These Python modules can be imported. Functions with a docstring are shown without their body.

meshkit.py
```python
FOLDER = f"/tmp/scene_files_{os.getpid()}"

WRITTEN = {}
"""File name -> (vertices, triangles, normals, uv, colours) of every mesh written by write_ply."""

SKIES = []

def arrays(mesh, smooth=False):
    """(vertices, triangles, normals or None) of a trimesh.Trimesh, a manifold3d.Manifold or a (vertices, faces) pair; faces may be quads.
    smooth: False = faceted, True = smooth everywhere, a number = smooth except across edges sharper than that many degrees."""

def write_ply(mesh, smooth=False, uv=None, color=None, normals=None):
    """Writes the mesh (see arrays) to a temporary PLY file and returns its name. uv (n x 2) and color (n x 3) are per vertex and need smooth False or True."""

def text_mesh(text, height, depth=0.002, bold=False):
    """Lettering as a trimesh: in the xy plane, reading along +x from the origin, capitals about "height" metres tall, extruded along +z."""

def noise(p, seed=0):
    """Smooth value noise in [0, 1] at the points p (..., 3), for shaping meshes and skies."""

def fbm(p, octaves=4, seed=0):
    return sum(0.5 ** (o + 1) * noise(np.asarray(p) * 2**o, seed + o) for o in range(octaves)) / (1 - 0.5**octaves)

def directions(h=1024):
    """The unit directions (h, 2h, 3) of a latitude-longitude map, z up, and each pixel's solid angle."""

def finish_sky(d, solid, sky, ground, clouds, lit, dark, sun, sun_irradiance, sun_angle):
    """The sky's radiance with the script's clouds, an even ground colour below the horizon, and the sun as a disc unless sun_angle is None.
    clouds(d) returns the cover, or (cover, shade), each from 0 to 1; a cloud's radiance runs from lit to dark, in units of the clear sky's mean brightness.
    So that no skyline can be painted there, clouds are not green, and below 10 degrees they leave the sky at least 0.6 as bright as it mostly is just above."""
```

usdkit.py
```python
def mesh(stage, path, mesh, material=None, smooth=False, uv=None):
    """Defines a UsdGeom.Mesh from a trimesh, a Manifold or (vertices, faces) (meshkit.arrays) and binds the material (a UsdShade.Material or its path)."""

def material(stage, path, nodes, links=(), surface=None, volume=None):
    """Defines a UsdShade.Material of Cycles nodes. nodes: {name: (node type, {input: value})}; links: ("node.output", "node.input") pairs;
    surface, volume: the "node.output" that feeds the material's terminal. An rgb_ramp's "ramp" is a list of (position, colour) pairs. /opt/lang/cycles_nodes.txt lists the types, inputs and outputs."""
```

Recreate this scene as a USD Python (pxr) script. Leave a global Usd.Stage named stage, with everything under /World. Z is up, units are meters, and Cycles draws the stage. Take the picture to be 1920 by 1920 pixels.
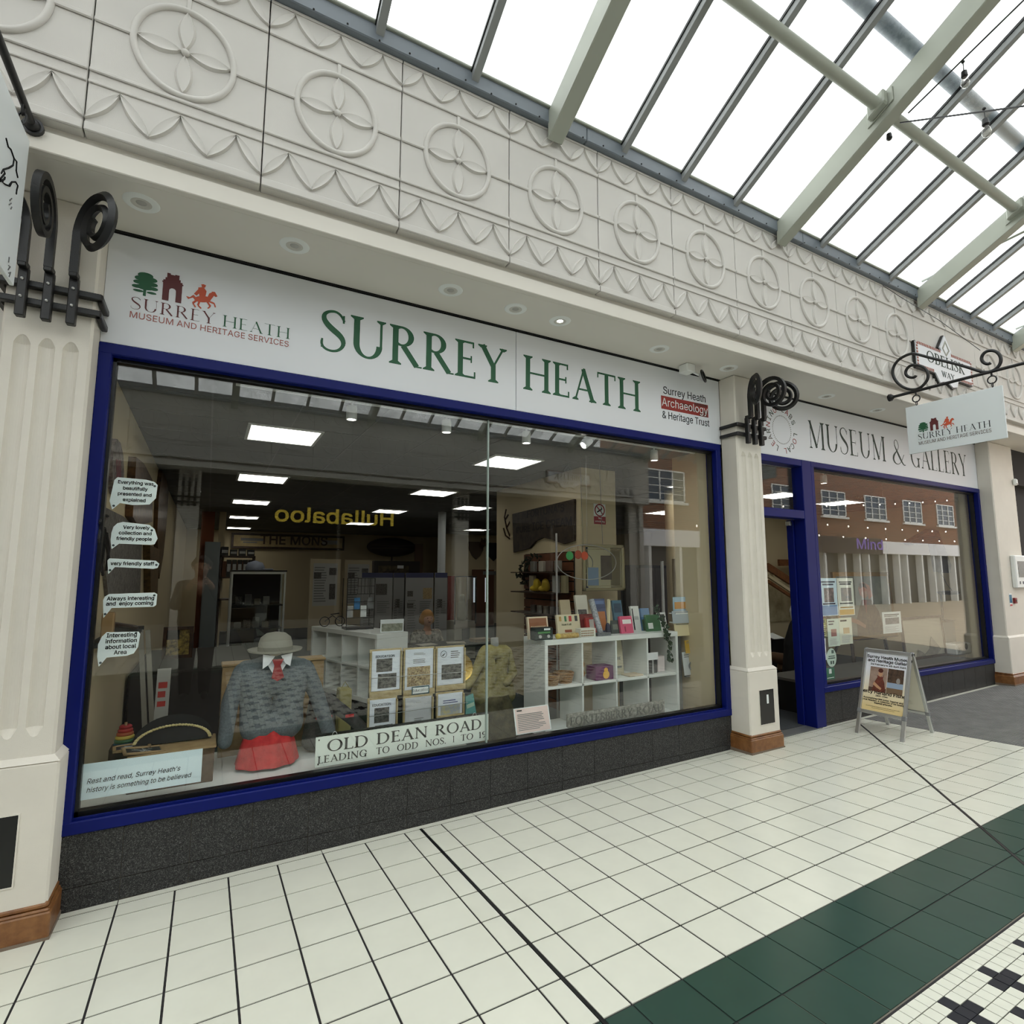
import math, random, numpy as np, trimesh, manifold3d, usdkit, meshkit
from pxr import Usd, UsdGeom, UsdLux, UsdShade, Sdf, Gf, Vt
from shapely.geometry import Polygon, LineString, Point, box as sbox
from shapely.ops import unary_union
from shapely import affinity

stage = Usd.Stage.CreateInMemory()
UsdGeom.SetStageUpAxis(stage, 'Z'); UsdGeom.SetStageMetersPerUnit(stage, 1.0)
WORLD = UsdGeom.Xform.Define(stage, '/World').GetPrim()
rnd = random.Random(7)

# ------------------------------------------------------------------ camera, sky, exposure
CAM = np.array([0.30928, -3.56898, 1.66588]); F_PX = 1022.71
YAW, PITCH, ROLL = -0.505795, 0.113582, -0.000865
SX, SY = 0.012942, -0.045412                       # the mall floor falls gently towards the shop
def _rot(axis, a):
    c, s = math.cos(a), math.sin(a)
    return np.array({'x': [[1,0,0],[0,c,-s],[0,s,c]], 'y': [[c,0,s],[0,1,0],[-s,0,c]], 'z': [[c,-s,0],[s,c,0],[0,0,1]]}[axis])
ROT = _rot('z', YAW) @ _rot('x', PITCH) @ _rot('y', ROLL)
cam = UsdGeom.Camera.Define(stage, '/World/camera')
cam.CreateHorizontalApertureAttr(36.0); cam.CreateVerticalApertureAttr(36.0)
cam.CreateFocalLengthAttr(36.0 * F_PX / 1920); cam.CreateFStopAttr(0.0); cam.CreateClippingRangeAttr(Gf.Vec2f(0.02, 500))
r_, f_, u_ = ROT[:, 0], ROT[:, 1], ROT[:, 2]
cam.AddTransformOp().Set(Gf.Matrix4d(*r_, 0, *u_, 0, *(-f_), 0, *CAM, 1))
EXPOSURE = -0.95
cam.CreateExposureAttr(EXPOSURE)
sky = UsdLux.DomeLight.Define(stage, '/World/sky')   # even overcast
sky.CreateIntensityAttr(2.1); sky.CreateColorAttr(Gf.Vec3f(1.0, 0.985, 0.975))

def ray(u, v): return ROT @ np.array([(u - 960) / F_PX, 1, -(v - 960) / F_PX])
def at(u, v, y): d = ray(u, v); return CAM + d * (y - CAM[1]) / d[1]
def atx(u, v, x): d = ray(u, v); return CAM + d * (x - CAM[0]) / d[0]
def atz(u, v, z): d = ray(u, v); return CAM + d * (z - CAM[2]) / d[2]
def atf(u, v, h=0.0): d = ray(u, v); n = np.array([-SX, -SY, 1]); return CAM + d * (h - n @ CAM) / (n @ d)
def fz(x, y): return SX * x + SY * y
def infront(p):
    c = ROT.T @ (np.asarray(p, float) - CAM)
    return c[1] > 0.2 and abs(c[0] / c[1]) < 0.99 and abs(c[2] / c[1]) < 0.99

# ------------------------------------------------------------------ scene tree helpers
_n, ORG = {}, {}
def numbered(parent, name):
    k = (parent, name); i = _n.get(k, 0); _n[k] = i + 1
    return f'{parent}/{name}' + (f'_{i:03d}' if i else '')
def tag(p, label=None, cat=None, group=None, kind=None):
    for k, v in (('label', label), ('category', cat), ('group', group), ('kind', kind)):
        if v: p.SetCustomDataByKey(k, v)
    return p
def thing(name, label, cat, loc=(0, 0, 0), group=None, kind=None, rz=0.0):
    path = numbered('/World', name); x = UsdGeom.Xform.Define(stage, path)
    x.AddTranslateOp().Set(Gf.Vec3d(*map(float, loc)))
    if rz: x.AddRotateZOp().Set(math.degrees(rz))
    ORG[path] = (np.asarray(loc, float), rz)
    return tag(x.GetPrim(), label, cat, group, kind)
def top_of(p): return '/' + '/'.join(str(p.GetPath()).split('/')[1:3])
def cat_mesh(m):
    if isinstance(m, (list, tuple)) and not (len(m) == 2 and isinstance(m[0], np.ndarray)):
        m = trimesh.util.concatenate([tri(x) for x in m])
    return tri(m)
def tri(m):
    if hasattr(m, 'to_mesh'):
        q = m.to_mesh(); return trimesh.Trimesh(q.vert_properties[:, :3], q.tri_verts, process=False)
    if isinstance(m, (tuple, list)) and len(m) == 2 and isinstance(m[0], np.ndarray): return trimesh.Trimesh(m[0], m[1], process=False)
    if isinstance(m, (tuple, list)): return trimesh.util.concatenate([tri(x) for x in m])
    return m
def part(parent, name, m, material, label=None, kind=None, smooth=False, local=False):
    """one Mesh under a thing or a part; m is given in world coordinates (local=True: in the thing's own)"""
    m = tri(m).copy()
    if not local:
        org, rz = ORG.get(top_of(parent), (np.zeros(3), 0))
        m.vertices = m.vertices - org
        if rz: m.vertices = m.vertices @ _rot('z', rz)
    p = usdkit.mesh(stage, numbered(str(parent.GetPath()), name), m, material, smooth=smooth).GetPrim()
    return tag(p, label, kind=kind)
def solo(name, label, cat, m, material, group=None, kind=None, smooth=False):
    m = tri(m); lo, hi = m.bounds; loc = np.array([(lo[0] + hi[0]) / 2, (lo[1] + hi[1]) / 2, lo[2]])
    path = numbered('/World', name); m = m.copy(); m.vertices = m.vertices - loc
    g = usdkit.mesh(stage, path, m, material, smooth=smooth); g.AddTranslateOp().Set(Gf.Vec3d(*map(float, loc)))
    return tag(g.GetPrim(), label, cat, group, kind)
def dup(src, loc, label, group=None, rz=0.0):
    was = src.GetCustomData(); base = src.GetName()
    if base[-4:-3] == '_' and base[-3:].isdigit(): base = base[:-4]
    path = numbered('/World', base); x = UsdGeom.Xform.Define(stage, path)
    p = x.GetPrim(); p.GetReferences().AddInternalReference(src.GetPath())
    x.ClearXformOpOrder()
    x.AddTranslateOp(opSuffix='place').Set(Gf.Vec3d(*map(float, loc)))
    if rz: x.AddRotateZOp(opSuffix='place').Set(math.degrees(rz))
    p.SetInstanceable(True)
    return tag(p, label, was.get('category'), group or was.get('group'))

# ------------------------------------------------------------------ shapes
def bx(x0, x1, y0, y1, z0, z1, b=0.0):
    lo, hi = np.minimum([x0, y0, z0], [x1, y1, z1]), np.maximum([x0, y0, z0], [x1, y1, z1])
    if b <= 0:
        m = trimesh.creation.box(hi - lo); m.apply_translation((lo + hi) / 2); return m
    b = min(b, (hi - lo).min() * 0.45); c, h = (lo + hi) / 2, (hi - lo) / 2; pts = []
    for s in np.ndindex(2, 2, 2):
        s = np.array(s) * 2 - 1
        for k in range(3):
            e = h - b; e[k] = h[k]; pts.append(c + s * e)
    return trimesh.convex.convex_hull(np.array(pts))
def ext(poly, d, M=None):
    """extrudes a shapely polygon along local +z by d; M maps it to the world"""
    gs = [g for g in getattr(poly, 'geoms', [poly]) if g.geom_type == 'Polygon' and g.area > 1e-9]
    ms = [trimesh.creation.extrude_polygon(g, d, engine='earcut') for g in gs]
    m = trimesh.util.concatenate(ms)
    if M is not None: m.apply_transform(M)
    return m
def frame(o, x, y):
    """4x4 with local x along x, local y along y, origin o"""
    x = np.asarray(x, float); x = x / np.linalg.norm(x); y = np.asarray(y, float); y = y - x * (x @ y); y /= np.linalg.norm(y)
    M = np.eye(4); M[:3, 0], M[:3, 1], M[:3, 2], M[:3, 3] = x, y, np.cross(x, y), o
    return M
def FY(y, x=0, z=0): return frame([x, y, z], [1, 0, 0], [0, 0, 1])        # faces the mall (-y)
def plate(x0, x1, z0, z1, y, d=0.01): return bx(x0, x1, y - d, y, z0, z1)
def tube(pts, r, n=8, closed=False, caps=True):
    p = np.asarray(pts, float); k = len(p); rr = np.broadcast_to(r, (k,))
    t = (np.roll(p, -1, 0) - np.roll(p, 1, 0)) if closed else np.gradient(p, axis=0)
    t /= np.linalg.norm(t, axis=1, keepdims=True) + 1e-12
    a = np.cross(t[0], [0, 0, 1.0] if abs(t[0, 2]) < .9 else [1.0, 0, 0]); V = []
    for i in range(k):
        a = a - t[i] * (a @ t[i]); a /= np.linalg.norm(a) + 1e-12; b = np.cross(t[i], a)
        ang = np.arange(n) * 2 * np.pi / n + np.pi / n
        V.append(p[i] + rr[i] * (np.cos(ang)[:, None] * a + np.sin(ang)[:, None] * b))
    V = np.array(V).reshape(-1, 3); Fc = []
    for i in range(k if closed else k - 1):
        j2 = (i + 1) % k
        for j in range(n):
            q = [i * n + j, j2 * n + j, j2 * n + (j + 1) % n, i * n + (j + 1) % n]
            Fc += [[q[0], q[2], q[1]], [q[0], q[3], q[2]]]
    if caps and not closed:
        c0, c1 = len(V), len(V) + 1; V = np.vstack([V, p[0], p[-1]])
        for j in range(n):
            Fc += [[c0, j, (j + 1) % n], [c1, (k - 1) * n + (j + 1) % n, (k - 1) * n + j]]
    m = trimesh.Trimesh(V, np.array(Fc), process=False); m.fix_normals() if False else None
    return m
def cyl(p, q, r, n=16): return tube([p, q], r, n)
def lathe(prof, c=(0, 0, 0), n=24):
    prof = np.asarray(prof, float); a = np.arange(n) * 2 * np.pi / n; V = []
    for r, z in prof: V += [[r * math.cos(t), r * math.sin(t), z] for t in a]
    V = np.array(V); Fc = []
    for i in range(len(prof) - 1):
        for j in range(n):
            q = [i * n + j, i * n + (j + 1) % n, (i + 1) * n + (j + 1) % n, (i + 1) * n + j]
            Fc += [[q[0], q[1], q[2]], [q[0], q[2], q[3]]]
    m = trimesh.Trimesh(V + np.asarray(c, float), np.array(Fc), process=False); return m
def sph(c, r, s=2):
    m = trimesh.creation.icosphere(s, 1.0); m.apply_scale(r if np.ndim(r) == 0 else 1.0)
    if np.ndim(r): m.vertices = m.vertices * np.asarray(r)
    m.apply_translation(c); return m
def bones(chain, edge=0.02, it=8):
    """bones = [((p, r), (q, r)), ...] joined into one smoothed body"""
    def ball(c, r): return manifold3d.Manifold.sphere(r, 16).translate(tuple(map(float, c)))
    M = manifold3d.Manifold.batch_boolean([manifold3d.Manifold.batch_hull([ball(*a), ball(*b)]) for a, b in chain], manifold3d.OpType.Add)
    m = tri(M.refine_to_length(edge)); m.merge_vertices(); trimesh.smoothing.filter_taubin(m, iterations=it); return m
def rot(m, M): m = tri(m).copy(); m.apply_transform(M); return m
def turn(a, axis=(0, 0, 1), c=(0, 0, 0)): return trimesh.transformations.rotation_matrix(a, axis, c)

# ------------------------------------------------------------------ materials
T_ = {}
def mat(name, col, rough=0.5, metal=0.0, var=0.0, vs=3.0, col2=None, bump=0.0, bs=200.0, spec=0.5, emit=None, es=0.0, rnd_var=0.0, coat=0.0):
    if name in T_: return T_[name]
    n = {'p': ('principled_bsdf', dict(base_color=col, roughness=rough, metallic=metal, specular_ior_level=spec, coat_weight=coat))}; L = []
    if emit is not None: n['p'][1].update(emission_color=emit, emission_strength=es)
    if var or bump or col2 is not None: n['g'] = ('geometry', {})
    src = None
    if var or col2 is not None:
        c2 = col2 if col2 is not None else tuple(max(0, c * (1 - var)) for c in col)
        n['n'] = ('noise_texture', dict(scale=vs, detail=5.0, roughness=0.6)); L.append(('g.position', 'n.vector'))
        n['r'] = ('rgb_ramp', dict(ramp=[(0.32, c2), (0.68, col)])); L += [('n.fac', 'r.fac')]; src = 'r.color'
    if rnd_var:
        n['o'] = ('object_info', {}); n['h'] = ('hsv', dict(color=col)); n['mr'] = ('map_range', dict(from_min=0.0, from_max=1.0, to_min=1 - rnd_var, to_max=1 + rnd_var))
        L += [('o.random', 'mr.value'), ('mr.result', 'h.value')]
        if src: L.append((src, 'h.color'))
        src = 'h.color'
    if src: L.append((src, 'p.base_color'))
    if bump:
        n['bn'] = ('noise_texture', dict(scale=bs, detail=3.0)); n['b'] = ('bump', dict(strength=bump, distance=0.002))
        L += [('g.position', 'bn.vector'), ('bn.fac', 'b.height'), ('b.normal', 'p.normal')]
    T_[name] = usdkit.material(stage, f'/World/Looks/{name}', n, L, surface='p.BSDF'); return T_[name]
def flat(r, g, b): 
    """plain print or paint of one sRGB colour (0-255)"""
    lin = tuple(((c / 255 + .055) / 1.055) ** 2.4 if c > 10 else c / 255 / 12.92 for c in (r, g, b))
    return mat(f'paint_{r:03d}_{g:03d}_{b:03d}', lin, 0.55)
def lin(r, g, b): return tuple(((c / 255 + .055) / 1.055) ** 2.4 if c > 10 else c / 255 / 12.92 for c in (r, g, b))

STONE = mat('frieze_stone', lin(206, 203, 198), 0.75, var=0.05, vs=2.2, bump=0.15, bs=350, rnd_var=0.012)
PAINT = mat('soffit_paint', lin(221, 217, 208), 0.6, var=0.03, vs=1.5)
COLUMN = mat('column_paint', lin(221, 216, 205), 0.65, var=0.05, vs=5, bump=0.35, bs=420)
SIGNW = mat('sign_white', lin(226, 229, 234), 0.45)
BLUE = mat('frame_blue', lin(5, 20, 98), 0.42, spec=0.2)
IRON = mat('black_iron', lin(22, 22, 23), 0.42, bump=0.25, bs=160)
WOOD = mat('skirting_wood', lin(142, 98, 56), 0.4, col2=lin(108, 66, 32), vs=14)
ALU = mat('aluminium', lin(196, 198, 198), 0.32, metal=0.85)
STEELG = mat('gutter_grey', lin(108, 116, 124), 0.45)
ROOFW = mat('roof_paint', lin(158, 162, 150), 0.45)
BARW = mat('glazing_bar_paint', lin(140, 143, 143), 0.5)
BLACKP = mat('black_paint', lin(17, 18, 19), 0.35)
BLACKM = mat('black_matt', lin(12, 12, 13), 0.8)
WHITE = mat('white_paint', lin(232, 235, 232), 0.5)
PAPER = mat('white_paper', lin(232, 238, 238), 0.6)
INK = mat('ink', lin(14, 16, 17), 0.7, spec=0.2)
WALL = mat('interior_wall', lin(206, 192, 158), 0.8, var=0.04, vs=1.2)
CEIL = mat('interior_ceiling', lin(104, 103, 98), 0.85)  # white ceiling boards coloured dark grey to stand for their dimness
CARPET = mat('interior_carpet', lin(60, 64, 68), 0.95, var=0.3, vs=60)
CREAMT = mat('cream_tile_glaze', lin(226, 226, 212), 0.2, var=0.035, vs=9, rnd_var=0.015)
GREENT = mat('green_tile_glaze', lin(48, 74, 64), 0.25, var=0.08, vs=7, rnd_var=0.03)
DARKT = mat('dark_tile_glaze', lin(40, 41, 48), 0.2, rnd_var=0.06)
GROUT = mat('dark_grout', lin(38, 36, 37), 0.9)
GROUTB = mat('buff_grout', lin(112, 106, 96), 0.9)
def granite():
    n = {'g': ('geometry', {}), 'v': ('voronoi_texture', dict(scale=210.0)), 'r': ('rgb_ramp', dict(ramp=[(0.0, lin(26, 26, 27)), (0.45, lin(50, 50, 50)), (0.75, lin(74, 74, 73)), (1.0, lin(110, 110, 108))])), 'n': ('noise_texture', dict(scale=260.0, detail=3.0)), 'm': ('mix', dict(mix_type='multiply', fac=0.6)), 'rr': ('rgb_ramp', dict(ramp=[(0.35, (0.35, 0.35, 0.36)), (0.62, (1.25, 1.25, 1.25))])), 'p': ('principled_bsdf', dict(roughness=0.5, specular_ior_level=0.25))}
    L = [('g.position', 'v.vector'), ('v.color', 'r.fac'), ('g.position', 'n.vector'), ('n.fac', 'rr.fac'), ('r.color', 'm.color1'), ('rr.color', 'm.color2'), ('m.color', 'p.base_color')]
    return usdkit.material(stage, '/World/Looks/granite', n, L, surface='p.BSDF')
GRANITE = granite()
def pane_mat(name, tint, dirt=0.0, rough=0.0):
    n = {'t': ('transparent_bsdf', dict(color=tint)), 's': ('glossy_bsdf', dict(color=(1, 1, 1), roughness=rough)), 'w': ('layer_weight', dict(blend=0.5)), 'pw': ('math', dict(math_type='power', value2=5.0)), 'fr': ('math', dict(math_type='multiply_add', value2=0.94, value3=0.042)), 'x': ('mix_closure', {})}
    L = [('w.facing', 'pw.value1'), ('pw.value', 'fr.value1'), ('fr.value', 'x.fac'), ('t.BSDF', 'x.closure1'), ('s.BSDF', 'x.closure2')]; out = 'x.closure'
    if dirt:
        n.update({'g': ('geometry', {}), 'n': ('noise_texture', dict(scale=1.3, detail=8.0, roughness=0.72)), 'mr': ('map_range', dict(from_min=0.42, from_max=0.75, to_min=0.0, to_max=dirt, clamp=True)), 'd': ('diffuse_bsdf', dict(color=(0.75, 0.78, 0.8))), 'y': ('mix_closure', {})})
        L += [('g.position', 'n.vector'), ('n.fac', 'mr.value'), ('mr.result', 'y.fac'), ('x.closure', 'y.closure1'), ('d.BSDF', 'y.closure2')]; out = 'y.closure'
    return usdkit.material(stage, f'/World/Looks/{name}', n, L, surface=out)
GLASS = pane_mat('shop_glass', (0.978, 0.986, 0.980))
ROOFG = pane_mat('roof_glass', (0.93, 0.96, 0.96), dirt=0.35)
CLEAR = pane_mat('clear_acrylic', (0.93, 0.95, 0.95))
LAMP = mat('lamp_panel', (1, 1, 1), 0.5, emit=(1.0, 0.95, 0.84), es=8.0)
SPOT = mat('spot_glow', (1, 1, 1), 0.5, emit=(1.0, 0.94, 0.84), es=14.0)
BULB = pane_mat('bulb_glass', (0.9, 0.88, 0.84))
# ------------------------------------------------------------------ lettering
TH, TN, SF = 0.13, 0.052, 0.075
def _ln(p, q, w, e=0.0): return LineString([p, q]).buffer(w / 2, cap_style=2)
def _serif(x, y, w, up):
    s = 1 if up else -1
    return Polygon([(x - w / 2 - SF, y), (x + w / 2 + SF, y), (x + w / 2 + SF, y + s * .03), (x + w / 2, y + s * .085), (x - w / 2, y + s * .085), (x - w / 2 - SF, y + s * .03)])
def _stem(x, w=TH, y0=0.0, y1=1.0, b=True, t=True):
    g = [sbox(x - w / 2, y0, x + w / 2, y1)]
    if b: g.append(_serif(x, y0, w, True))
    if t: g.append(_serif(x, y1, w, False))
    return unary_union(g)
def _ring(cx, cy, rx, ry, w=TH, t=TN):
    return affinity.translate(affinity.scale(Point(0, 0).buffer(1, 24), rx, ry), cx, cy).difference(affinity.translate(affinity.scale(Point(0, 0).buffer(1, 24), rx - w, ry - t), cx, cy))
def _brush(pts, ws):
    g = []
    for (p, w), (q, v) in zip(zip(pts, ws), list(zip(pts, ws))[1:]): g.append(unary_union([Point(p).buffer(w / 2, 6), Point(q).buffer(v / 2, 6)]).convex_hull)
    return unary_union(g)
def _spl(pts, n=40):
    p = np.asarray(pts, float); t = np.linspace(0, 1, len(p)); from_ = np.linspace(0, 1, n)
    from scipy.interpolate import CubicSpline
    return CubicSpline(t, p)(from_)
def _s(w=TH):
    p = _spl([(.50, .80), (.40, .95), (.26, .985), (.11, .90), (.10, .73), (.26, .55), (.44, .40), (.50, .22), (.40, .06), (.24, .015), (.10, .07), (.055, .22)])
    t = np.linspace(0, 1, len(p)); ws = TN + (w * 1.08 - TN) * np.exp(-((t - .47) / .17) ** 2)
    return unary_union([_brush(p, ws), sbox(.475, .74, .515, .93), sbox(.04, .07, .08, .28)])
def _c(): 
    r = _ring(.44, .5, .40, .51); return unary_union([r.difference(Polygon([(.5, .5), (1.2, .86), (1.2, .18)])), sbox(.70, .70, .745, .92)])
GL = {}
def _mk():
    H = lambda x, w=TH: _stem(x, w)
    GL['A'] = (unary_union([_ln((.10, 0), (.40, 1), TN), _ln((.37, .98), (.70, 0), TH), _ln((.19, .34), (.58, .34), TN), _serif(.10, 0, TN, True), _serif(.70, 0, TH * .8, True)]), .80)
    GL['B'] = (unary_union([H(.15), _ring(.30, .75, .27, .25).intersection(sbox(.15, 0, 2, 1)), _ring(.32, .27, .30, .27).intersection(sbox(.15, 0, 2, 1)), ]), .66)
    GL['C'] = (_c(), .80)
    GL['D'] = (unary_union([H(.15), _ring(.33, .5, .46, .5).intersection(sbox(.15, 0, 2, 1))]), .86)
    E = [H(.15), sbox(.15, 1 - TN, .50, 1), sbox(.15, .49, .44, .49 + TN), sbox(.15, 0, .54, TN), sbox(.47, .84, .51, 1), sbox(.51, 0, .55, .18), sbox(.42, .42, .455, .61)]
    GL['E'] = (unary_union(E), .62)
    GL['F'] = (unary_union([E[0], E[1], E[2], E[4], E[6]]), .58)
    GL['G'] = (unary_union([_c().difference(sbox(.66, .0, .9, .45)), _stem(.68, TH * .9, .0, .42, False, True)]), .86)
    GL['H'] = (unary_union([H(.16), H(.74), sbox(.16, .48, .74, .48 + TN)]), .90)
    GL['I'] = (H(.15), .30)
    GL['K'] = (unary_union([H(.15), _ln((.20, .45), (.58, .98), TN), _ln((.28, .55), (.66, 0), TH), _serif(.56, 1, TN, False), _serif(.64, 0, TH * .7, True)]), .74)
    GL['L'] = (unary_union([H(.15), E[3], E[5]]), .58)
    GL['M'] = (unary_union([_stem(.14, TN, t=False), _ln((.12, 1), (.48, .04), TH), _ln((.46, .03), (.80, 1), TN), _stem(.86, TH), _serif(.12, 1, TN, False)]), 1.0)
    GL['N'] = (unary_union([_stem(.15, TN), _ln((.13, 1), (.75, 0), TH), _stem(.74, TN, b=False)]), .88)
    GL['O'] = (_ring(.46, .5, .43, .51), .92)
    bowl = _ring(.30, .74, .28, .26).intersection(sbox(.15, 0, 2, 1.01))
    GL['P'] = (unary_union([H(.15), bowl]), .62)
    GL['R'] = (unary_union([H(.15), bowl, _ln((.33, .50), (.66, .02), TH), sbox(.60, 0, .78, .035)]), .76)
    GL['S'] = (_s(), .58)
    GL['T'] = (unary_union([_stem(.36, t=False), sbox(.03, 1 - TN, .69, 1), sbox(.03, .83, .065, 1), sbox(.655, .83, .69, 1)]), .72)
    GL['U'] = (unary_union([_stem(.16, TH, .33, 1, b=False), _stem(.70, TN, .33, 1, b=False), _ring(.412, .34, .317, .35, TH, TN).intersection(sbox(0, -1, 1, .34))]), .84)
    GL['V'] = (unary_union([_ln((.10, 1), (.40, 0), TH), _ln((.38, 0), (.68, 1), TN), _serif(.10, 1, TH * .8, False), _serif(.68, 1, TN, False)]), .78)
    GL['W'] = (unary_union([_ln((.08, 1), (.32, 0), TH), _ln((.30, 0), (.50, .95), TN), _ln((.48, 1), (.72, 0), TH), _ln((.70, 0), (.92, 1), TN), _serif(.08, 1, TH * .8, False), _serif(.92, 1, TN, False)]), 1.0)
    GL['Y'] = (unary_union([_ln((.08, 1), (.38, .44), TH), _ln((.38, .44), (.66, 1), TN), _stem(.38, TH, 0, .5, t=False), _serif(.08, 1, TH * .7, False), _serif(.66, 1, TN, False)]), .74)
    a = _spl([(.80, .42), (.66, .22), (.50, .06), (.28, .0), (.10, .10), (.08, .28), (.24, .46), (.40, .60), (.46, .78), (.36, .96), (.22, .93), (.20, .76), (.34, .52), (.52, .26), (.70, .05), (.86, .02)])
    t = np.linspace(0, 1, len(a)); GL['&'] = (_brush(a, TN + .075 * (np.exp(-((t - .32) / .08) ** 2) + np.exp(-((t - .85) / .09) ** 2))), .92)
    GL['1'] = (unary_union([_stem(.15, TH * .8, t=False), _ln((.03, .84), (.16, .98), TN)]), .34)
    GL['9'] = (unary_union([_ring(.30, .70, .26, .30), _brush(_spl([(.54, .72), (.50, .40), (.36, .14), (.18, .01)]), [TH - .07 * k / 39 for k in range(40)])]), .62)
    GL['.'] = (Point(.10, .06).buffer(.07), .24)
    GL["'"] = (sbox(.06, .74, .13, 1), .22)
    GL[' '] = (None, .42)
_mk()
def serif_poly(s, h, track=0.04):
    x, g = 0.0, []
    for c in s:
        p, a = GL[c]
        if p is not None: g.append(affinity.translate(p, x, 0))
        x += a + track
    return affinity.scale(unary_union(g), h, h, origin=(0, 0)), (x - track) * h
_tc = {}
def sans(s, h, bold=False):
    k = (s, bold)
    if k not in _tc: _tc[k] = meshkit.text_mesh(s, 1.0, 0.02, bold)
    m = _tc[k].copy(); m.vertices *= [h, h, 0.0012 / 0.02]; return m
def fit(m, p0, p1, up, lift=0.0, slant=0.0):
    """lays flat lettering along p0 -> p1 (baseline ends), 'up' being the upward direction; stretches the width to fit"""
    p0, p1 = np.asarray(p0, float), np.asarray(p1, float); lo, hi = m.bounds; m = m.copy()
    L = np.linalg.norm(p1 - p0); m.vertices[:, 0] = (m.vertices[:, 0] - lo[0]) * L / (hi[0] - lo[0])
    if slant: m.vertices[:, 0] += m.vertices[:, 1] * slant
    M = frame(p0, p1 - p0, up); M[:3, 3] += M[:3, 2] * lift; m.apply_transform(M); return m
def serif(s, h, p0, p1, up=(0, 0, 1), lift=0.0005, d=0.0015, thin=0.0): 
    poly, w = serif_poly(s, h); poly = poly.buffer(-h * thin) if thin else poly; return fit(ext(poly, d), p0, p1, up, lift)
def sans_at(s, h, p0, p1, up=(0, 0, 1), lift=0.0005, bold=False, slant=0.0): return fit(sans(s, h, bold), p0, p1, up, lift, slant)
def sans_c(s, h, c, x=(1, 0, 0), up=(0, 0, 1), lift=0.0005, bold=False, sq=1.0):
    """centred lettering, natural width times sq"""
    m = sans(s, h, bold); w = (m.bounds[1][0] - m.bounds[0][0]) * sq; x = np.asarray(x, float) / np.linalg.norm(x); c = np.asarray(c, float)
    return fit(m, c - x * w / 2, c + x * w / 2, up, lift)
def bars(M, rows, d=0.0012):
    """small print too fine to read: thin dashes at rows (x0, x1, y, h)"""
    g = []
    for x0, x1, y, h in rows:
        x = x0
        while x < x1 - 1e-6:
            w = min(x1 - x, (0.6 + 1.8 * rnd.random()) * h * 2.2); g.append(sbox(x, y, x + w, y + h)); x += w + h * .8
    m = [ext(b, d) for b in g]; m = trimesh.util.concatenate(m); m.apply_transform(M); return m

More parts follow.
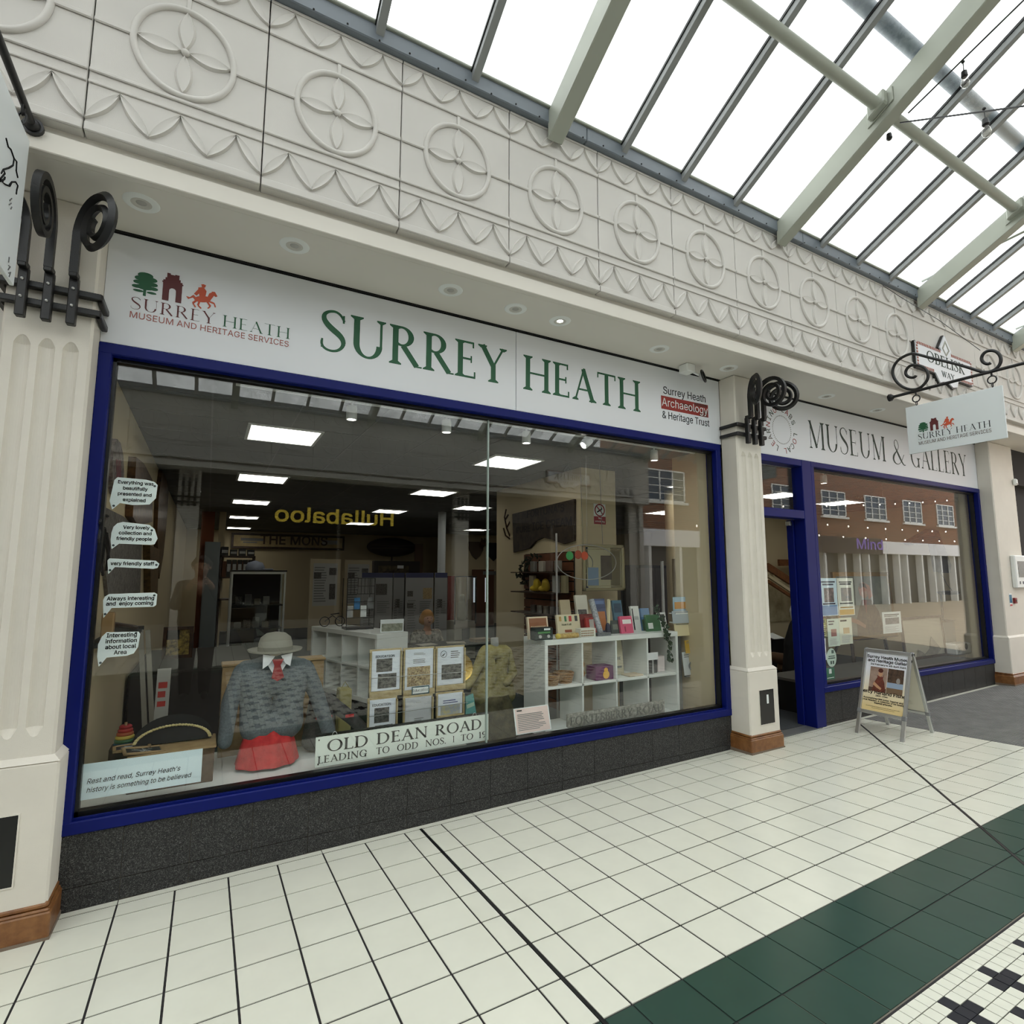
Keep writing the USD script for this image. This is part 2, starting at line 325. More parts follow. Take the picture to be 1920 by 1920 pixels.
# the museum's emblem: tree, gate tower, horse and rider, drawn in a box about 3.3 wide and 1.35 high
def _blob(pts): return Polygon(pts)
def emblem():
    tree = unary_union([affinity.translate(affinity.scale(Point(0, 0).buffer(1, 8), a, b), x, y) for x, y, a, b in ((.48, 1.0, .30, .14), (.30, .82, .24, .11), (.68, .84, .27, .12), (.48, .86, .30, .16), (.22, .62, .20, .09), (.76, .62, .22, .10), (.50, .62, .34, .14), (.16, .40, .18, .08), (.82, .42, .18, .08), (.48, .42, .36, .12), (.24, .20, .20, .055), (.76, .20, .19, .055))] + [sbox(.43, .0, .54, .5)])
    tower = sbox(1.18, 0, 1.96, 1.02).union(sbox(1.26, 1.0, 1.88, 1.14)).union(sbox(1.32, 1.1, 1.82, 1.32)).union(sbox(1.32, 1.3, 1.46, 1.38)).union(sbox(1.64, 1.3, 1.82, 1.36)).union(sbox(1.14, .88, 2.0, .94))
    tower = tower.difference(unary_union([sbox(1.44, -.1, 1.72, .52), affinity.translate(Point(0, 0).buffer(.14), 1.58, .52)]))
    horse = unary_union([affinity.translate(affinity.rotate(affinity.scale(Point(0, 0).buffer(1, 8), .36, .155), 14), 2.84, .44), Polygon([(2.98, .42), (3.20, .52), (3.34, .80), (3.26, .92), (3.10, .80)]), Polygon([(3.20, .92), (3.34, .94), (3.46, .74), (3.38, .69), (3.26, .78)]),
        Polygon([(2.60, .42), (2.44, .56), (2.30, .40), (2.14, .42), (2.24, .30), (2.42, .42), (2.56, .30)]), _ln((2.62, .36), (2.44, .14), .09), _ln((2.44, .14), (2.56, -.04), .06), _ln((2.72, .34), (2.66, .08), .085), _ln((2.66, .08), (2.80, -.05), .06),
        _ln((3.08, .40), (3.34, .34), .08), _ln((3.34, .34), (3.40, .16), .055), _ln((3.04, .36), (3.18, .16), .08), _ln((3.18, .16), (3.08, .02), .055),
        Polygon([(2.70, .52), (2.62, .98), (2.84, 1.06), (2.98, .88), (2.94, .52)]), Point(2.84, 1.12).buffer(.085), sbox(2.74, 1.15, 2.94, 1.185), Polygon([(2.64, .92), (2.46, .62), (2.58, .56), (2.74, .80)])])
    return tree, tower, horse
# ------------------------------------------------------------------ floor
def tilt(m):
    m.vertices[:, 2] += SX * m.vertices[:, 0] + SY * m.vertices[:, 1]; return m
FL = thing('floor', 'mall floor of cream tiles with a dark green tile band and a black and white mosaic', 'floor', kind='structure')
G_ = 0.25; D0 = 0.1268; g2 = 0.0045
slot_a = LineString([(1.612, .01), (1.612, -2.40)]).buffer(.0105, cap_style=2)
slot_b = LineString([(6.50, -.075), (6.467, -.094), (4.15, -2.197), (2.95, -3.29)]).buffer(.010, cap_style=2)
SLOTS = unary_union([slot_a, slot_b]); MATX = 6.72
part(FL, 'grout_bed', tilt(bx(-9, 13, -2.13, .16, -.20, -.0035)), GROUT, label='dark grout between the cream tiles')
part(FL, 'grout_bed', tilt(bx(-9, 13, -2.375, -2.13, -.20, -.003)), GROUTB, label='buff grout between the green tiles')
part(FL, 'grout_bed', tilt(bx(-9, 13, -5.65, -2.375, -.20, -.003)), GROUT)
part(FL, 'grout_bed', tilt(bx(-9, 13, -8.1, -5.65, -.20, -.003)), GROUT)
part(FL, 'drain_slot', tilt(ext(slot_a.intersection(sbox(1, -2.38, 3, .02)).buffer(-.003), .004, np.array([[1,0,0,0],[0,1,0,0],[0,0,1,-.0035],[0,0,0,1.]]))), BLACKP, label='black movement joint across the cream tiles')
part(FL, 'drain_slot', tilt(ext(slot_b.buffer(-.003), .004, np.array([[1,0,0,0],[0,1,0,0],[0,0,1,-.0035],[0,0,0,1.]]))), BLACKP, label='black diagonal movement joint from the A-board')
def lay(name, rects, material, depth=.012, stuff_out=True, cut=None):
    """each tile in the picture is a part; the tiles outside it are laid as one"""
    rest = []
    for (x0, x1, y0, y1) in rects:
        p = sbox(x0, y0, x1, y1)
        if cut is not None and p.intersects(cut): p = p.difference(cut)
        if p.is_empty: continue
        for q in getattr(p, 'geoms', [p]):
            if q.area < 2e-4: continue
            m = ext(q, depth); m.vertices[:, 2] -= depth; z = fz(q.centroid.x, q.centroid.y)
            m.vertices[:, 2] += rnd.uniform(-.0004, .0004)
            m = tilt(m)
            if infront([q.centroid.x, q.centroid.y, z]) : part(FL, name, m, material)
            else: rest.append(m)
    if rest: part(FL, name, rest, material, kind='stuff')
cuts = SLOTS.union(sbox(MATX, -3.8, 14, .02))
rows = [(-.122, -.006)] + [(-(D0 + G_ * k) + g2, -(D0 + G_ * (k - 1)) - g2) for k in range(1, 8)]
lay('cream_tile', [(G_ * i + g2, G_ * (i + 1) - g2, a, b) for i in range(-6, 27) for a, b in rows], CREAMT, cut=cuts)
lay('cream_strip', [(i * 1.0 + .002, i + .998, .006, .05) for i in range(-1, 11)], CREAMT)
grow = [(-(D0 + G_ * 8) + .0035, -(D0 + G_ * 7) - .003), (-(D0 + G_ * 9) + .007, -(D0 + G_ * 8) - .0035)]
lay('green_tile', [(G_ * i + .003, G_ * (i + 1) - .003, a, b) for i in range(-6, 27) for a, b in grow], GREENT, cut=cuts)
mw, md, my0 = .0518, .0505, -2.384
white, dark = [], []
xc = 2.705 - mw * .5 + mw * .5
for j in range(0, 58):
    for i in range(-40, 78):
        x0 = xc + mw * (i - 0.5); y1 = my0 - md * j
        if x0 > MATX - .03: continue
        ci, cj = i % 6, j % 6
        isd = (cj in (1, 3) and ci == 0) or (cj == 2 and ci in (5, 0, 1)) or (cj in (4, 0) and ci == 3 and j > 0) or (cj == 5 and ci in (2, 3, 4))
        (dark if isd else white).append((x0 + .0016, x0 + mw - .0016, y1 - md + .0016, y1 - .0016))
lay('white_mosaic_tile', white, CREAMT, depth=.008, cut=cuts); lay('black_mosaic_tile', dark, DARKT, depth=.008, cut=cuts)
lay('green_tile', [(G_ * i + .003, G_ * (i + 1) - .003, y, y + .244) for i in range(-8, 27) for y in (-5.60, -5.85)], GREENT)
lay('cream_tile', [(G_ * i + g2, G_ * (i + 1) - g2, -6.1 - .25 * k + g2, -5.85 - .25 * k - g2) for i in range(-8, 27) for k in range(8)], CREAMT)
MATT = mat('mat_grey', lin(122, 122, 120), 0.95, var=.25, vs=7)
mt = thing('entrance_mat', 'wide grey ribbed entrance mat on the floor beyond the A-board', 'mat', (8.8, -1.9, fz(8.8, -1.9)))
part(mt, 'backing', tilt(bx(MATX + .004, 12.9, -3.8, .0, -.006, -.002)), mat('mat_dark', lin(60, 60, 60), .95))
part(mt, 'rib', [tilt(bx(MATX + .004, 12.9, -3.8 + .019 * k, -3.8 + .019 * k + .013, -.003, .002)) for k in range(200)], MATT, kind='stuff')
pv = solo('forecourt', 'grey paved forecourt outside the mall, seen only in reflection', 'paving', bx(12.95, 60, -40, 14, -.3, .13), mat('paving', lin(196, 184, 160), .9, var=.2, vs=2), kind='structure')

# ------------------------------------------------------------------ granite plinth under the windows
PL = thing('plinth', 'dark speckled granite plinth under the shop windows', 'plinth', (2.2, .05, 0), kind='structure')
xs = [-.275] + [at(u, v, .05)[0] for u, v in ((230, 1590), (358, 1560), (473, 1560), (578, 1530), (676, 1510), (763, 1490), (845, 1470), (921, 1460), (990, 1445), (1056, 1430), (1116, 1420), (1172, 1405), (1224, 1395), (1273, 1385))]
st = (xs[-1] - xs[1]) / 13; xs = [xs[0]] + [xs[1] + st * k for k in range(13)]
while xs[-1] < 4.63: xs.append(min(xs[-1] + st, 4.655))
def plinth(xs, ztop):
    part(PL, 'joint_bed', bx(xs[0], xs[-1], .056, .12, -.05, ztop), GROUTB)
    for a, b in zip(xs, xs[1:]):
        for z0, z1 in ((0, .106), (.106, ztop)):
            if b - a < .03: continue
            zf = max(fz(a, .05), fz(b, .05)) + .001 if z0 == 0 else z0 + .0018
            part(PL, 'granite_tile', bx(a + .0016, b - .0016, .05, .065, zf if zf < z1 - .01 else z1 - .01, z1 - (.0018 if z0 == 0 else 0)), GRANITE)
plinth(xs, .372)
plinth([6.10 + (10.15 - 6.10) / 13 * k for k in range(14)], .425)

# ------------------------------------------------------------------ shop windows
YG = .12
def window(name, label, x0, x1, z0, z1, w=.062, mull=(), wl=None, wr=None):
    wl, wr = wl or w, wr or w
    t = thing(name, label, 'window', ((x0 + x1) / 2, .08, z0), kind='structure')
    part(t, 'frame_bottom', [bx(x0, x1, .032, .17, z0, z0 + w, .006), bx(x0 + wl, x1 - wr, .05, .062, z0 + w - .004, z0 + w + .012)], BLUE)
    part(t, 'frame_top', bx(x0, x1, .032, .17, z1 - w, z1, .006), BLUE)
    part(t, 'frame_side', bx(x0, x0 + wl, .034, .17, z0, z1, .006), BLUE); part(t, 'frame_side', bx(x1 - wr, x1, .034, .17, z0, z1, .006), BLUE)
    e = .028; part(t, 'gasket', [bx(x0 + wl, x1 - wr, YG - .03, YG + .02, z0 + w, z0 + w + e), bx(x0 + wl, x1 - wr, YG - .03, YG + .02, z1 - w - e * .8, z1 - w), bx(x0 + wl, x0 + wl + e * .6, YG - .03, YG + .02, z0 + w, z1 - w), bx(x1 - wr - e * .6, x1 - wr, YG - .03, YG + .02, z0 + w, z1 - w)], BLACKP)
    ed = [x0 + wl] + list(mull) + [x1 - wr]
    for a, b in zip(ed, ed[1:]): part(t, 'pane', bx(a + .002, b - .002, YG - .004, YG + .004, z0 + w, z1 - w), GLASS)
    for a in mull: part(t, 'glazing_joint', bx(a - .006, a + .006, YG - .006, YG + .012, z0 + w, z1 - w), mat('clear_sealant', lin(150, 165, 158), .2))
    return t
window('window_1', 'large blue framed shop window under the long white fascia sign', -.285, 4.648, .362, 2.935, w=.064, mull=(2.142,))
window('window_2', 'blue framed shop window to the right of the open doorway', 6.09, 10.15, .418, 2.915, w=.06)
dr = thing('door_1', 'blue framed open shop doorway between the fluted pilaster and the right hand window', 'doorway', (5.5, .08, .07), kind='structure')
part(dr, 'jamb', bx(5.925, 6.09, .03, .16, fz(6, 0), 2.915, .006), BLUE)
part(dr, 'jamb', bx(4.99, 5.06, .03, .16, fz(5, 0), 2.915, .006), BLUE)
part(dr, 'head', bx(5.06, 5.925, .032, .16, 2.842, 2.915, .006), BLUE)
part(dr, 'transom', bx(5.06, 5.925, .03, .16, 2.262, 2.355, .006), BLUE)
part(dr, 'transom_light', bx(5.06, 5.925, YG - .004, YG + .004, 2.355, 2.842), GLASS)
part(dr, 'jamb_lining', bx(5.905, 5.94, .16, .24, fz(6, 0), 2.262, .004), BLUE); part(dr, 'door_closer', bx(5.87, 5.905, .17, .23, 2.2, 2.25, .006), ALU)
part(dr, 'threshold', bx(4.99, 6.0, .02, .45, .05, fz(5.4, 0) + .012), mat('threshold_metal', lin(120, 122, 122), .45, metal=.5))

# ------------------------------------------------------------------ pilasters
def pilaster(x0, x1, label, z1=3.6, flutes=True, yf=-.135, ybk=.055, panel=None, mirror=None):
    t = thing('pilaster', label, 'pilaster', ((x0 + x1) / 2, -.04, fz((x0 + x1) / 2, 0)), kind='structure')
    T = (lambda m: m) if mirror is None else (lambda m: rot(m, mirror))
    zf = fz((x0 + x1) / 2, -.1); w = x1 - x0; c = (x0 + x1) / 2
    s = bx(x0, x1, yf, ybk, .80, z1, .012)
    s = manifold3d.Manifold(manifold3d.Mesh(np.asarray(s.vertices, np.float32), np.asarray(s.faces, np.uint32)))
    if flutes:
        for k in (-1, 0, 1):
            xx = c + k * w * .265; r = .034
            cut = manifold3d.Manifold.batch_hull([manifold3d.Manifold.cylinder(.001, r, r, 20).translate((xx, yf - .008, .945)), manifold3d.Manifold.cylinder(.001, r, r, 20).translate((xx, yf - .008, 2.80)), manifold3d.Manifold.sphere(.02, 12).translate((xx, yf - .014, .915)), manifold3d.Manifold.sphere(.025, 16).translate((xx, yf - .014, 2.825))])
            s = s - cut
    part(t, 'shaft', T(tri(s)), COLUMN)
    part(t, 'base_block', T(bx(x0 - .028, x1 + .028, yf - .027, ybk, zf + .15, .785, .01)), COLUMN)
    led = trimesh.convex.convex_hull(np.array([(x0 - .028 + e, yf - .027 + e, z) if i == 0 else (x1 + .028 - e, yf - .027 + e, z) if i == 1 else (x1 + .028 - e, ybk, z) if i == 2 else (x0 - .028 + e, ybk, z) for z, e in ((.785, 0), (.812, .026)) for i in range(4)]))
    part(t, 'ledge', T(led), COLUMN)
    part(t, 'skirting', T(cat_mesh([bx(x0 - .046, x1 + .046, yf - .045, ybk, zf - .02, zf + .125, .006), bx(x0 - .04, x1 + .04, yf - .039, ybk, zf + .122, zf + .138, .006), bx(x0 - .034, x1 + .034, yf - .033, ybk, zf + .136, zf + .165, .01)])), WOOD, label='varnished wooden skirting round the foot')
    part(t, 'seal', T(bx(x0 - .05, x1 + .05, yf - .049, ybk, zf - .02, zf + .018)), mat('sealant', lin(120, 106, 92), .8))
    if panel:
        a, b, p, q = panel; y = yf - .0275
        part(t, 'access_recess', T(cat_mesh([bx(a - .006, a, y - .004, y, p, q), bx(b, b + .006, y - .004, y, p, q), bx(a - .006, b + .006, y - .004, y, q, q + .006), bx(a - .006, b + .006, y - .004, y, p - .006, p)])), COLUMN)
        pn = part(t, 'access_panel', T(bx(a, b, y - .002, y + .01, p, q)), BLACKP, label='black access panel')
        if panel is PANM: part(pn, 'notice', T(plate(a + .10, a + .127, q - .125, q - .045, y - .002, .0012)), PAPER)
    return t
PANM = (4.782, 4.983, .305, .608); PANL = (-.62, -.388, .26, .568)
pilaster(4.674, 5.035, 'cream fluted pilaster between the long window and the doorway', panel=PANM)
pilaster(-.642, -.283, 'cream fluted pilaster at the left edge of the photo', panel=PANL)
pilaster(10.15, 10.92, 'plain cream pilaster at the right end of the shopfront, under the wall box', flutes=False, yf=-.12)

# ------------------------------------------------------------------ soffit, bulkhead, frieze, gutter
sf = thing('soffit', 'plain cream soffit and bulkhead over the shopfront', 'soffit', (4, -.2, 3.6), kind='structure')
part(sf, 'soffit_board', bx(-8, 13, -.462, .12, 3.6, 3.63), PAINT)
part(sf, 'bulkhead', bx(-8, 13, -.507, -.46, 3.60, 3.70, .004), PAINT)
part(sf, 'shadow_recess', bx(-8, 13, -.475, -.44, 3.69, 3.77), PAINT)
part(sf, 'shadow_gap', bx(-.64, 13, .035, .06, 3.588, 3.601), BLACKM)  # solid black strip drawn for the shade in the gap above the signs
def leaf(p, q, w, h, y, n=9):
    """almond shaped carved leaf from p to q in the xz plane, standing h proud of y"""
    p, q = np.array(p), np.array(q); d = q - p; nn = np.array([-d[1], d[0]]) / np.linalg.norm(d); t = np.linspace(0, 1, n); V, Fc = [], []
    for s in t:
        b = w / 2 * math.sin(math.pi * s) ** .8 + .0008; c = p + d * s
        for o, hh in ((-b, -.001), (-b * .72, h * .75), (0, h * .45), (b * .72, h * .75), (b, -.001)): e = c + nn * o; V.append((e[0], y - hh, e[1]))
    for i in range(n - 1):
        for j in range(4):
            a = i * 5 + j; Fc += [[a, a + 1, a + 6], [a, a + 6, a + 5]]
    return trimesh.Trimesh(np.array(V), np.array(Fc), process=False)
MODW, ZB, ZT, YF = .7634, 3.745, 4.88, -.533
_a = np.linspace(0, 2 * np.pi, 56, endpoint=False)
def frieze(label, i0, i1, M=None, skip=()):
    t = thing('frieze', label, 'frieze', (4, -.5, ZB) if M is None else tuple((M @ [4, -.5, ZB, 1])[:3]), kind='structure')
    T = (lambda m: m) if M is None else (lambda m: rot(m, M))
    for i in range(i0, i1):
        x0 = .4405 + MODW * i; x1 = x0 + MODW; c = (x0 + x1) / 2; zc = 4.335; y = YF; L, R = x0 + .003, x1 - .003
        slab = part(t, 'frieze_panel', T(cat_mesh([bx(L, R, y, -.45, ZB, ZT, .004), bx(L, R, y - .012, y, ZB, ZB + .045, .004), bx(L, R, y - .009, y, 3.995, 4.012, .003), bx(L, R, y - .012, y, 4.055, 4.075, .004), bx(L, R, y - .012, y, 4.655, 4.683, .004), bx(L, R, y - .008, y, 4.855, 4.872, .003)])), STONE)
        part(slab, 'leaf_moulding', T(cat_mesh([leaf((L + (R - L) * k / 6, 3.805 + .172 * (k % 2)), (L + (R - L) * (k + 1) / 6, 3.805 + .172 * ((k + 1) % 2)), .056, .022, y) for k in range(6)])), STONE, smooth=40)
        part(slab, 'leaf_moulding', T(cat_mesh([leaf((L + (R - L) * k / 6, 4.70 + .142 * (k % 2)), (L + (R - L) * (k + 1) / 6, 4.70 + .142 * ((k + 1) % 2)), .054, .02, y) for k in range(6)])), STONE, smooth=40)
        if i in skip: continue
        part(slab, 'ring', T(tube(np.c_[c + .222 * np.cos(_a), 0 * _a + y - .003, zc + .243 * np.sin(_a)], .0165, 8, closed=True)), STONE, smooth=50)
        for ax, az in ((1, 0), (-1, 0), (0, 1), (0, -1)):
            part(slab, 'petal', T(leaf((c + ax * .02, zc + az * .02), (c + ax * .206, zc + az * .228), .082, .022, y, 11)), STONE, smooth=40)
        part(slab, 'boss', T(sph((c, y - .01, zc), (.02, .016, .02), 1)), STONE, smooth=True)
        part(slab, 'stem_moulding', T(cat_mesh([bx(x0 + .003, c - .222, y - .012, y, zc - .013, zc + .013, .005), bx(c + .222, x1 - .003, y - .012, y, zc - .013, zc + .013, .005), bx(c - .011, c + .011, y - .01, y, 4.075, zc - .243, .004), bx(c - .011, c + .011, y - .01, y, zc + .243, 4.655, .004)])), STONE)
    return t
frieze('cream carved frieze of ringed four-petal flowers over the museum shopfront', -4, 16, skip=(9, 10))
gt = thing('gutter', 'grey metal gutter between the carved frieze and the glass roof', 'gutter', (4, -.6, 4.88), kind='structure')
for k in range(7):
    a, b = -5.2 + 2.6 * k, -5.2 + 2.6 * (k + 1)
    part(gt, 'gutter_length', bx(a + .002, b - .002, -.585, -.45, 4.872, 4.985, .006), STEELG)
part(gt, 'gutter_lip', bx(-5.2, 13, -.60, -.46, 4.983, 5.003, .005), ROOFW)
part(gt, 'rivet', [sph((-2 + .19 * k, -.587, 4.882 + .01 * (k % 2)), .006, 1) for k in range(75)], BLACKP, kind='stuff')

# ------------------------------------------------------------------ glass roof
RS, RY0, RZ0 = -.5302, -.60, 5.0
RIDGE = -4.015
def rz_(y): return RZ0 + RS * (y - RY0)
def sloped(x0, x1, ya, yb, lo, hi, b=.004):
    m = bx(x0, x1, ya, yb, lo, hi, b); m.vertices[:, 2] += rz_(m.vertices[:, 1]); return m
RF = thing('glass_roof', 'pitched glass roof of white rafters over the mall', 'roof', (4, RIDGE, 5.0), kind='structure')
MIR = np.array([[-1, 0, 0, 8.0], [0, -1, 0, 2 * RIDGE], [0, 0, 1, 0], [0, 0, 0, 1.]])
bar0 = 2.315
for side in (0, 1):
    T = (lambda m: m) if side == 0 else (lambda m: rot(m, MIR))
    for k in range(-4, 5):
        xb = bar0 + 2.553 * k
        if not -7 < xb < 12.9: continue
        rf = part(RF, 'rafter', T(sloped(xb - .055, xb + .065, RIDGE, RY0 + .03, -.235, -.02, .006)), ROOFW)
        for s in (-1, 1):
            part(rf, 'node_bracket', T(cat_mesh([sloped(xb + .005 + s * .062, xb + .005 + s * .072, -1.62, -1.42, -.17, -.05), sloped(xb + .005 + s * .072, xb + .005 + s * .14, -1.585, -1.455, -.165, -.05, .01)])), ROOFW)
    for k in range(-14, 17):
        xb = bar0 + 2.553 / 4 * k
        if not -6.9 < xb < 12.9: continue
        if k % 4: part(RF, 'glazing_bar', T(sloped(xb - .022, xb + .028, RIDGE, RY0 + .04, -.075, -.005, .003)), BARW)
        else: part(RF, 'glazing_bar', T(sloped(xb - .04, xb + .05, RIDGE, RY0 + .04, -.03, -.004, .003)), BARW)
        part(RF, 'gasket', T(sloped(xb - .03, xb - .022, RIDGE, RY0 + .04, -.02, .002, 0)), BLACKP)
        part(RF, 'pane', T(sloped(xb + .006, xb + 2.553 / 4 - .002, RIDGE, RY0 + .06, .0, .006, 0)), ROOFG)
    for k in range(-4, 4):
        xb = bar0 + 2.553 * k
        part(RF, 'purlin', T(cyl((xb + .07, -1.52, rz_(-1.52) - .105), (xb + 2.553 - .06, -1.52, rz_(-1.52) - .105), .043)), ROOFW, smooth=50)
    part(RF, 'purlin', T(cyl((-6.9, -1.76, rz_(-1.76) + .09), (12.8, -1.76, rz_(-1.76) + .09), .055)), STEELG, smooth=50)
part(RF, 'ridge_beam', bx(-6.9, 12.9, RIDGE - .07, RIDGE + .07, rz_(RIDGE) - .2, rz_(RIDGE) + .03, .01), ROOFW)
for xt in (6.05, 8.6):
    part(RF, 'tie_rod', cyl((xt + 1.35, -.62, 5.06), (xt + 2.4, -3.9, 5.9), .012, 8), ROOFW)
# masonry above the shops and the closing walls of the mall
bk = thing('wall_back', 'building behind and above the shopfronts', 'wall', (2, 5, 3.63), kind='structure')
part(bk, 'upper_storey', bx(-8, 13, -.46, 14.6, 3.63, 4.9), PAINT)
part(bk, 'side_wall', bx(-8, -.62, .06, .3, -.1, 3.6), PAINT)
part(bk, 'dark_shopfront', [bx(10.92, 13, .05, .2, 0, 3.6), bx(10.92, 13, -.05, .05, 3.05, 3.6)], BLACKM, label='black shopfront of the next shop')
solo('wall_left', 'cream end wall of the mall, out of the picture', 'wall', bx(-8.1, -7.9, -8.2, .2, -.2, 7), PAINT, kind='structure')

# ------------------------------------------------------------------ the opposite side of the mall (seen reflected in the glass)
M2 = np.array([[-1, 0, 0, 0], [0, -1, 0, 2 * RIDGE], [0, 0, 1, 0], [0, 0, 0, 1.]])
def opp(dx): 
    M = M2.copy(); M[0, 3] = dx; return M
frieze('cream carved frieze on the far side of the mall, seen reflected in the glass', -7, 15, opp(5.51), skip=(-5, -4))
YO = 2 * RIDGE
os_ = thing('soffit', 'soffit and bulkhead of the far side of the mall, seen reflected', 'soffit', (2, YO, 3.6), kind='structure')
part(os_, 'soffit_board', bx(-8, 11, YO - .3, YO + .46, 3.6, 3.63), PAINT); part(os_, 'bulkhead', bx(-8, 10.9, YO + .46, YO + .507, 3.6, 3.7), PAINT)
part(os_, 'upper_storey', bx(-8, 11, YO - 3, YO + .46, 3.63, 4.9), PAINT); part(os_, 'gutter', bx(-8, 11, YO + .45, YO + .59, 4.87, 5.0), STEELG)
ret = np.array([[0, 1, 0, 0], [-1, 0, 0, 0], [0, 0, 1, 0], [0, 0, 0, 1.]])
for k in range(2):
    pass
OW = thing('wall_right', 'shopfronts on the far side of the mall, seen reflected', 'wall', (2, YO, 0), kind='structure')
part(OW, 'back_wall', bx(-8, 11, YO - 3.2, YO - 3.0, 0, 3.6), mat('dark_wall', lin(60, 52, 46), .9))
part(OW, 'shop_floor', bx(-8, 11, YO - 3, YO + .1, .2, .36), CARPET)
part(OW, 'end_wall', bx(10.85, 11, YO - 3, YO + .2, 0, 3.63), PAINT)
for xb in (-5.61, -.08, 5.45, 10.7):
    part(OW, 'pier', bx(xb - .18, xb + .18, YO - .06, YO + .135, .2, 3.6, .01), COLUMN)
    if xb < 10: part(OW, 'bracket', [bx(xb - .2, xb + .2, YO + .135, YO + .17, z, z + .03) for z in (2.98, 3.08)] + [bx(xb + d - .02, xb + d + .02, YO + .15, YO + .18, 2.92, 3.45) for d in (-.1, 0, .1)], IRON)
for a, b in ((-7.9, -5.8), (-5.43, -.27), (.11, 5.26), (5.64, 10.5)):
    part(OW, 'shop_fascia', bx(a, b, YO - .1, YO - .02, 2.95, 3.6), mat('dark_fascia', lin(40, 36, 32), .5))
    part(OW, 'shop_frame', [bx(x - .03, x + .03, YO - .1, YO - .03, .3, 2.95) for x in np.linspace(a + .03, b - .03, 3)], mat('shop_frame_grey', lin(96, 92, 84), .5))
    part(OW, 'stall_riser', bx(a, b, YO - .1, YO - .03, .2, .75), mat('riser_grey', lin(120, 118, 112), .6))
NEON = mat('neon_yellow', (1, .75, .1), .5, emit=(1.0, .72, .06), es=1.6)
hp = sans('Hullabaloo', .30, True); 
part(OW, 'neon_lettering', fit(hp, (3.86, YO - .02, 2.73), (1.42, YO - .02, 2.73), (0, 0, 1), .002), NEON, label='glowing yellow shop lettering')
BRICK = None
def brickmat():
    n = {'g': ('geometry', {}), 'm': ('mapping', dict(rotation=(math.pi / 2, 0, 0))), 'b': ('brick_texture', dict(scale=1.0, brick_width=.24, row_height=.08, mortar_size=.01, color1=lin(150, 96, 68), color2=lin(112, 70, 52), mortar=lin(150, 138, 122))), 'p': ('principled_bsdf', dict(roughness=.9))}
    return usdkit.material(stage, '/World/Looks/far_brick', n, [('g.position', 'm.vector'), ('m.vector', 'b.vector'), ('b.color', 'p.base_color')], surface='p.BSDF')
BRICK = brickmat(); YB = -11.84
BB = thing('brick_building', 'brown brick building with white windows across the street, seen reflected in the right window', 'building', (30, YB, .1), kind='structure')
part(BB, 'wall', bx(13, 62, YB - .4, YB, 3.4, 13), BRICK)
part(BB, 'fascia', bx(13, 62, YB - .3, YB + .06, 2.75, 3.4), mat('shop_white', lin(236, 238, 240), .5))
part(BB, 'dark_fascia', bx(25, 31, YB, YB + .12, 2.7, 3.5), mat('dark_brown', lin(58, 46, 48), .6))
part(BB, 'shop_wall', bx(13, 62, YB - .4, YB - .3, 0, 2.75), mat('shop_dark', lin(60, 62, 66), .4))
for k in range(12):
    xw = 14.9 + 3.72 * k
    w = part(BB, 'window', [bx(xw, xw + 2, YB, YB + .05, z, z + .06) for z in (4.5, 5.7)] + [bx(x, x + .06, YB, YB + .05, 4.5, 5.7) for x in (xw, xw + .62, xw + 1.3, xw + 1.94)] + [bx(xw, xw + 2, YB, YB + .03, z, z + .03) for z in (4.8, 5.1, 5.4)] + [bx(xw - .1, xw + 2.1, YB, YB + .12, 4.40, 4.5)], WHITE)
    part(w, 'pane', bx(xw, xw + 2, YB - .02, YB + .01, 4.5, 5.76), mat('far_glass', lin(60, 76, 92), .1))
    part(BB, 'shop_frame', [bx(xw + d, xw + d + .14, YB - .3, YB + .02, .1, 2.75) for d in (0, 1.6, 2.9)], WHITE)
part(BB, 'lettering', fit(sans('Mind', .5, True), (28.6, YB + .14, 2.95), (31.0, YB + .14, 2.95), (0, 0, 1)), flat(132, 104, 200), label='purple shop lettering')
# ------------------------------------------------------------------ fascia signs
LG, LM, LO = flat(28, 88, 56), flat(92, 34, 36), flat(196, 82, 50)
DG, DB, RED_ = flat(34, 56, 48), flat(28, 30, 36), flat(176, 52, 44)
YS = .045
def logo(t, o, x, up, s):
    M = frame(o, x, up); S = np.diag([s, s, 1, 1.0]); M[:3, 3] += M[:3, 2] * .0005
    for n, g, m in zip(('tree_emblem', 'gate_emblem', 'rider_emblem'), emblem(), (LG, LM, LO)): part(t, n, ext(g, .0015, M @ S), m)
fs = thing('fascia_sign', 'long white fascia sign with large green serif lettering over the first window', 'shop sign', (2.2, YS, 2.935))
part(fs, 'sign_panel', bx(-.283, 2.344, YS, .07, 2.938, 3.583, .002), SIGNW); part(fs, 'sign_panel', bx(2.348, 4.672, YS, .07, 2.938, 3.583, .002), SIGNW)
P = lambda u, v: at(u, v, YS)
part(fs, 'lettering', serif('SURREY', .283, P(600, 655), P(950, 722)), LG); part(fs, 'lettering', serif('HEATH', .283, P(981, 729), P(1201, 773)), LG)
e0, e1 = P(247, 550), P(406, 583); logo(fs, e0, (1, 0, 0), (0, 0, 1), (e1[0] - e0[0]) / 3.46)
def at_z(p, z): return np.array([p[0], p[1], z])
b0, b1, b2, b3 = P(245, 579), P(403, 610), P(417, 612), P(543, 636); zz = (b0[2] + b3[2]) / 2
part(fs, 'lettering', serif('SURREY', .074, at_z(b0, zz), at_z(b1, zz), thin=.02), LM); part(fs, 'lettering', serif('HEATH', .074, at_z(b2, zz), at_z(b3, zz), thin=.02), LG)
c0, c1 = P(243, 594), P(541, 651); zz = (c0[2] + c1[2]) / 2
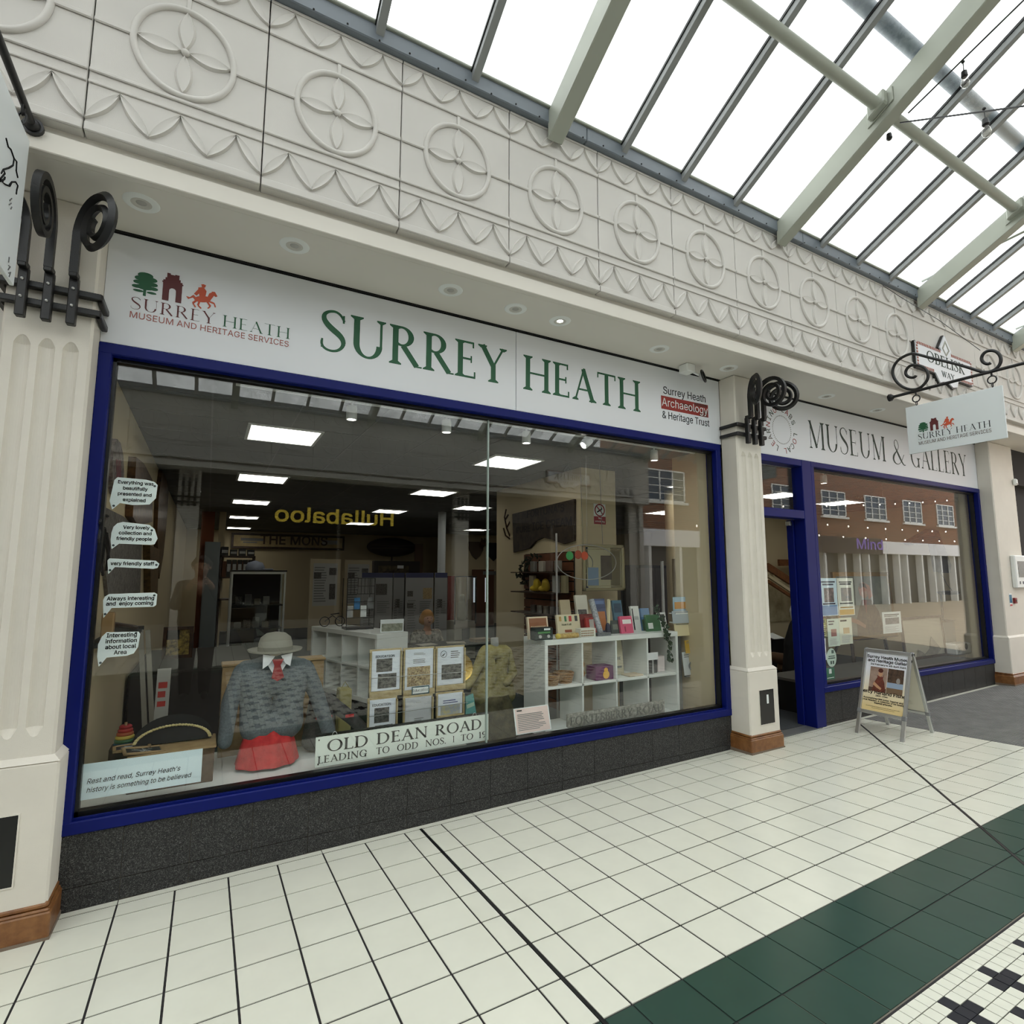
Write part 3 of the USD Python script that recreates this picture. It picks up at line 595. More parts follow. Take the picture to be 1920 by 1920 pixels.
part(fs, 'lettering', sans_at('MUSEUM AND HERITAGE SERVICES', .036, at_z(c0, zz), at_z(c1, zz)), flat(160, 92, 84))
a0, a1, a2 = P(1240, 766), P(1328, 783), P(1284, 742); hb = .125
zb = (P(1240, 766)[2] + P(1328, 783)[2]) / 2
bd = part(fs, 'red_band', bx(a0[0], a1[0], YS - .0012, YS, zb, zb + hb), flat(150, 46, 40))
part(bd, 'brick_shade', [bx(a0[0] + (a1[0] - a0[0]) * k, a0[0] + (a1[0] - a0[0]) * (k + w), YS - .0016, YS - .001, zb + i * .032, zb + i * .032 + .028) for k, i, w in ((.42, 2, .2), (.7, 3, .28), (.8, 0, .18), (.55, 1, .22), (.86, 1, .13))], flat(96, 38, 34))
xm = (a0[0] + a1[0]) / 2
part(fs, 'lettering', sans_at('Archaeology', .076, (a0[0] + .008, YS, zb + .03), (a1[0] - .008, YS, zb + .03), lift=.002), WHITE)
part(fs, 'lettering', sans_at('Surrey Heath', .07, (a0[0] + .03, YS, zb + .148), (a1[0] - .03, YS, zb + .148)), DB)
part(fs, 'lettering', sans_at('& Heritage Trust', .068, (a0[0] + .01, YS, zb - .088), (a1[0] + .01, YS, zb - .088)), DB)
fs2 = thing('fascia_sign', 'shorter white fascia sign with thin dark green lettering over the doorway', 'shop sign', (7.6, YS, 2.915))
part(fs2, 'sign_panel', bx(5.035, 10.15, YS, .07, 2.918, 3.583, .002), SIGNW)
ml, mr = P(1519, 836), P(1810, 897); zz = (ml[2] + mr[2]) / 2
for s, u0, u1 in (('MUSEUM', 1519, 1661), ('&', 1674, 1697), ('GALLERY', 1708, 1811)): part(fs2, 'lettering', serif(s, .325, at_z(P(u0, 860), zz), at_z(P(u1, 860), zz), thin=.016), DG)
cc = P(1466, 806); R1 = .20
ring_t = 'LOCAL LEARNING LABS '
for k, ch in enumerate(ring_t):
    if ch == ' ': continue
    a = math.radians(-8 - k * 360 / len(ring_t)) ; d = np.array([math.cos(a), 0, math.sin(a)]); tdir = np.array([math.sin(a), 0, -math.cos(a)])
    part(fs2, 'lettering', sans_c(ch, .062, cc + d * R1, tdir, d), (flat(60, 74, 62), flat(150, 70, 66), flat(96, 90, 84))[k % 3])
part(fs2, 'dotted_ring', [ext(Point(0, 0).buffer(.006, 4), .001, FY(YS, cc[0] + .155 * math.cos(a), cc[2] + .155 * math.sin(a))) for a in np.linspace(0, 6.28, 44)], flat(130, 130, 124))

# ------------------------------------------------------------------ wrought iron on the pilasters
def scroll_path(d, zc, r0, turns=2.15, n=72):
    th = np.linspace(0, turns * 2 * np.pi, n); r = r0 * (1 - .74 * (th / th[-1]) ** .8)
    s = r0 - r * np.cos(th) - (r0 - r) * .0; z = zc + r * np.sin(th)
    return s, z
def bracket(xc, w, label, zc=3.375, r0=.172):
    t = thing('scroll_bracket', label, 'iron bracket', (xc, -.16, 2.92)); x0, x1 = xc - w / 2, xc + w / 2; yf = -.135
    for z in (3.005, 3.095):
        part(t, 'strap', [bx(x0 - .03, x1 + .03, yf - .045, yf - .005, z - .016, z + .016, .004), bx(x0 - .034, x0 - .006, yf - .04, .035, z - .016, z + .016, .004), bx(x1 + .006, x1 + .034, yf - .04, .035, z - .016, z + .016, .004)], IRON)
    for k, ang in ((-1, -.62), (0, 0), (1, .62)):
        xu = xc + k * .098
        part(t, 'upright', [bx(xu - .019, xu + .019, yf - .085, yf - .045, 2.91, 3.16, .004), bx(xu - .017, xu + .017, yf - .12, yf - .05, 3.145, 3.18, .004)], IRON)
        d = np.array([math.sin(ang), -math.cos(ang), 0]); o = np.array([xu, yf - .105, 0]); s, z = scroll_path(d, zc, r0)
        pts = [o + [0, 0, 3.165], o + [0, 0, 3.22]] + [o + d * a + [0, 0, b] for a, b in zip(s, z)]
        part(t, 'scroll', tube(pts, np.linspace(.024, .016, len(pts)), 4), IRON, smooth=35)
        for z in (3.005, 3.095): part(t, 'rivet', sph((xu, yf - .087, z), .008, 1), ALU)
    return t
bracket(4.855, .361, 'black wrought iron bracket of three scrolls on the pilaster beside the doorway', zc=3.36, r0=.165)
bracket(-.463, .359, 'black wrought iron bracket of scrolls on the pilaster at the left edge')

# ------------------------------------------------------------------ projecting signs
def arm(t, x, z, y1, zs, ya=-.507):
    part(t, 'arm', cyl((x, ya, z), (x, y1, z), .0155, 10), IRON, smooth=40)
    part(t, 'wall_plate', [cyl((x, ya + .004, z), (x, ya - .02, z), .04, 16), sph((x, ya - .02, z), .03, 2)], IRON, smooth=40)
MX = 6.721
hs = thing('projecting_sign', 'white museum sign board hanging from a black scrolled arm beside the doorway', 'hanging sign', (MX, -1.0, 2.92))
arm(hs, MX, 3.585, -2.3, 0)
def H(u, v): p = atx(u, v, MX); return p
sc1 = [(1860, 718)]
q = [(1717, 640 + 160/3), (1719,693)]
pix = [(1712, 723), (1704, 721), (1700, 712), (1700, 703), (1706, 695), (1716, 690)]
def px_path(pts, n): 
    p = np.array([H(1660 + a * 260 / 1920, 620 + b * 260 / 1920) for a, b in pts]); t = np.linspace(0, 1, len(p))
    from scipy.interpolate import CubicSpline
    return CubicSpline(t, p)(np.linspace(0, 1, n))
part(hs, 'scroll', tube(px_path([(425, 620), (370, 650), (300, 625), (285, 560), (340, 490), (430, 478), (530, 510), (590, 600), (570, 700), (480, 790), (360, 815), (220, 765), (120, 650), (110, 520), (190, 400), (320, 330), (430, 325), (640, 380), (860, 432), (1080, 490), (1270, 550), (1400, 575), (1530, 530), (1600, 420), (1560, 310), (1450, 275), (1360, 320), (1335, 400), (1385, 455), (1460, 445)], 150), .0145, 8), IRON, smooth=50)
for yy in (-.762, -1.40):
    part(hs, 'hanger', [cyl((MX, yy, 3.60), (MX, yy, 3.54), .008, 8), tube(np.c_[0 * _a + MX, yy + .034 * np.cos(_a), 3.505 + .036 * np.sin(_a)], .006, 6, closed=True), tube(np.c_[MX + .014 * np.cos(_a), 0 * _a + yy, 3.452 + .024 * np.sin(_a)], .004, 6, closed=True)], IRON)
brd = part(hs, 'board', bx(MX - .008, MX + .008, -1.472, -.657, 2.925, 3.43, .002), mat('board_white', lin(218, 224, 226), .45))
o = np.array([MX - .0085, -.76, 3.13]); k_ = .083
logo(hs, o, (0, -1, 0), (0, 0, 1), .092)
zz = 3.058
part(hs, 'lettering', serif('SURREY', .063, (MX - .0085, -.755, zz), (MX - .0085, -1.055, zz), thin=.02), DB); part(hs, 'lettering', serif('HEATH', .063, (MX - .0085, -1.085, zz), (MX - .0085, -1.36, zz), thin=.02), DB)
part(hs, 'lettering', sans_at('MUSEUM AND HERITAGE SERVICES', .034, (MX - .0085, -.755, zz - .052), (MX - .0085, -1.36, zz - .052)), flat(110, 100, 96))
part(hs, 'stay_wire', tube([at(1655, 535, -.58), at(1690, 558, -.65), at(1760, 600, -.95), at(1838, 657, -1.33)], .003, 5), IRON)
ML = -.503
ls = thing('projecting_sign', 'white hanging sign with a black line drawing, cut by the left edge of the photo', 'hanging sign', (ML, -1.0, 2.9))
arm(ls, ML, 3.695, -1.9, 0)
part(ls, 'board', bx(ML - .008, ML + .008, -1.55, -.568, 2.903, 3.585, .002), mat('board_white', (1, 1, 1)))
def L3(u, v): p = atx(u, v, ML + .009); return np.array([p[0], p[1], p[2]])
def strokes(paths, r): 
    out = []
    for w in paths: out.append(tube([L3(*p) for p in w], r, 5))
    return out
part(ls, 'line_drawing', strokes([[(11, 259), (15, 275), (20, 280), (26, 297), (24, 310), (16, 315), (6, 318), (9, 325), (0, 336)], [(26, 297), (31, 303), (30, 320), (33, 333)], [(6, 318), (2, 325)], [(9, 332), (4, 341), (10, 346), (18, 349), (22, 341), (29, 341), (33, 348), (31, 356), (30, 364)], [(22, 341), (17, 347)], [(0, 340), (8, 336), (9, 332)]], .0035), INK)
part(ls, 'line_drawing', strokes([[(18, 376), (22, 372)], [(17, 384), (21, 381)], [(20, 392), (22, 388)], [(17, 482), (16, 492)], [(16, 498), (19, 500), (15, 506)], [(16, 512), (20, 510), (17, 519)]], .0022), flat(90, 92, 92))
for yy in (-.66, -1.4):
    part(ls, 'chain', [tube(np.c_[0 * _a + ML, yy + .014 * np.cos(_a), 3.67 + .03 * np.sin(_a)], .005, 6, closed=True), tube(np.c_[ML + .014 * np.cos(_a), 0 * _a + yy, 3.625 + .028 * np.sin(_a)], .005, 6, closed=True), tube(np.c_[0 * _a + ML, yy + .012 * np.cos(_a), 3.588 + .02 * np.sin(_a)], .003, 6, closed=True)], IRON)

# ------------------------------------------------------------------ street name plaque on the frieze
YP = -.575
ob = thing('street_plaque', 'white shaped street name plaque with a red brick border fixed to the frieze', 'street sign', (7.9, -.545, 3.91))
sh = unary_union([sbox(7.235, 4.02, 8.582, 4.325), Polygon([(7.80, 4.36), (7.94, 4.535), (8.08, 4.36), (7.94, 4.22)]), Polygon([(7.62, 4.05), (8.22, 4.05), (8.16, 3.93), (8.05, 3.905), (7.95, 3.945), (7.84, 3.945), (7.74, 3.915)])])
part(ob, 'plate', ext(sh, .035, FY(-.545)), SIGNW)
part(ob, 'backing_edge', ext(sh.buffer(.012), .025, FY(-.542)), BLACKP)
br = sbox(7.25, 4.035, 8.567, 4.31).exterior; n = int(br.length / .036); bk_, wh_ = [], []
for k in range(n):
    p, q2 = br.interpolate(k * .036), br.interpolate(k * .036 + .024)
    g = LineString([p, q2]).buffer(.016, cap_style=2)
    if 7.60 < p.x < 8.24 and p.y < 4.1 or 7.82 < p.x < 8.06 and p.y > 4.2: continue
    bk_.append(ext(g, .0015, FY(-.5805)))
part(ob, 'brick_border', bk_, flat(150, 92, 78))
part(ob, 'diamond', ext(Polygon([(7.85, 4.36), (7.94, 4.475), (8.03, 4.36), (7.94, 4.27)]).difference(Polygon([(7.88, 4.36), (7.94, 4.44), (8.0, 4.36), (7.94, 4.3)])), .0015, FY(-.5805)), flat(150, 152, 140))
part(ob, 'lettering', serif('OBELISK', .135, (7.46, -.58, 4.125), (8.38, -.58, 4.125)), DG); part(ob, 'lettering', serif('WAY', .07, (7.78, -.58, 4.0), (8.10, -.58, 4.0)), DG)
dup(ob, (8.22, 2 * RIDGE + .545, 3.83), 'street name plaque on the far frieze, seen mirrored in the long window', rz=math.pi)

# ------------------------------------------------------------------ soffit downlights
def downlight(x, y, label, glow=None):
    t = thing('downlight', label, 'downlight', (x, y, 3.6))
    part(t, 'trim_ring', lathe([(.030, -.003), (.055, -.006), (.078, -.005), (.084, 0), (.06, .004), (.03, .0)], (x, y, 3.6), 28), WHITE, smooth=40)
    part(t, 'baffle', lathe([(.020, .0), (.032, -.0045), (.040, -.0065), (.052, -.0045), (.056, .003)], (x, y, 3.6), 28), mat('baffle_grey', lin(200, 198, 190), .5), smooth=40)
    part(t, 'lens', lathe([(0, -.0055), (.018, -.005), (.026, -.001)], (x, y, 3.6), 20), glow or mat('lens_grey', lin(176, 174, 168), .2), smooth=True); return t
dl = downlight(-.104, -.30, 'round unlit soffit downlight nearest the left pilaster')
for (x, y), s in zip(((.65, -.29), (1.656, -.266), (2.176, -.25), (3.612, -.23), (4.501, -.22), (6.113, -.18), (7.135, -.17)), ('second unlit soffit downlight from the left', 'unlit soffit downlight above the gap between the two words of the long sign', 'unlit soffit downlight just left of the lit one', 'unlit soffit downlight left of the emergency spotlight', 'unlit soffit downlight just right of the emergency spotlight', 'unlit soffit downlight above the doorway sign', 'unlit soffit downlight behind the projecting sign')):
    dup(dl, (x, y, 3.6), s, 'soffit downlights')
tag(dl, group='soffit downlights')
downlight(2.569, -.248, 'the one soffit downlight that is lit', SPOT)
em = thing('emergency_spotlight', 'white emergency spotlight with one round lamp head under the soffit', 'spotlight', (4.12, -.15, 3.5))
part(em, 'housing', bx(4.04, 4.15, -.14, -.03, 3.52, 3.6, .01), WHITE)
part(em, 'arm', cyl((4.13, -.10, 3.54), (4.19, -.14, 3.50), .01), WHITE)
Mh = frame((4.21, -.16, 3.485), (.9, .45, 0), (-.1, .2, 1))
part(em, 'lamp_ring', rot(tube(np.c_[.055 * np.cos(_a), .055 * np.sin(_a), 0 * _a + .01], .009, 8, closed=True), Mh), BLACKP, smooth=50)
part(em, 'reflector', rot(lathe([(0, -.03), (.03, -.022), (.05, .0), (.055, .01)], (0, 0, 0), 24), Mh), ALU, smooth=True)
part(em, 'lamp', rot(sph((0, 0, -.012), .012, 2), Mh), WHITE, smooth=True)

# ------------------------------------------------------------------ A-board
ab = thing('a_board', 'silver framed A-board with a cream exhibition poster standing outside the doorway', 'A-board', (6.37, -.48, fz(6.37, -.48)))
zf0 = fz(6.08, -.48); ztop = zf0 + .80
for sgn, xf, nm in ((-1, 6.085, 'front'), (1, 6.65, 'back')):
    xt = 6.367 + sgn * .012; up = np.array([xt - xf, 0, ztop - zf0]); Lh = np.linalg.norm(up); upn = up / Lh
    xd = np.array([0, -1.0, 0]) if sgn < 0 else np.array([0, 1.0, 0])
    M = frame((xf, -.265 if sgn < 0 else -.705, zf0 + .0), xd, upn); W = .44
    loc = lambda a0, a1, b0, b1, d0, d1, bv=.004: rot(bx(a0, a1, b0, b1, d0, d1, bv), M)
    part(ab, 'leg', [loc(0, .034, -.012 * (1 if sgn < 0 else .6), .02, -.012, .016), loc(0, .034, .01, .24, -.01, .014)], ALU); part(ab, 'leg', [loc(W - .034, W, .01, .24, -.01, .014), loc(W - .034, W, -.022, .02, -.012, .016)], ALU)
    fr = part(ab, 'snap_frame', [loc(0, .03, .22, Lh, -.01, .016), loc(W - .03, W, .22, Lh, -.01, .016), loc(0, W, .20, .232, -.012, .017), loc(0, W, Lh - .034, Lh, -.012, .018)], ALU)
    part(fr, 'corner_cap', [loc(-.003, .037, .195, .238, -.013, .02, .006), loc(W - .037, W + .003, .195, .238, -.013, .02, .006)], mat('cap_grey', lin(120, 122, 124), .4))
    part(ab, 'poster_back', loc(.03, W - .03, .23, Lh - .03, -.006, 0, 0), mat('back_sheet', lin(206, 202, 186), .6))
    if sgn < 0:
        b0, b1 = .232, Lh - .034; Hh = b1 - b0; a0, a1 = .031, W - .031; Wp = a1 - a0
        n = {'tc': ('geometry', {}), 's': ('separate_xyz', {}), 'mr': ('map_range', dict(from_min=zf0 + .25, from_max=zf0 + .62, to_min=0.0, to_max=1.0, clamp=True)), 'r': ('rgb_ramp', dict(ramp=[(0.0, lin(232, 208, 150)), (0.5, lin(236, 226, 200)), (1.0, lin(236, 238, 246))])), 'p': ('principled_bsdf', dict(roughness=.3))}
        PG = usdkit.material(stage, '/World/Looks/poster_print', n, [('tc.position', 's.vector'), ('s.z', 'mr.value'), ('mr.result', 'r.fac'), ('r.color', 'p.base_color')], surface='p.BSDF')
        po = part(ab, 'poster', loc(a0, a1, b0, b1, 0, .002, 0), PG, label='cream poster with two pictures')
        g3 = lambda a, b, d=.0022: (M @ [a0 + Wp * a, b0 + Hh * b, d, 1])[:3]
        def tx(s, h, a, b, bold=True, sq=1.0): part(po, 'lettering', sans_c(s, h, g3(a, b), xd, upn, .0008, bold, sq), INK)
        tx('Surrey Heath Museum', .029, .55, .905); tx('and Heritage Gallery', .029, .54, .840); tx('3rd February to 4th April 2026', .0165, .54, .785)
        tx('Percy Harland Fisher', .032, .50, .295); tx('1865-1944', .014, .46, .255); tx('Accomplished RBA Artist, Teacher and', .0145, .5, .20); tx('Local Resident. A collection of his locally', .0145, .5, .165); tx('inspired artworks.', .0145, .52, .13)
        part(po, 'small_print', bars(M @ np.block([[np.eye(3), np.array([[a0], [b0], [.0022]])], [np.zeros(3), 1]]), [(.1 * Wp, .92 * Wp, .075 * Hh, .004), (.25 * Wp, .8 * Wp, .05 * Hh, .003)]), flat(120, 104, 76))
        def patch(poly, m, d=.0024, name='picture'): 
            q = affinity.affine_transform(poly, [Wp, 0, 0, Hh, a0, b0]); return part(po, name, ext(q, .0006, M @ np.array([[1,0,0,0],[0,1,0,0],[0,0,1,d],[0,0,0,1.]])), m)
        SKYP = mat('print_pinkish', lin(176, 152, 136), .4, col2=lin(140, 116, 104), vs=9)
        patch(sbox(.12, .335, .55, .755), SKYP); patch(sbox(.12, .335, .55, .40), flat(92, 70, 58), .003)
        patch(Polygon([(.20, .335), (.26, .50), (.33, .60), (.42, .60), (.50, .50), (.54, .335)]), mat('print_brown', lin(122, 62, 48), .4, col2=lin(84, 44, 36), vs=30), .0036)
        patch(affinity.scale(Point(.385, .655).buffer(.052), 1, 1.2), flat(196, 150, 118), .0042); patch(affinity.scale(Point(.385, .70).buffer(.06), 1, .6), flat(86, 40, 30), .0048); patch(Polygon([(.30, .62), (.34, .56), (.45, .56), (.48, .66), (.45, .60), (.40, .57), (.35, .60)]), flat(112, 46, 36), .0048)
        patch(Polygon([(.22, .45), (.32, .40), (.42, .37), (.44, .40), (.34, .45), (.25, .50)]), flat(190, 146, 112), .0046)
        patch(sbox(.56, .335, .94, .755), mat('print_dark', lin(96, 74, 58), .4, col2=lin(52, 38, 32), vs=40)); patch(sbox(.56, .42, .94, .52), flat(150, 168, 190), .003); patch(sbox(.56, .335, .94, .43), flat(120, 96, 72), .0036); patch(affinity.scale(Point(.82, .56).buffer(.045), 1, 1.1), flat(150, 144, 138), .0036)
part(ab, 'hinge', [sph((6.367, y, ztop - .005), .017, 2) for y in (-.275, -.695)], mat('cap_grey', (0, 0, 0)))

# ------------------------------------------------------------------ things on the right hand pilaster
yr = -.1205
wb = thing('wall_box', 'white wall mounted cabinet with a small dark screen on the right hand pilaster', 'wall cabinet', (10.70, yr, 1.47))
part(wb, 'case', bx(10.475, 10.90, yr - .06, yr, 1.475, 1.945, .012), WHITE)
part(wb, 'screen', bx(10.55, 10.84, yr - .063, yr - .058, 1.63, 1.86), mat('screen_dark', lin(70, 66, 52), .2)); part(wb, 'key', [bx(10.56 + .1 * k, 10.59 + .1 * k, yr - .064, yr - .058, 1.53, 1.57) for k in range(3)], mat('key_grey', lin(90, 92, 96), .5))
st1 = thing('wall_notice', 'small blue and white instruction notice below the wall box', 'notice', (10.36, yr, 1.21))
part(st1, 'sheet', plate(10.325, 10.415, 1.215, 1.40, yr, .003), WHITE); part(st1, 'blue_print', plate(10.330, 10.41, 1.265, 1.38, yr - .003, .001), flat(52, 110, 140)); part(st1, 'red_print', plate(10.332, 10.408, 1.22, 1.245, yr - .003, .001), flat(186, 60, 66))
st2 = thing('call_point', 'small dark red call point beside the blue notice', 'alarm point', (10.46, yr, 1.25)); part(st2, 'case', bx(10.44, 10.51, yr - .03, yr, 1.255, 1.335, .006), flat(132, 44, 44)); part(st2, 'button', plate(10.46, 10.49, 1.28, 1.31, yr - .03, .004), BLACKP)
sn = thing('door_sensor', 'white rounded sensor box at the top of the right hand pilaster', 'sensor', (10.86, yr, 3.0)); part(sn, 'case', bx(10.83, 10.90, yr - .05, yr, 3.0, 3.1, .015), WHITE); part(sn, 'lens', bx(10.84, 10.89, yr - .052, yr - .049, 3.01, 3.03), mat('lens_grey', (0, 0, 0)))

# ------------------------------------------------------------------ festoon lights under the roof
def festoon(label, ends, bulbs, lit=False, sag=.0, r=.006):
    p, q = map(np.asarray, ends); t = thing('festoon_cable', label, 'string light', (p + q) / 2)
    s = np.linspace(0, 1, 24)[:, None]; pts = p + (q - p) * s - np.array([0, 0, 1]) * sag * 4 * s * (1 - s)
    part(t, 'cable', tube(pts, r, 5), IRON)
    for b in bulbs:
        b = np.asarray(b, float)
        bb = part(t, 'lamp_holder', [cyl(b + [0, 0, .055], b + [0, 0, .15], .003, 5), lathe([(0, .075), (.018, .07), (.022, .03), (.016, .02), (0, .02)], b, 12), sph(b + [0, 0, .15], .012, 1)], BLACKP)
        part(bb, 'bulb', lathe([(.012, .022), (.022, .0), (.028, -.03), (.02, -.055), (0, -.064)], b, 14), SPOT if lit else BULB, smooth=True)
    return t
A1, A2 = at(1703, 212, -1.60), at(1925, -5, -2.40); B1, B2 = at(1688, 230, -1.60), at(1925, 198, -2.40)
k = .48; ba = A1 + (A2 - A1) * k
festoon('string light cable rising steeply from the second rafter with one clear bulb', (A1, A2), [at(1809, 150, -1.985)])
festoon('nearly level string light cable from the second rafter with one clear bulb', (B1, B2), [at(1849, 241, -2.145)])
tb = thing('festoon_bulb', 'single clear bulb hanging just right of the second rafter', 'light bulb', at(1668, 262, -1.5))
b = at(1668, 266, -1.5); part(tb, 'lamp_holder', lathe([(0, .075), (.018, .07), (.022, .03), (.016, .02), (0, .02)], b, 12), BLACKP); part(tb, 'bulb', lathe([(.012, .022), (.022, .0), (.028, -.03), (.02, -.055), (0, -.064)], b, 14), BULB, smooth=True)
for k, (p, q) in enumerate((((15, -8.6, 4.1), (40, -10.6, 6.4)), ((14, -9.4, 3.5), (44, -10.8, 3.9)), ((15, -9, 3.9), (42, -10.8, 4.4)))):
    p, q = np.array(p), np.array(q)
    festoon(('high', 'low', 'middle')[k] + ' string of glowing bulbs over the street, seen reflected in the right window', (p, q), [p + (q - p) * s - [0, 0, .15 + .8 * s * (1 - s)] for s in np.linspace(.03, .97, 16)], True, .2)
# ------------------------------------------------------------------ the museum inside
ZC, ZFL = 2.9, .085
sh_ = thing('interior_shell', 'cream walls and columns of the museum room', 'room', (5, 7, 0), kind='structure')
part(sh_, 'left_wall', bx(-.62, -.27, .165, 14, 0, 3.6), WALL); part(sh_, 'right_wall', bx(11.4, 11.6, .17, 14, 0, 3.6), WALL); part(sh_, 'back_wall', bx(-.6, 11.6, 13.8, 14.2, 0, 3.6), WALL)
part(sh_, 'front_header', bx(-.62, 11.6, .125, .165, 2.93, 3.63), PAINT)
part(sh_, 'front_side', bx(10.15, 11.6, .13, .3, 0, 3.6), WALL)
NX = 4.585
ny = 0.62
part(sh_, 'window_nib', bx(NX, 5.0, .17, ny, 0, 2.9), WALL)
part(sh_, 'riser', bx(-.27, 4.65, .125, .16, 0, .40), BLACKM); part(sh_, 'riser', bx(6.09, 10.15, .125, .16, 0, .46), BLACKM)
solo('shop_floor', 'dark carpeted floor of the museum room', 'floor', bx(-.6, 11.6, .16, 14, 0, ZFL), CARPET, kind='structure')
ce = thing('ceiling', 'white suspended ceiling of the museum room, its dimness put into a grey colour', 'ceiling', (5, 7, ZC), kind='structure')
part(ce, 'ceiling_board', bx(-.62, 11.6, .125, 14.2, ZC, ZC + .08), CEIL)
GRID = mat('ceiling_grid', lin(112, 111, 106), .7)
part(ce, 'ceiling_grid', [bx(-.27, 11.4, y - .006, y + .006, ZC - .003, ZC) for y in np.arange(.7, 13.8, .585)] + [bx(x - .006, x + .006, .17, 13.8, ZC - .003, ZC) for x in np.arange(.27, 11.4, .585)], GRID, kind='stuff')
def lamp_panel(x, y, label):
    t = thing('ceiling_panel_light', label, 'ceiling light', (x, y, ZC - .008), group='square ceiling light panels')
    part(t, 'frame', [bx(x + a, x + b, y + c, y + d, ZC - .014, ZC - .004) for a, b, c, d in ((-.30, .30, -.30, -.275), (-.30, .30, .275, .30), (-.30, -.275, -.275, .275), (.275, .30, -.275, .275))], WHITE)
    part(t, 'diffuser', bx(x - .275, x + .275, y - .275, y + .275, ZC - .012, ZC - .006), LAMP); return t
l0 = lamp_panel(.83, 1.58, 'large lit ceiling panel at upper left, nearest the speech bubbles')
for x, y, s in ((.86, 4.1, 'lit ceiling panel, second in the left row'), (.89, 6.75, 'lit ceiling panel, third in the left row'), (.93, 9.65, 'lit ceiling panel, fourth in the left row'), (.97, 12.8, 'farthest lit ceiling panel of the left row'),
    (3.14, 1.65, 'large lit ceiling panel at top centre beside the glazing joint'), (3.24, 4.2, 'lit ceiling panel right of the yellow lettering'), (4.56, 5.65, 'lit ceiling panel crossing the glazing joint at middle height'), (3.37, 6.95, 'lit ceiling panel over the end of the yellow lettering'), (3.5, 9.9, 'small lit ceiling panel below the yellow lettering'), (6.8, 10.2, 'small lit ceiling panel left of the glazing joint above the shields'),
    (6.18, 1.75, 'large lit ceiling panel cut by the right end of the long window'), (8.24, 4.45, 'flat diamond ceiling panel light above the narrow cream column'), (8.05, 1.8, 'lit ceiling panel behind the transom light over the doorway'), (9.78, 1.86, 'lit ceiling panel at the top of the right hand window'), (6.1, 4.4, 'lit ceiling panel right of the no smoking sign'), (8.1, 8.2, 'tiny lit ceiling panel right of the wall with the no smoking sign'), (1.0, 0.0, '')):
    if s: dup(l0, (x, y, ZC - .008), s)
def rect(u0, v0, u1, v1, y):
    um, vm = (u0 + u1) / 2, (v0 + v1) / 2
    return at(u0, vm, y)[0], at(u1, vm, y)[0], at(um, v1, y)[2], at(um, v0, y)[2]
def pix(pts, y, ou=0, ov=0, s=1.0): return Polygon([tuple(at(ou + a / s, ov + b / s, y)[[0, 2]]) for a, b in pts])
def sheet(name, label, cat, box, y, m, d=.004, prints=(), texts=(), group=None, pname='sheet', z0=None, lean=0.0, edge=None, par=None):
    """an upright flat thing in the plane y: box = pixel rectangle or (x0, x1, z0, z1); prints in fractions of it: (a0, b0, a1, b1, material)"""
    x0, x1, za, zb = rect(*box, y) if len(box) == 4 and box[0] > 30 else box
    if z0 is not None: zb += z0 - za; za = z0
    W, Hh = x1 - x0, zb - za
    M = frame((x0, y, za), (1, 0, 0), (0, math.sin(lean), math.cos(lean)))
    t = par or thing(name, label, cat, (x0 + W / 2, y, za), group)
    lb = lambda a0, b0, a1, b1, c0, c1: rot(bx(a0 * W, a1 * W, b0 * Hh, b1 * Hh, c0, c1), M)
    part(t, pname, lb(0, 0, 1, 1, -d, 0), m)
    if edge: part(t, 'frame', [lb(-edge[1] / W, -edge[1] / Hh, 0, 1 + edge[1] / Hh, -d, .012), lb(1, -edge[1] / Hh, 1 + edge[1] / W, 1 + edge[1] / Hh, -d, .012), lb(0, -edge[1] / Hh, 1, 0, -d, .012), lb(0, 1, 1, 1 + edge[1] / Hh, -d, .012)], edge[0])
    for k, q in enumerate(prints):
        nm = q[5] if len(q) > 5 else 'print'
        part(t, nm, lb(q[0], q[1], q[2], q[3], .0002 + .0003 * k, .0008 + .0003 * k), q[4])
    for s, a, b, h, mm, bold in texts:
        part(t, 'lettering', sans_c(s, h, (M @ [a * W, b * Hh, .002, 1])[:3], (1, 0, 0), M[:3, 1], .0002, bold), mm)
    return t
def lines(a0, a1, b0, b1, n, m, name='text_lines'):
    return [(a0, b0 + (b1 - b0) * (k + .2) / n, a0 + (a1 - a0) * rnd.uniform(.7, 1), b0 + (b1 - b0) * (k + .62) / n, m, name) for k in range(n)]
GRY, LGR, PHO = flat(120, 122, 122), flat(176, 178, 176), mat('photo_print', lin(110, 108, 104), .4, col2=lin(24, 24, 26), vs=60)
PHOC = mat('photo_colour', lin(206, 186, 140), .4, col2=lin(92, 66, 44), vs=70)
TAN = mat('tan_board', lin(172, 146, 104), .6, col2=lin(150, 122, 84), vs=12); DKW = mat('dark_wood', lin(70, 48, 32), .5, col2=lin(44, 28, 18), vs=15); KAL = mat('shelf_white', lin(224, 228, 224), .4); GOLD = mat('gold_frame', lin(150, 118, 62), .35, metal=.6)

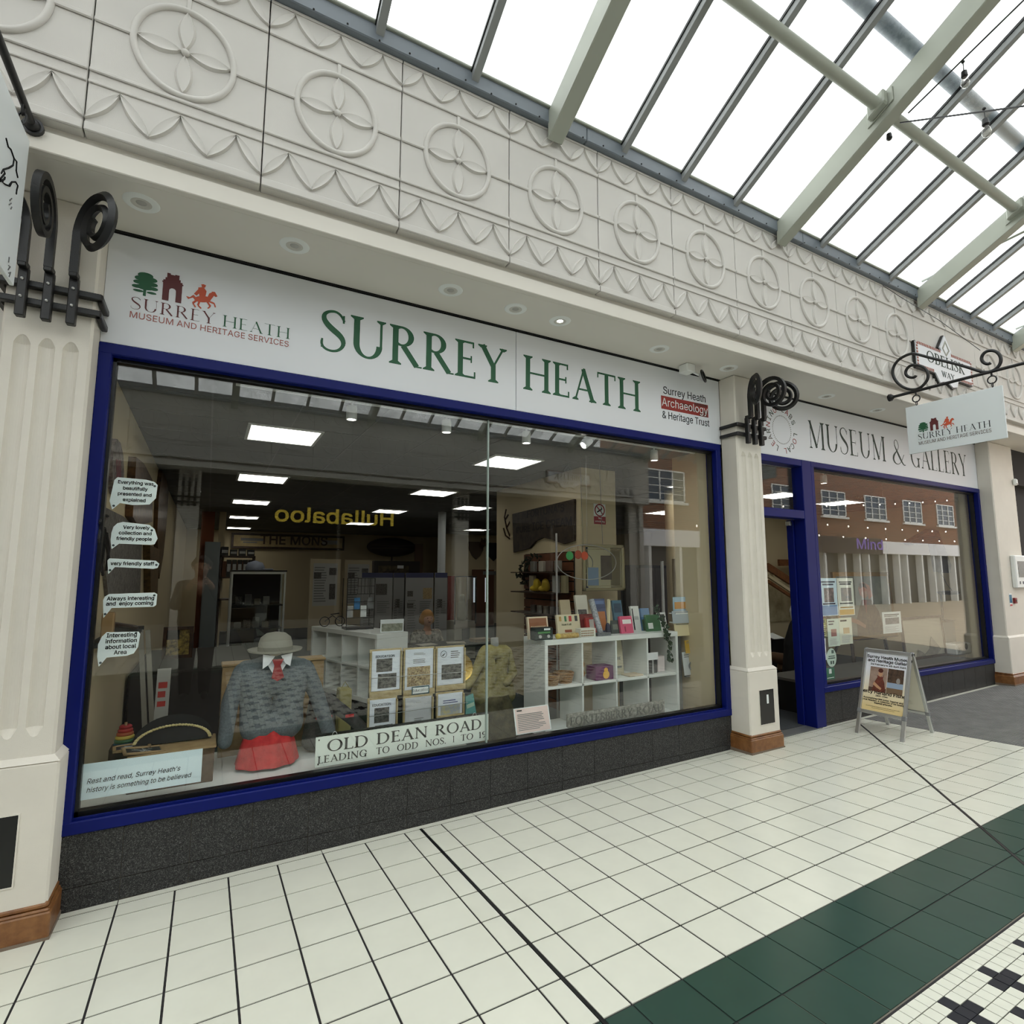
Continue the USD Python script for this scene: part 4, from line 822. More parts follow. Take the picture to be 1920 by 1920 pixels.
# --- window display, left part
bed = thing('display_plinth', 'low white display plinth along the bottom of the long window', 'plinth', (1.0, .55, ZFL)); part(bed, 'top', bx(-.26, 2.05, .17, .95, .395, .42, .004), WHITE); part(bed, 'side', bx(-.25, 2.04, .18, .94, ZFL, .395), KAL)
ZB_ = .42
bub = [('speech bubble reading Everything was beautifully presented and explained', [(225,770),(262,738),(600,768),(700,795),(735,830),(715,985),(640,1058),(440,1065),(285,1040),(195,1115),(168,1020),(195,900)], ('Everything was', 'beautifully', 'presented and', 'explained'), (480, 800), (458, 1005)),
 ('speech bubble reading Very lovely collection and friendly people', [(215,1330),(260,1290),(325,1275),(640,1310),(700,1360),(735,1470),(700,1535),(660,1542),(275,1528),(190,1590),(180,1490),(190,1400)], ('Very lovely', 'collection and', 'friendly people'), (485, 1335), (458, 1470)),
 ('speech bubble reading very friendly staff, the thinnest one', [(142,1735),(165,1712),(715,1740),(755,1775),(735,1820),(690,1830),(225,1808),(150,1888)], ('very friendly staff',), (440, 1768), (440, 1768)),
 ('speech bubble reading Always interesting and enjoy coming', [(90,2210),(110,2170),(160,2140),(700,2122),(730,2140),(718,2265),(690,2285),(185,2300),(92,2415)], ('Always interesting', 'and  enjoy coming'), (418, 2186), (408, 2246)),
 ('speech bubble reading Interesting information about local Area, lowest of the five', [(30,2740),(75,2650),(130,2598),(510,2592),(525,2620),(500,2770),(450,2845),(370,2872),(125,2895),(35,3000),(18,2890)], ('Interesting', 'information', 'about local', 'Area'), (310, 2628), (290, 2835))]
YBU = .128; tw_ = {b[0]: at(180 + w_ / 6.4, 900, YBU)[0] - at(180, 900, YBU)[0] for b, w_ in zip(bub, (445, 435, 530, 570, 375))}; PIN = mat('pin_grey', lin(70, 80, 84), .4)
for lab, pts, tl, t0, t1 in bub:
    pl = pix(pts, YBU, 180, 780, 6.4); c = pl.centroid; t = thing('speech_bubble', 'white paper ' + lab, 'paper sign', (c.x, YBU, pl.bounds[1]), 'speech bubbles on the glass')
    part(t, 'paper', ext(pl.buffer(.004).buffer(-.002), .0012, FY(YBU + .0012)), mat('bubble_paper', lin(236, 246, 246), .6))
    mx_ = max(sans(s, 1.0).bounds[1][0] for s in tl); kw = tw_[lab] / mx_; hh_ = min(.0225, kw * 1.08)
    for k, s in enumerate(tl):
        f = k / max(1, len(tl) - 1); q = at(180 + (t0[0] + (t1[0] - t0[0]) * f) / 6.4, 780 + (t0[1] + (t1[1] - t0[1]) * f + 22) / 6.4, YBU)
        m = sans(s, hh_, True); w = (m.bounds[1][0] - m.bounds[0][0]) * kw / hh_; part(t, 'lettering', fit(m, q - [w / 2, 0, 0], q + [w / 2, 0, 0], (0, 0, 1), .0003), INK)
    lo = min(pts, key=lambda p: -p[1]); hi = max(pts, key=lambda p: p[0] - p[1] * .6)
    part(t, 'blue_tack', [ext(affinity.translate(Point(0, 0).buffer(.006), *at(180 + (a + o[0]) / 6.4, 780 + (b + o[1]) / 6.4, YBU)[[0, 2]]), .0008, FY(YBU - .0003)) for (a, b), o in ((lo, (18, -38)), (hi, (-30, 12)))], PIN)
rr = thing('window_notice', 'pale blue window notice reading Rest and read at the lower left of the glass', 'notice', (0, YBU, .5))
q0, q1, q2 = at(140, 1478, YBU), at(378, 1442, YBU), at(258, 1420, YBU); za, zb = .495, at(262, 1419, YBU)[2]
part(rr, 'paper', bx(q0[0], q1[0], YBU, YBU + .0012, za, zb), mat('notice_blue', lin(216, 234, 240), .6))
for s, (u0, v0), (u1, v1) in (("Rest and read, Surrey Heath's", (163, 1467), (337, 1447)), ('history is something to be believed', (162, 1485), (357, 1458))):
    a, b = at(u0, v0, YBU), at(u1, v1, YBU); z = (a[2] + b[2]) / 2; part(rr, 'lettering', sans_at(s, .0245, (a[0], YBU, z), (b[0], YBU, z), slant=.2), INK)

box_ = thing('wooden_box', 'brown wooden box with a tan lid under the chalkboards', 'box', (.12, .5, ZB_))
bx0, bx1 = at(242, 1400, .33)[0], at(405, 1390, .33)[0]; bzt = at(413, 1396, .33)[2]; byb = .61
part(box_, 'body', bx(bx0, bx1 - .005, .335, byb, ZB_, bzt - .014, .004), mat('box_brown', lin(104, 78, 54), .5, col2=lin(78, 56, 38), vs=18)); part(box_, 'lid', bx(bx0 - .006, bx1 + .004, .325, byb + .01, bzt - .014, bzt, .004), TAN)
part(box_, 'clasp', [sph((bx0 + .05, .325, bzt - .04), .008, 1)], ALU)
for k, (cx, cy, a, w, h, lab) in enumerate(((.035, .40, .18, .205, .145, 'slate chalkboard lying at the front of the wooden box lid'), (-.03, .50, .12, .19, .13, 'slate chalkboard half hidden behind the front one'))):
    t = thing('chalkboard', lab, 'chalkboard', (cx, cy, bzt), 'chalkboards on the wooden box'); M = turn(a, (0, 0, 1), (cx, cy, 0)); z = bzt + .0005 + .0 * k
    if k == 0: M = M @ turn(.10, (0, 1, 0), (cx, cy, bzt)) 
    part(t, 'frame', [rot(bx(cx + p, cx + q, cy + r, cy + s, z, z + .014, .003), M) for p, q, r, s in ((-w / 2, w / 2, -h / 2, -h / 2 + .018), (-w / 2, w / 2, h / 2 - .018, h / 2), (-w / 2, -w / 2 + .018, -h / 2, h / 2), (w / 2 - .018, w / 2, -h / 2, h / 2))], TAN)
    part(t, 'slate', rot(bx(cx - w / 2 + .015, cx + w / 2 - .015, cy - h / 2 + .015, cy + h / 2 - .015, z + .003, z + .008), M), flat(44, 48, 50))
    part(t, 'chalk_marks', [rot(tube([(cx + rnd.uniform(-.06, .06), cy + rnd.uniform(-.035, .035), z + .0085), (cx + rnd.uniform(-.06, .06), cy + rnd.uniform(-.035, .035), z + .0085)], .0012, 4), M) for _ in range(9)], flat(196, 200, 200))
cs = solo('chalk_stick', 'thin white chalk stick on the tan lid', 'chalk', rot(bx(.10, .215, .52, .532, bzt, bzt + .009), turn(.05, (0, 0, 1), (.16, .52, 0))), WHITE)
fan = thing('headdress', 'black semicircular headdress edged with a cream braid on the wooden box', 'hat', (.13, .62, bzt))
fc = at(325, 1386, .54); fc = np.array([fc[0], .53, bzt + .004]); aa = np.linspace(0, math.pi, 26)
part(fan, 'back', ext(Polygon([(.215 * math.cos(t), .155 * math.sin(t)) for t in aa]), .008, frame(fc + [0, .03, 0], (1, 0, 0), (0, .45, .9))), mat('black_felt', lin(38, 38, 36), .9))
part(fan, 'front', ext(Polygon([(.205 * math.cos(t), .10 * math.sin(t)) for t in aa]), .008, frame(fc + [0, -.03, 0], (1, 0, 0), (0, .5, .86))), mat('black_felt', (0, 0, 0)))
BR = mat('braid_cream', lin(210, 196, 140), .8); Mb = frame(fc + [0, -.03, 0], (1, 0, 0), (0, .5, .86))
part(fan, 'braid', [rot(sph((.2 * math.cos(t), .102 * math.sin(t), .010 + .003 * (k % 2)), (.011, .008, .007), 1), Mb) for k, t in enumerate(np.linspace(.12, 3.0, 34))], BR, smooth=True)
tb0 = at(232, 1372, .62)
toy = thing('ring_stacker', 'rainbow ring stacking toy beside the headdress', 'toy', (tb0[0], .7, bzt - .02)); tz = ZB_
part(toy, 'stand', bx(tb0[0] - .07, tb0[0] + .07, .64, .78, ZB_, bzt - .03), DKW)
for k, (c_, r) in enumerate((((50, 92, 110), .058), ((62, 104, 66), .055), ((206, 184, 82), .05), ((176, 92, 52), .045), ((172, 52, 44), .04), ((160, 40, 44), .034))):
    part(toy, 'ring', rot(tube(np.c_[(r - .012) * np.cos(_a[::2]), (r - .012) * np.sin(_a[::2]), 0 * _a[::2]], .0135, 8, closed=True), turn(0) @ np.array([[1,0,0,tb0[0]],[0,1,0,.71],[0,0,1,bzt - .018 + .02 * k],[0,0,0,1.]])), flat(*c_), smooth=60)
part(toy, 'peg', cyl((tb0[0], .71, bzt - .03), (tb0[0], .71, bzt + .11), .008), TAN)

# --- the dressed torso
mn = thing('mannequin', 'armless school uniform display with grey jumper, red skirt and hat in the long window', 'mannequin', (.72, .48, ZB_))
mx, my = .735, .47
GREYK = mat('grey_knit', lin(104, 112, 116), .95, col2=lin(84, 92, 96), vs=90, bump=.5, bs=500); REDC = mat('red_cloth', lin(206, 50, 52), .85, col2=lin(176, 36, 40), vs=25)
def V(x, y, z): return np.array([mx + x, my + y, z])
body = bones([((V(-.09, 0, .68), .105), (V(-.10, 0, .80), .10)), ((V(.09, 0, .68), .105), (V(.09, 0, .80), .10)), ((V(-.09, 0, .68), .105), (V(.09, 0, .68), .105)), ((V(-.10, 0, .80), .10), (V(-.125, -.01, .96), .10)), ((V(.09, 0, .80), .10), (V(.115, -.01, .96), .10)), ((V(-.125, -.01, .96), .10), (V(.115, -.01, .96), .10)), ((V(-.17, 0, 1.045), .062), (V(.165, 0, 1.035), .062)), ((V(-.125, -.01, .96), .10), (V(-.17, 0, 1.045), .06)), ((V(.115, -.01, .96), .10), (V(.165, 0, 1.035), .06)), ((V(-.12, 0, 1.05), .06), (V(0, .02, 1.085), .06)), ((V(.12, 0, 1.05), .06), (V(0, .02, 1.085), .06))], .025, 12)
part(mn, 'jumper', body, GREYK, smooth=True)
part(mn, 'sleeve', bones([((V(-.19, 0, 1.03), .062), (V(-.255, -.02, .86), .052)), ((V(-.255, -.02, .86), .052), (V(-.275, -.06, .62), .042))], .025, 8), GREYK, smooth=True)
part(mn, 'sleeve', bones([((V(.19, 0, 1.02), .064), (V(.27, .01, .86), .054)), ((V(.27, .01, .86), .054), (V(.36, .0, .60), .046)), ((V(.36, .0, .60), .046), (V(.38, 0, .52), .04))], .025, 8), GREYK, smooth=True)
sk = lathe([(.115, .72), (.135, .66), (.165, .56), (.19, .45), (.187, .44), (.16, .56), (.13, .66)], (0, 0, 0), 40); v = sk.vertices
th = np.arctan2(v[:, 1], v[:, 0]); v *= np.c_[1 + .05 * np.cos(9 * th) * (.72 - v[:, 2]) * 3, (.72 + .05 * np.cos(9 * th)) , np.ones(len(v))]; sk.vertices = v + [mx - .02, my, 0]
part(mn, 'skirt', sk, REDC, smooth=50); part(mn, 'stand', cyl((mx, my, ZB_), (mx, my, .70), .02), BLACKP)
part(mn, 'neck', cyl(V(0, .02, 1.06), V(0, .02, 1.17), .045), mat('neck_cream', lin(186, 172, 146), .7), smooth=50)
WSH = mat('shirt_white', lin(232, 236, 240), .8)
def tri_plate(pts, d=.006): 
    p = np.array([V(*q) for q in pts]); n = np.cross(p[1] - p[0], p[2] - p[0]); n /= np.linalg.norm(n); return trimesh.convex.convex_hull(np.vstack([p - n * d / 2, p + n * d / 2]))
part(mn, 'shirt_front', tri_plate([(-.065, -.088, 1.10), (.075, -.088, 1.10), (.0, -.122, .985)]), WSH)
part(mn, 'collar', tri_plate([(-.012, -.106, 1.135), (-.083, -.088, 1.145), (-.083, -.106, 1.058), (-.045, -.112, 1.085)]), WSH); part(mn, 'collar', tri_plate([(.024, -.106, 1.135), (.096, -.088, 1.145), (.082, -.106, 1.065), (.05, -.112, 1.085)]), WSH)
part(mn, 'tie', [tri_plate([(-.03, -.118, 1.115), (.04, -.118, 1.115), (.02, -.125, 1.075), (-.015, -.125, 1.075)], .012), tri_plate([(-.015, -.124, 1.08), (.02, -.124, 1.08), (.045, -.132, 1.0), (.005, -.136, .978), (-.03, -.132, 1.0)], .008)], mat('tie_red', lin(142, 42, 44), .8))
FELT = mat('hat_felt', lin(146, 144, 132), .95, bump=.3, bs=300); hz = 1.142
hat = thing('felt_hat', 'light grey felt hat with a brim resting above the jumper collar', 'hat', (mx, my + .02, hz))
part(hat, 'crown', lathe([(.108, hz + .012), (.107, hz + .06), (.095, hz + .10), (.06, hz + .128), (0, hz + .138)], (mx + .0, my + .02, 0), 30), FELT, smooth=True); part(hat, 'brim', lathe([(.09, hz + .016), (.125, hz + .012), (.165, hz + .018), (.172, hz + .026), (.165, hz + .012), (.125, hz + .003), (.09, hz)], (mx, my + .02, 0), 36), FELT, smooth=50); part(hat, 'band', lathe([(.1095, hz + .015), (.1095, hz + .042)], (mx, my + .02, 0), 30), mat('hat_band', lin(120, 118, 106), .9), smooth=True)
cab = thing('cabinet', 'tan wooden cabinet behind the grey jumper', 'cabinet', (.75, .9, ZB_)); c0, c1 = at(415, 1300, .80), at(597, 1250, .80); zt = at(415, 1246, .8)[2]
part(cab, 'body', bx(c0[0], c1[0] + .04, .80, .95, ZB_, zt - .02), TAN); part(cab, 'top', bx(c0[0] - .008, c1[0] + .05, .79, .95, zt - .02, zt, .005), TAN); part(cab, 'handle', cyl((c0[0] + .03, .785, zt - .14), (c0[0] + .085, .785, zt - .15), .005), ALU)
co = thing('grey_jacket', 'dark grey jacket with red trim on a hanger behind the jumper sleeve', 'jacket', (1.2, .6, ZB_)); jx = at(600, 1370, .60)[0]
CK = mat('jacket_grey', lin(84, 82, 82), .95, col2=lin(68, 66, 66), vs=60)
part(co, 'body', bones([((np.array([jx - .05, .62, .50]), .07), (np.array([jx - .02, .63, .76]), .06)), ((np.array([jx + .05, .62, .50]), .07), (np.array([jx + .02, .63, .76]), .06)), ((np.array([jx - .05, .62, .50]), .07), (np.array([jx + .05, .62, .50]), .07))], .03, 6), CK, smooth=True)
part(co, 'sleeve', bones([((np.array([jx + .04, .63, .77]), .05), (np.array([jx + .22, .64, .62]), .045)), ((np.array([jx + .22, .64, .62]), .045), (np.array([jx + .34, .62, .50]), .04))], .03, 6), CK, smooth=True)
part(co, 'trim', [bx(jx - .04, jx + .07, .548, .556, .655, .672), bx(jx + .17, jx + .23, .58, .59, .635, .655)], REDC)

# --- street signs and leaflets in the window
od = thing('street_sign', 'white street sign reading Old Dean Road leaning on the bottom of the long window', 'street sign', (1.4, .15, .43)); yo = .155
x0, x1, za, zb = at(591, 1412, yo)[0], at(916, 1363, yo)[0], at(590, 1440, yo)[2], at(916, 1337, yo)[2]; za = (at(590, 1440, yo)[2] + at(917, 1388, yo)[2]) / 2; zb = (at(592, 1384, yo)[2] + at(916, 1337, yo)[2]) / 2
part(od, 'plate', bx(x0, x1, yo, yo + .006, za, zb, .002), mat('enamel_white', lin(228, 238, 230), .3)); part(od, 'top_edge', bx(x0, x1, yo - .001, yo + .02, zb, zb + .012), BLACKP)
zl = za + (zb - za) * .47
wd = lambda s, ua, ub, h, z: part(od, 'lettering', serif(s, h, (at(ua, 1390, yo)[0], yo, z), (at(ub, 1370, yo)[0], yo, z)), BLACKP)
wd('OLD', 614, 690, .072, zl); wd('DEAN', 706, 801, .072, zl); wd('ROAD', 816, 902, .072, zl); z2 = za + (zb - za) * .13
for s, a, b in (('LEADING', 597, 689), ('TO', 706, 731), ('ODD', 745, 784), ('NOS.', 798, 836), ('1', 849, 852), ('TO', 864, 887), ('19', 898, 912)): wd(s, a, b, .043, z2)
part(od, 'screw', [cyl((a, yo + .001, b), (a, yo - .003, b), .005, 8) for a in (x0 + .02, x1 - .02) for b in (za + .02, zb - .02)], BLACKP)
part(od, 'wire_loop', [tube(np.c_[c + .014 * np.cos(_a[:29]), 0 * _a[:29] + yo - .002, zb + .0 + .02 * np.sin(_a[:29])], .002, 5) for c in (x0 + .115, x1 - .115)], ALU)
rk = thing('leaflet_rack', 'wooden leaflet rack of two rows behind the white street sign', 'leaflet rack', (1.7, .5, ZB_)); yr_ = .42
cols = ((693, 753, 1217, 1306), (756, 815, 1214, 1303), (817, 872, 1211, 1294)); low = ((689, 745, 1308, 1372), (756, 812, 1304, 1365), (818, 870, 1297, 1350))
WD2 = mat('rack_wood', lin(186, 170, 128), .6, col2=lin(166, 148, 104), vs=20)
def R(a): return rect(a[0], a[2], a[1], a[3], yr_)
sheets = []
for i, c in enumerate(cols + low):
    y = yr_ if i < 3 else yr_ - .06; x0, x1, za, zb = rect(c[0], c[2], c[1], c[3], y)
    part(rk, 'pocket', [bx(x0, x1, y + .012, y + .02, za - (.0 if i < 3 else .02), zb), bx(x0, x1, y - .012, y + .02, za, za + .04, .002), bx(x0, x0 + .008, y - .01, y + .02, za, zb - .02), bx(x1 - .008, x1, y - .01, y + .02, za, zb - .02)], WD2)
    sheets.append((x0, x1, za, zb, y))
part(rk, 'wire', [cyl((sheets[0][0], yr_ - .02, sheets[0][2] + .14), (sheets[2][1], yr_ - .02, sheets[2][2] + .13), .0025, 6), cyl((sheets[3][0], yr_ - .09, sheets[3][2] + .12), (sheets[5][1] + .02, yr_ - .09, sheets[5][2] + .12), .0025, 6)], ALU)
part(rk, 'stand', bx(sheets[0][0] + .05, sheets[2][1] - .05, yr_ + .022, yr_ + .10, ZB_ - .0, sheets[0][3] - .06), BLACKM)
lt = part(rk, 'title_card', plate(*rect(773, 1287, 806, 1302, yr_ - .03)[:2], *rect(773, 1287, 806, 1302, yr_ - .03)[2:], yr_ - .016, .003), flat(60, 96, 104)); a, b, c, d = rect(775, 1289, 804, 1300, yr_ - .03); part(lt, 'card', plate(a, b, c, d, yr_ - .019, .001), PAPER); part(lt, 'lettering', sans_c('Education', .02, ((a + b) / 2, yr_ - .02, (c + d) / 2 - .008)), GRY)
PPR = mat('leaflet_paper', lin(218, 226, 236), .6)
for i, (lab, pr, tx) in enumerate((('leaflet headed Education with two black and white photographs, top left of the rack', [(.16, .47, .72, .80, PHO), (.22, .06, .88, .42, PHO)], [('EDUCATION', .46, .83, .017, INK, False)]), ('leaflet with one coloured photograph in the middle of the top row', [(.08, .08, .90, .56, PHOC)] + lines(.28, .8, .64, .76, 3, GRY) + lines(.3, .75, .85, .92, 2, LGR), []), ('leaflet with a round emblem and a black and white photograph, top right of the rack', [(.16, .14, .92, .54, PHO)] + lines(.5, .9, .70, .92, 4, GRY), []), ('leaflet headed Education repeated at lower left behind the street sign', [(.18, .28, .75, .74, PHO), (.22, .0, .9, .2, PHO)], [('EDUCATION', .45, .80, .016, INK, False)]), ('plain pale grey leaflet in the middle of the lower row', lines(.35, .7, .22, .34, 2, GRY) + lines(.4, .66, .8, .86, 1, LGR), []), ('leaflet with a blue and yellow drawing, lower right of the rack', [(.1, .1, .9, .55, mat('print_blue', lin(150, 164, 190), .5, col2=lin(196, 188, 140), vs=40))] + lines(.2, .85, .62, .78, 2, flat(70, 80, 130)), []))):
    x0, x1, za, zb, y = sheets[i]
    lf = sheet('leaflet', lab, 'leaflet', (x0 + .016, x1 - .012, za + .042 if i < 3 else za, zb - .012), y + .006, PPR if i != 4 else mat('leaflet_grey', lin(190, 194, 198), .6), .004, pr, tx, 'leaflets in the rack')
    if i == 2: 
        xc, zc = x0 + .065, zb - .06; part(lf, 'emblem', [ext(Point(0, 0).buffer(.026).difference(Point(0, 0).buffer(.0235)), .001, FY(y + .004, xc, zc)), ext(Polygon([(-.016, -.012), (.0, .0), (.016, .012), (.004, -.004), (-.006, -.014)]), .001, FY(y + .004, xc, zc))], INK)
tl = thing('booklet', 'teal booklet leaning at the lower right end of the leaflet rack', 'booklet', (at(880, 1330, .42)[0], .42, .5)); part(tl, 'cover', ext(pix([(872, 1306), (886, 1300), (892, 1336), (872, 1342)], .40), .012, FY(.40)), flat(88, 150, 146)); part(tl, 'print', ext(pix([(875, 1322), (889, 1316), (890, 1323), (876, 1329)], .385), .001, FY(.3875)), flat(170, 196, 176))
part(tl, 'stand', bx(tl.GetAttribute('xformOp:translate').Get()[0] - .03, tl.GetAttribute('xformOp:translate').Get()[0] + .03, .40, .44, ZB_, .56), WD2)
nt = sheet('window_notice', 'tilted white and pink typed notice right of the glazing joint', 'notice', (at(968, 1353, .17)[0], at(1034, 1353, .17)[0], .455, at(1000, 1326, .17)[2]), .17, PAPER, .003, [(.03, .03, .97, .97, flat(232, 210, 204))] + lines(.08, .9, .12, .78, 10, GRY) + [(.08, .87, .22, .92, INK)], lean=.25)
fp = thing('stone_plaque', 'weathered grey stone street name plaque leaning in the right part of the long window', 'plaque', (3.2, .17, .44)); yp = .17; x0, x1 = at(1065, 1352, yp)[0], at(1247, 1327, yp)[0]; za = .445; zb = (at(1065, 1337, yp)[2] + at(1247, 1316, yp)[2]) / 2
part(fp, 'slab', bx(x0, x1, yp, yp + .03, za, zb, .005), mat('weathered_stone', lin(158, 158, 148), .9, col2=lin(96, 96, 90), vs=45, bump=.6, bs=160)); SLT = mat('stone_letter', lin(74, 74, 70), .9, col2=lin(116, 116, 110), vs=60); part(fp, 'lettering', serif('FORTESBERRY', .066, (x0 + .02, yp, za + .016), (x0 + (x1 - x0) * .64, yp, za + .016), d=.005), SLT); part(fp, 'lettering', serif('ROAD', .066, (x0 + (x1 - x0) * .68, yp, za + .016), (x1 - .02, yp, za + .016), d=.005), SLT)

# --- cube shelf on the right with books and toys
def cube_shelf(name, label, o, ang, n, m, cell, depth=.36, t=.032, tt=.045, base=.0):
    M = frame(o, (math.cos(ang), math.sin(ang), 0), (-math.sin(ang), math.cos(ang), 0)); W = n * cell + (n + 1) * t; Ht = m * cell + (m - 1) * t * .7 + 2 * tt
    th = thing(name, label, 'shelf unit', o); B = lambda a, b, c, d, e, f: rot(bx(a, b, c, d, e, f, .003), M)
    part(th, 'top', B(0, W, 0, depth, Ht - tt, Ht), KAL); part(th, 'bottom', B(0, W, 0, depth, 0, tt), KAL)
    for k in (0, n): part(th, 'side', B(k * (cell + t), k * (cell + t) + t, 0, depth, tt, Ht - tt), KAL)
    for k in range(1, n): part(th, 'divider', B(k * (cell + t) + .006, k * (cell + t) + t - .006, .004, depth, tt, Ht - tt), KAL)
    for j in range(1, m): part(th, 'shelf', B(t, W - t, .004, depth, tt + j * cell + (j - 1) * t * .7, tt + j * cell + j * t * .7), KAL)
    if base: part(th, 'foot', B(.03, W - .03, .03, depth - .03, -base, 0), BLACKM)
    return M, W, Ht
YS2 = .42; ZSB = .17
xl, xr = at(1022, 1265, YS2)[0], at(1273, 1250, YS2)[0]; ZTOP = (at(1026, 1205, YS2)[2] + at(1272, 1180, YS2)[2]) / 2
cell = (xr - xl - 5 * .032) / 4
MS, WS, HS = cube_shelf('cube_shelf', 'white cube shelf full of books and toys in the right of the long window', (xl, YS2, ZTOP - (2 * cell + .0224 + .09)), 0, 4, 2, cell, base=ZTOP - (2 * cell + .0224 + .09) - ZFL)
ZMID = ZTOP - .045 - cell; 
def xs_(u, v=1200, y=.5): return at(u, v, y)[0]
def book(label, u0, u1, vt, m, y=.55, z=None, d=.025, prints=(), texts=(), lean=.18, cat='book', group='books and toys on top of the cube shelf', name='book'):
    z = ZTOP if z is None else z; x0, x1 = xs_(u0, 1170, y), xs_(u1, 1170, y); zt = at((u0 + u1) / 2, vt, y)[2]
    return sheet(name, label, cat, (x0, x1, z + .0005, max(zt, z + .05)), y, m, d, prints, texts, group, 'cover', lean=lean)
book('brown framed book with pale lettering at the left end of the cube shelf', 992, 1030, 1156, flat(226, 210, 182), .56, prints=[(.07, .07, .93, .93, flat(150, 96, 62))], texts=[('SHADOWS', .5, .45, .022, flat(232, 214, 170), True)])
book('cream childrens book with animals and trees on its cover', 1047, 1090, 1152, flat(214, 204, 172), .58, prints=[(.10, .70, .2, .92, flat(180, 150, 90)), (.33, .68, .42, .93, flat(70, 130, 90)), (.52, .68, .64, .93, flat(190, 60, 52)), (.78, .68, .9, .93, flat(60, 60, 60)), (.3, .18, .6, .3, flat(160, 90, 60))], texts=[('How it all', .4, .5, .018, flat(90, 100, 80), False)])
bus = thing('toy_bus', 'dark green toy vehicle in a clear box in front of the brown book', 'toy', (xs_(1020), .47, ZTOP)); x0, x1 = xs_(1003, 1190, .45), xs_(1037, 1190, .45); zt = at(1020, 1177, .45)[2]
part(bus, 'box', bx(x0, x1, .45, .53, ZTOP, zt, .004), flat(28, 44, 42)); part(bus, 'window', plate(x0 + .03, x1 - .02, ZTOP + .05, zt - .02, .45, .001), flat(18, 52, 34)); part(bus, 'stripe', plate(x0 + .03, x1 - .03, ZTOP + .055, ZTOP + .07, .449, .001), flat(84, 140, 84)); part(bus, 'label', plate(x0 + .09, x1 - .03, zt - .022, zt - .006, .449, .001), PAPER); part(bus, 'wheel', [cyl((x, .452, ZTOP + .03), (x, .44, ZTOP + .03), .014) for x in (x0 + .05, x1 - .05)], LGR)
cp = thing('toy_caterpillar', 'yellow wooden toy lying in front of the animal book', 'toy', (xs_(1062), .46, ZTOP)); part(cp, 'body', cyl((xs_(1047, 1190, .46), .46, ZTOP + .022), (xs_(1083, 1190, .46), .46, ZTOP + .022), .022, 14), mat('toy_yellow', lin(206, 184, 120), .6, col2=lin(170, 134, 70), vs=50), smooth=50); part(cp, 'head', sph((xs_(1046, 1190, .455), .455, ZTOP + .024), .024), flat(212, 190, 84), smooth=True)
bxn = thing('patterned_box', 'small white box with a multicoloured leaf pattern', 'box', (xs_(1104), .46, ZTOP)); x0, x1 = xs_(1089, 1180, .45), xs_(1117, 1180, .45); part(bxn, 'body', bx(x0, x1, .45, .53, ZTOP, ZTOP + .075, .002), flat(222, 222, 210)); part(bxn, 'pattern', [plate(a, a + .009, b, b + .012, .45, .001) for a, b in ((x0 + .006 + .014 * i, ZTOP + .008 + .02 * j) for i in range(int((x1 - x0 - .012) / .014)) for j in range(3))], mat('leaf_print', lin(120, 140, 92), .6, col2=lin(176, 92, 72), vs=120))
for lab, u0, u1, vt, m, y, pr in (('dark red book behind the patterned box', 1091, 1118, 1151, flat(128, 42, 40), .64, [(.3, .1, .6, .9, flat(150, 60, 52))]), ('red story book with a white figure', 1101, 1122, 1158, flat(188, 60, 56), .60, [(.3, .2, .7, .9, flat(226, 220, 212))]), ('tall picture book with a framed dark photograph', 1086, 1108, 1115, flat(200, 196, 180), .70, [(.12, .1, .85, .62, PHO)]), ('small upright cream booklet behind the animal book', 1056, 1075, 1124, flat(176, 162, 132), .72, [(.2, .1, .8, .5, PHOC)]), ('blue annual with an orange picture', 1119, 1141, 1122, flat(70, 80, 112), .68, [(.1, .08, .9, .62, flat(190, 120, 70)), (.1, .84, .9, .94, flat(100, 120, 160))]), ('dark grey boxed toy', 1147, 1163, 1163, flat(70, 78, 74), .55, [(.2, .3, .8, .7, flat(120, 126, 116))]), ('teal and grey book at the back of the shelf top', 1155, 1172, 1125, flat(74, 110, 128), .70, [(.1, .6, .9, .9, flat(50, 70, 90))]), ('bright pink boxed game', 1165, 1188, 1155, flat(214, 92, 122), .52, [(.2, .55, .9, .8, flat(236, 232, 226)), (.3, .1, .4, .4, flat(150, 50, 70))]), ('white framed card with a black border', 1188, 1203, 1136, flat(210, 212, 206), .62, [(.1, .05, .25, .9, BLACKP), (.3, .45, .8, .6, LGR)]), ('blue and green book near the ivy', 1206, 1222, 1140, flat(84, 128, 170), .62, [(.0, .0, .5, .5, flat(90, 120, 90))]), ('green activity book with a white hexagon beside the ivy', 1214, 1240, 1152, flat(66, 112, 74), .55, [(.1, .15, .45, .5, flat(230, 232, 228))]), ('white leaflet propped at the right end of the shelf top', 1238, 1252, 1148, flat(226, 226, 222), .56, [(.2, .5, .8, .9, PHO)])):
    book(lab, u0, u1, vt, m, y, prints=pr, cat='book' if 'book' in lab or 'annual' in lab else 'game')
wr = thing('gift_tube', 'silvery cellophane gift tube standing among the books', 'gift', (xs_(1128), .5, ZTOP)); part(wr, 'tube', tube([(xs_(1127, 1190, .5), .5, ZTOP + .002), (xs_(1113, 1130, .56), .60, at(1113, 1124, .60)[2])], .028, 12), mat('cellophane', lin(190, 194, 200), .25, col2=lin(120, 124, 130), vs=70), smooth=50)
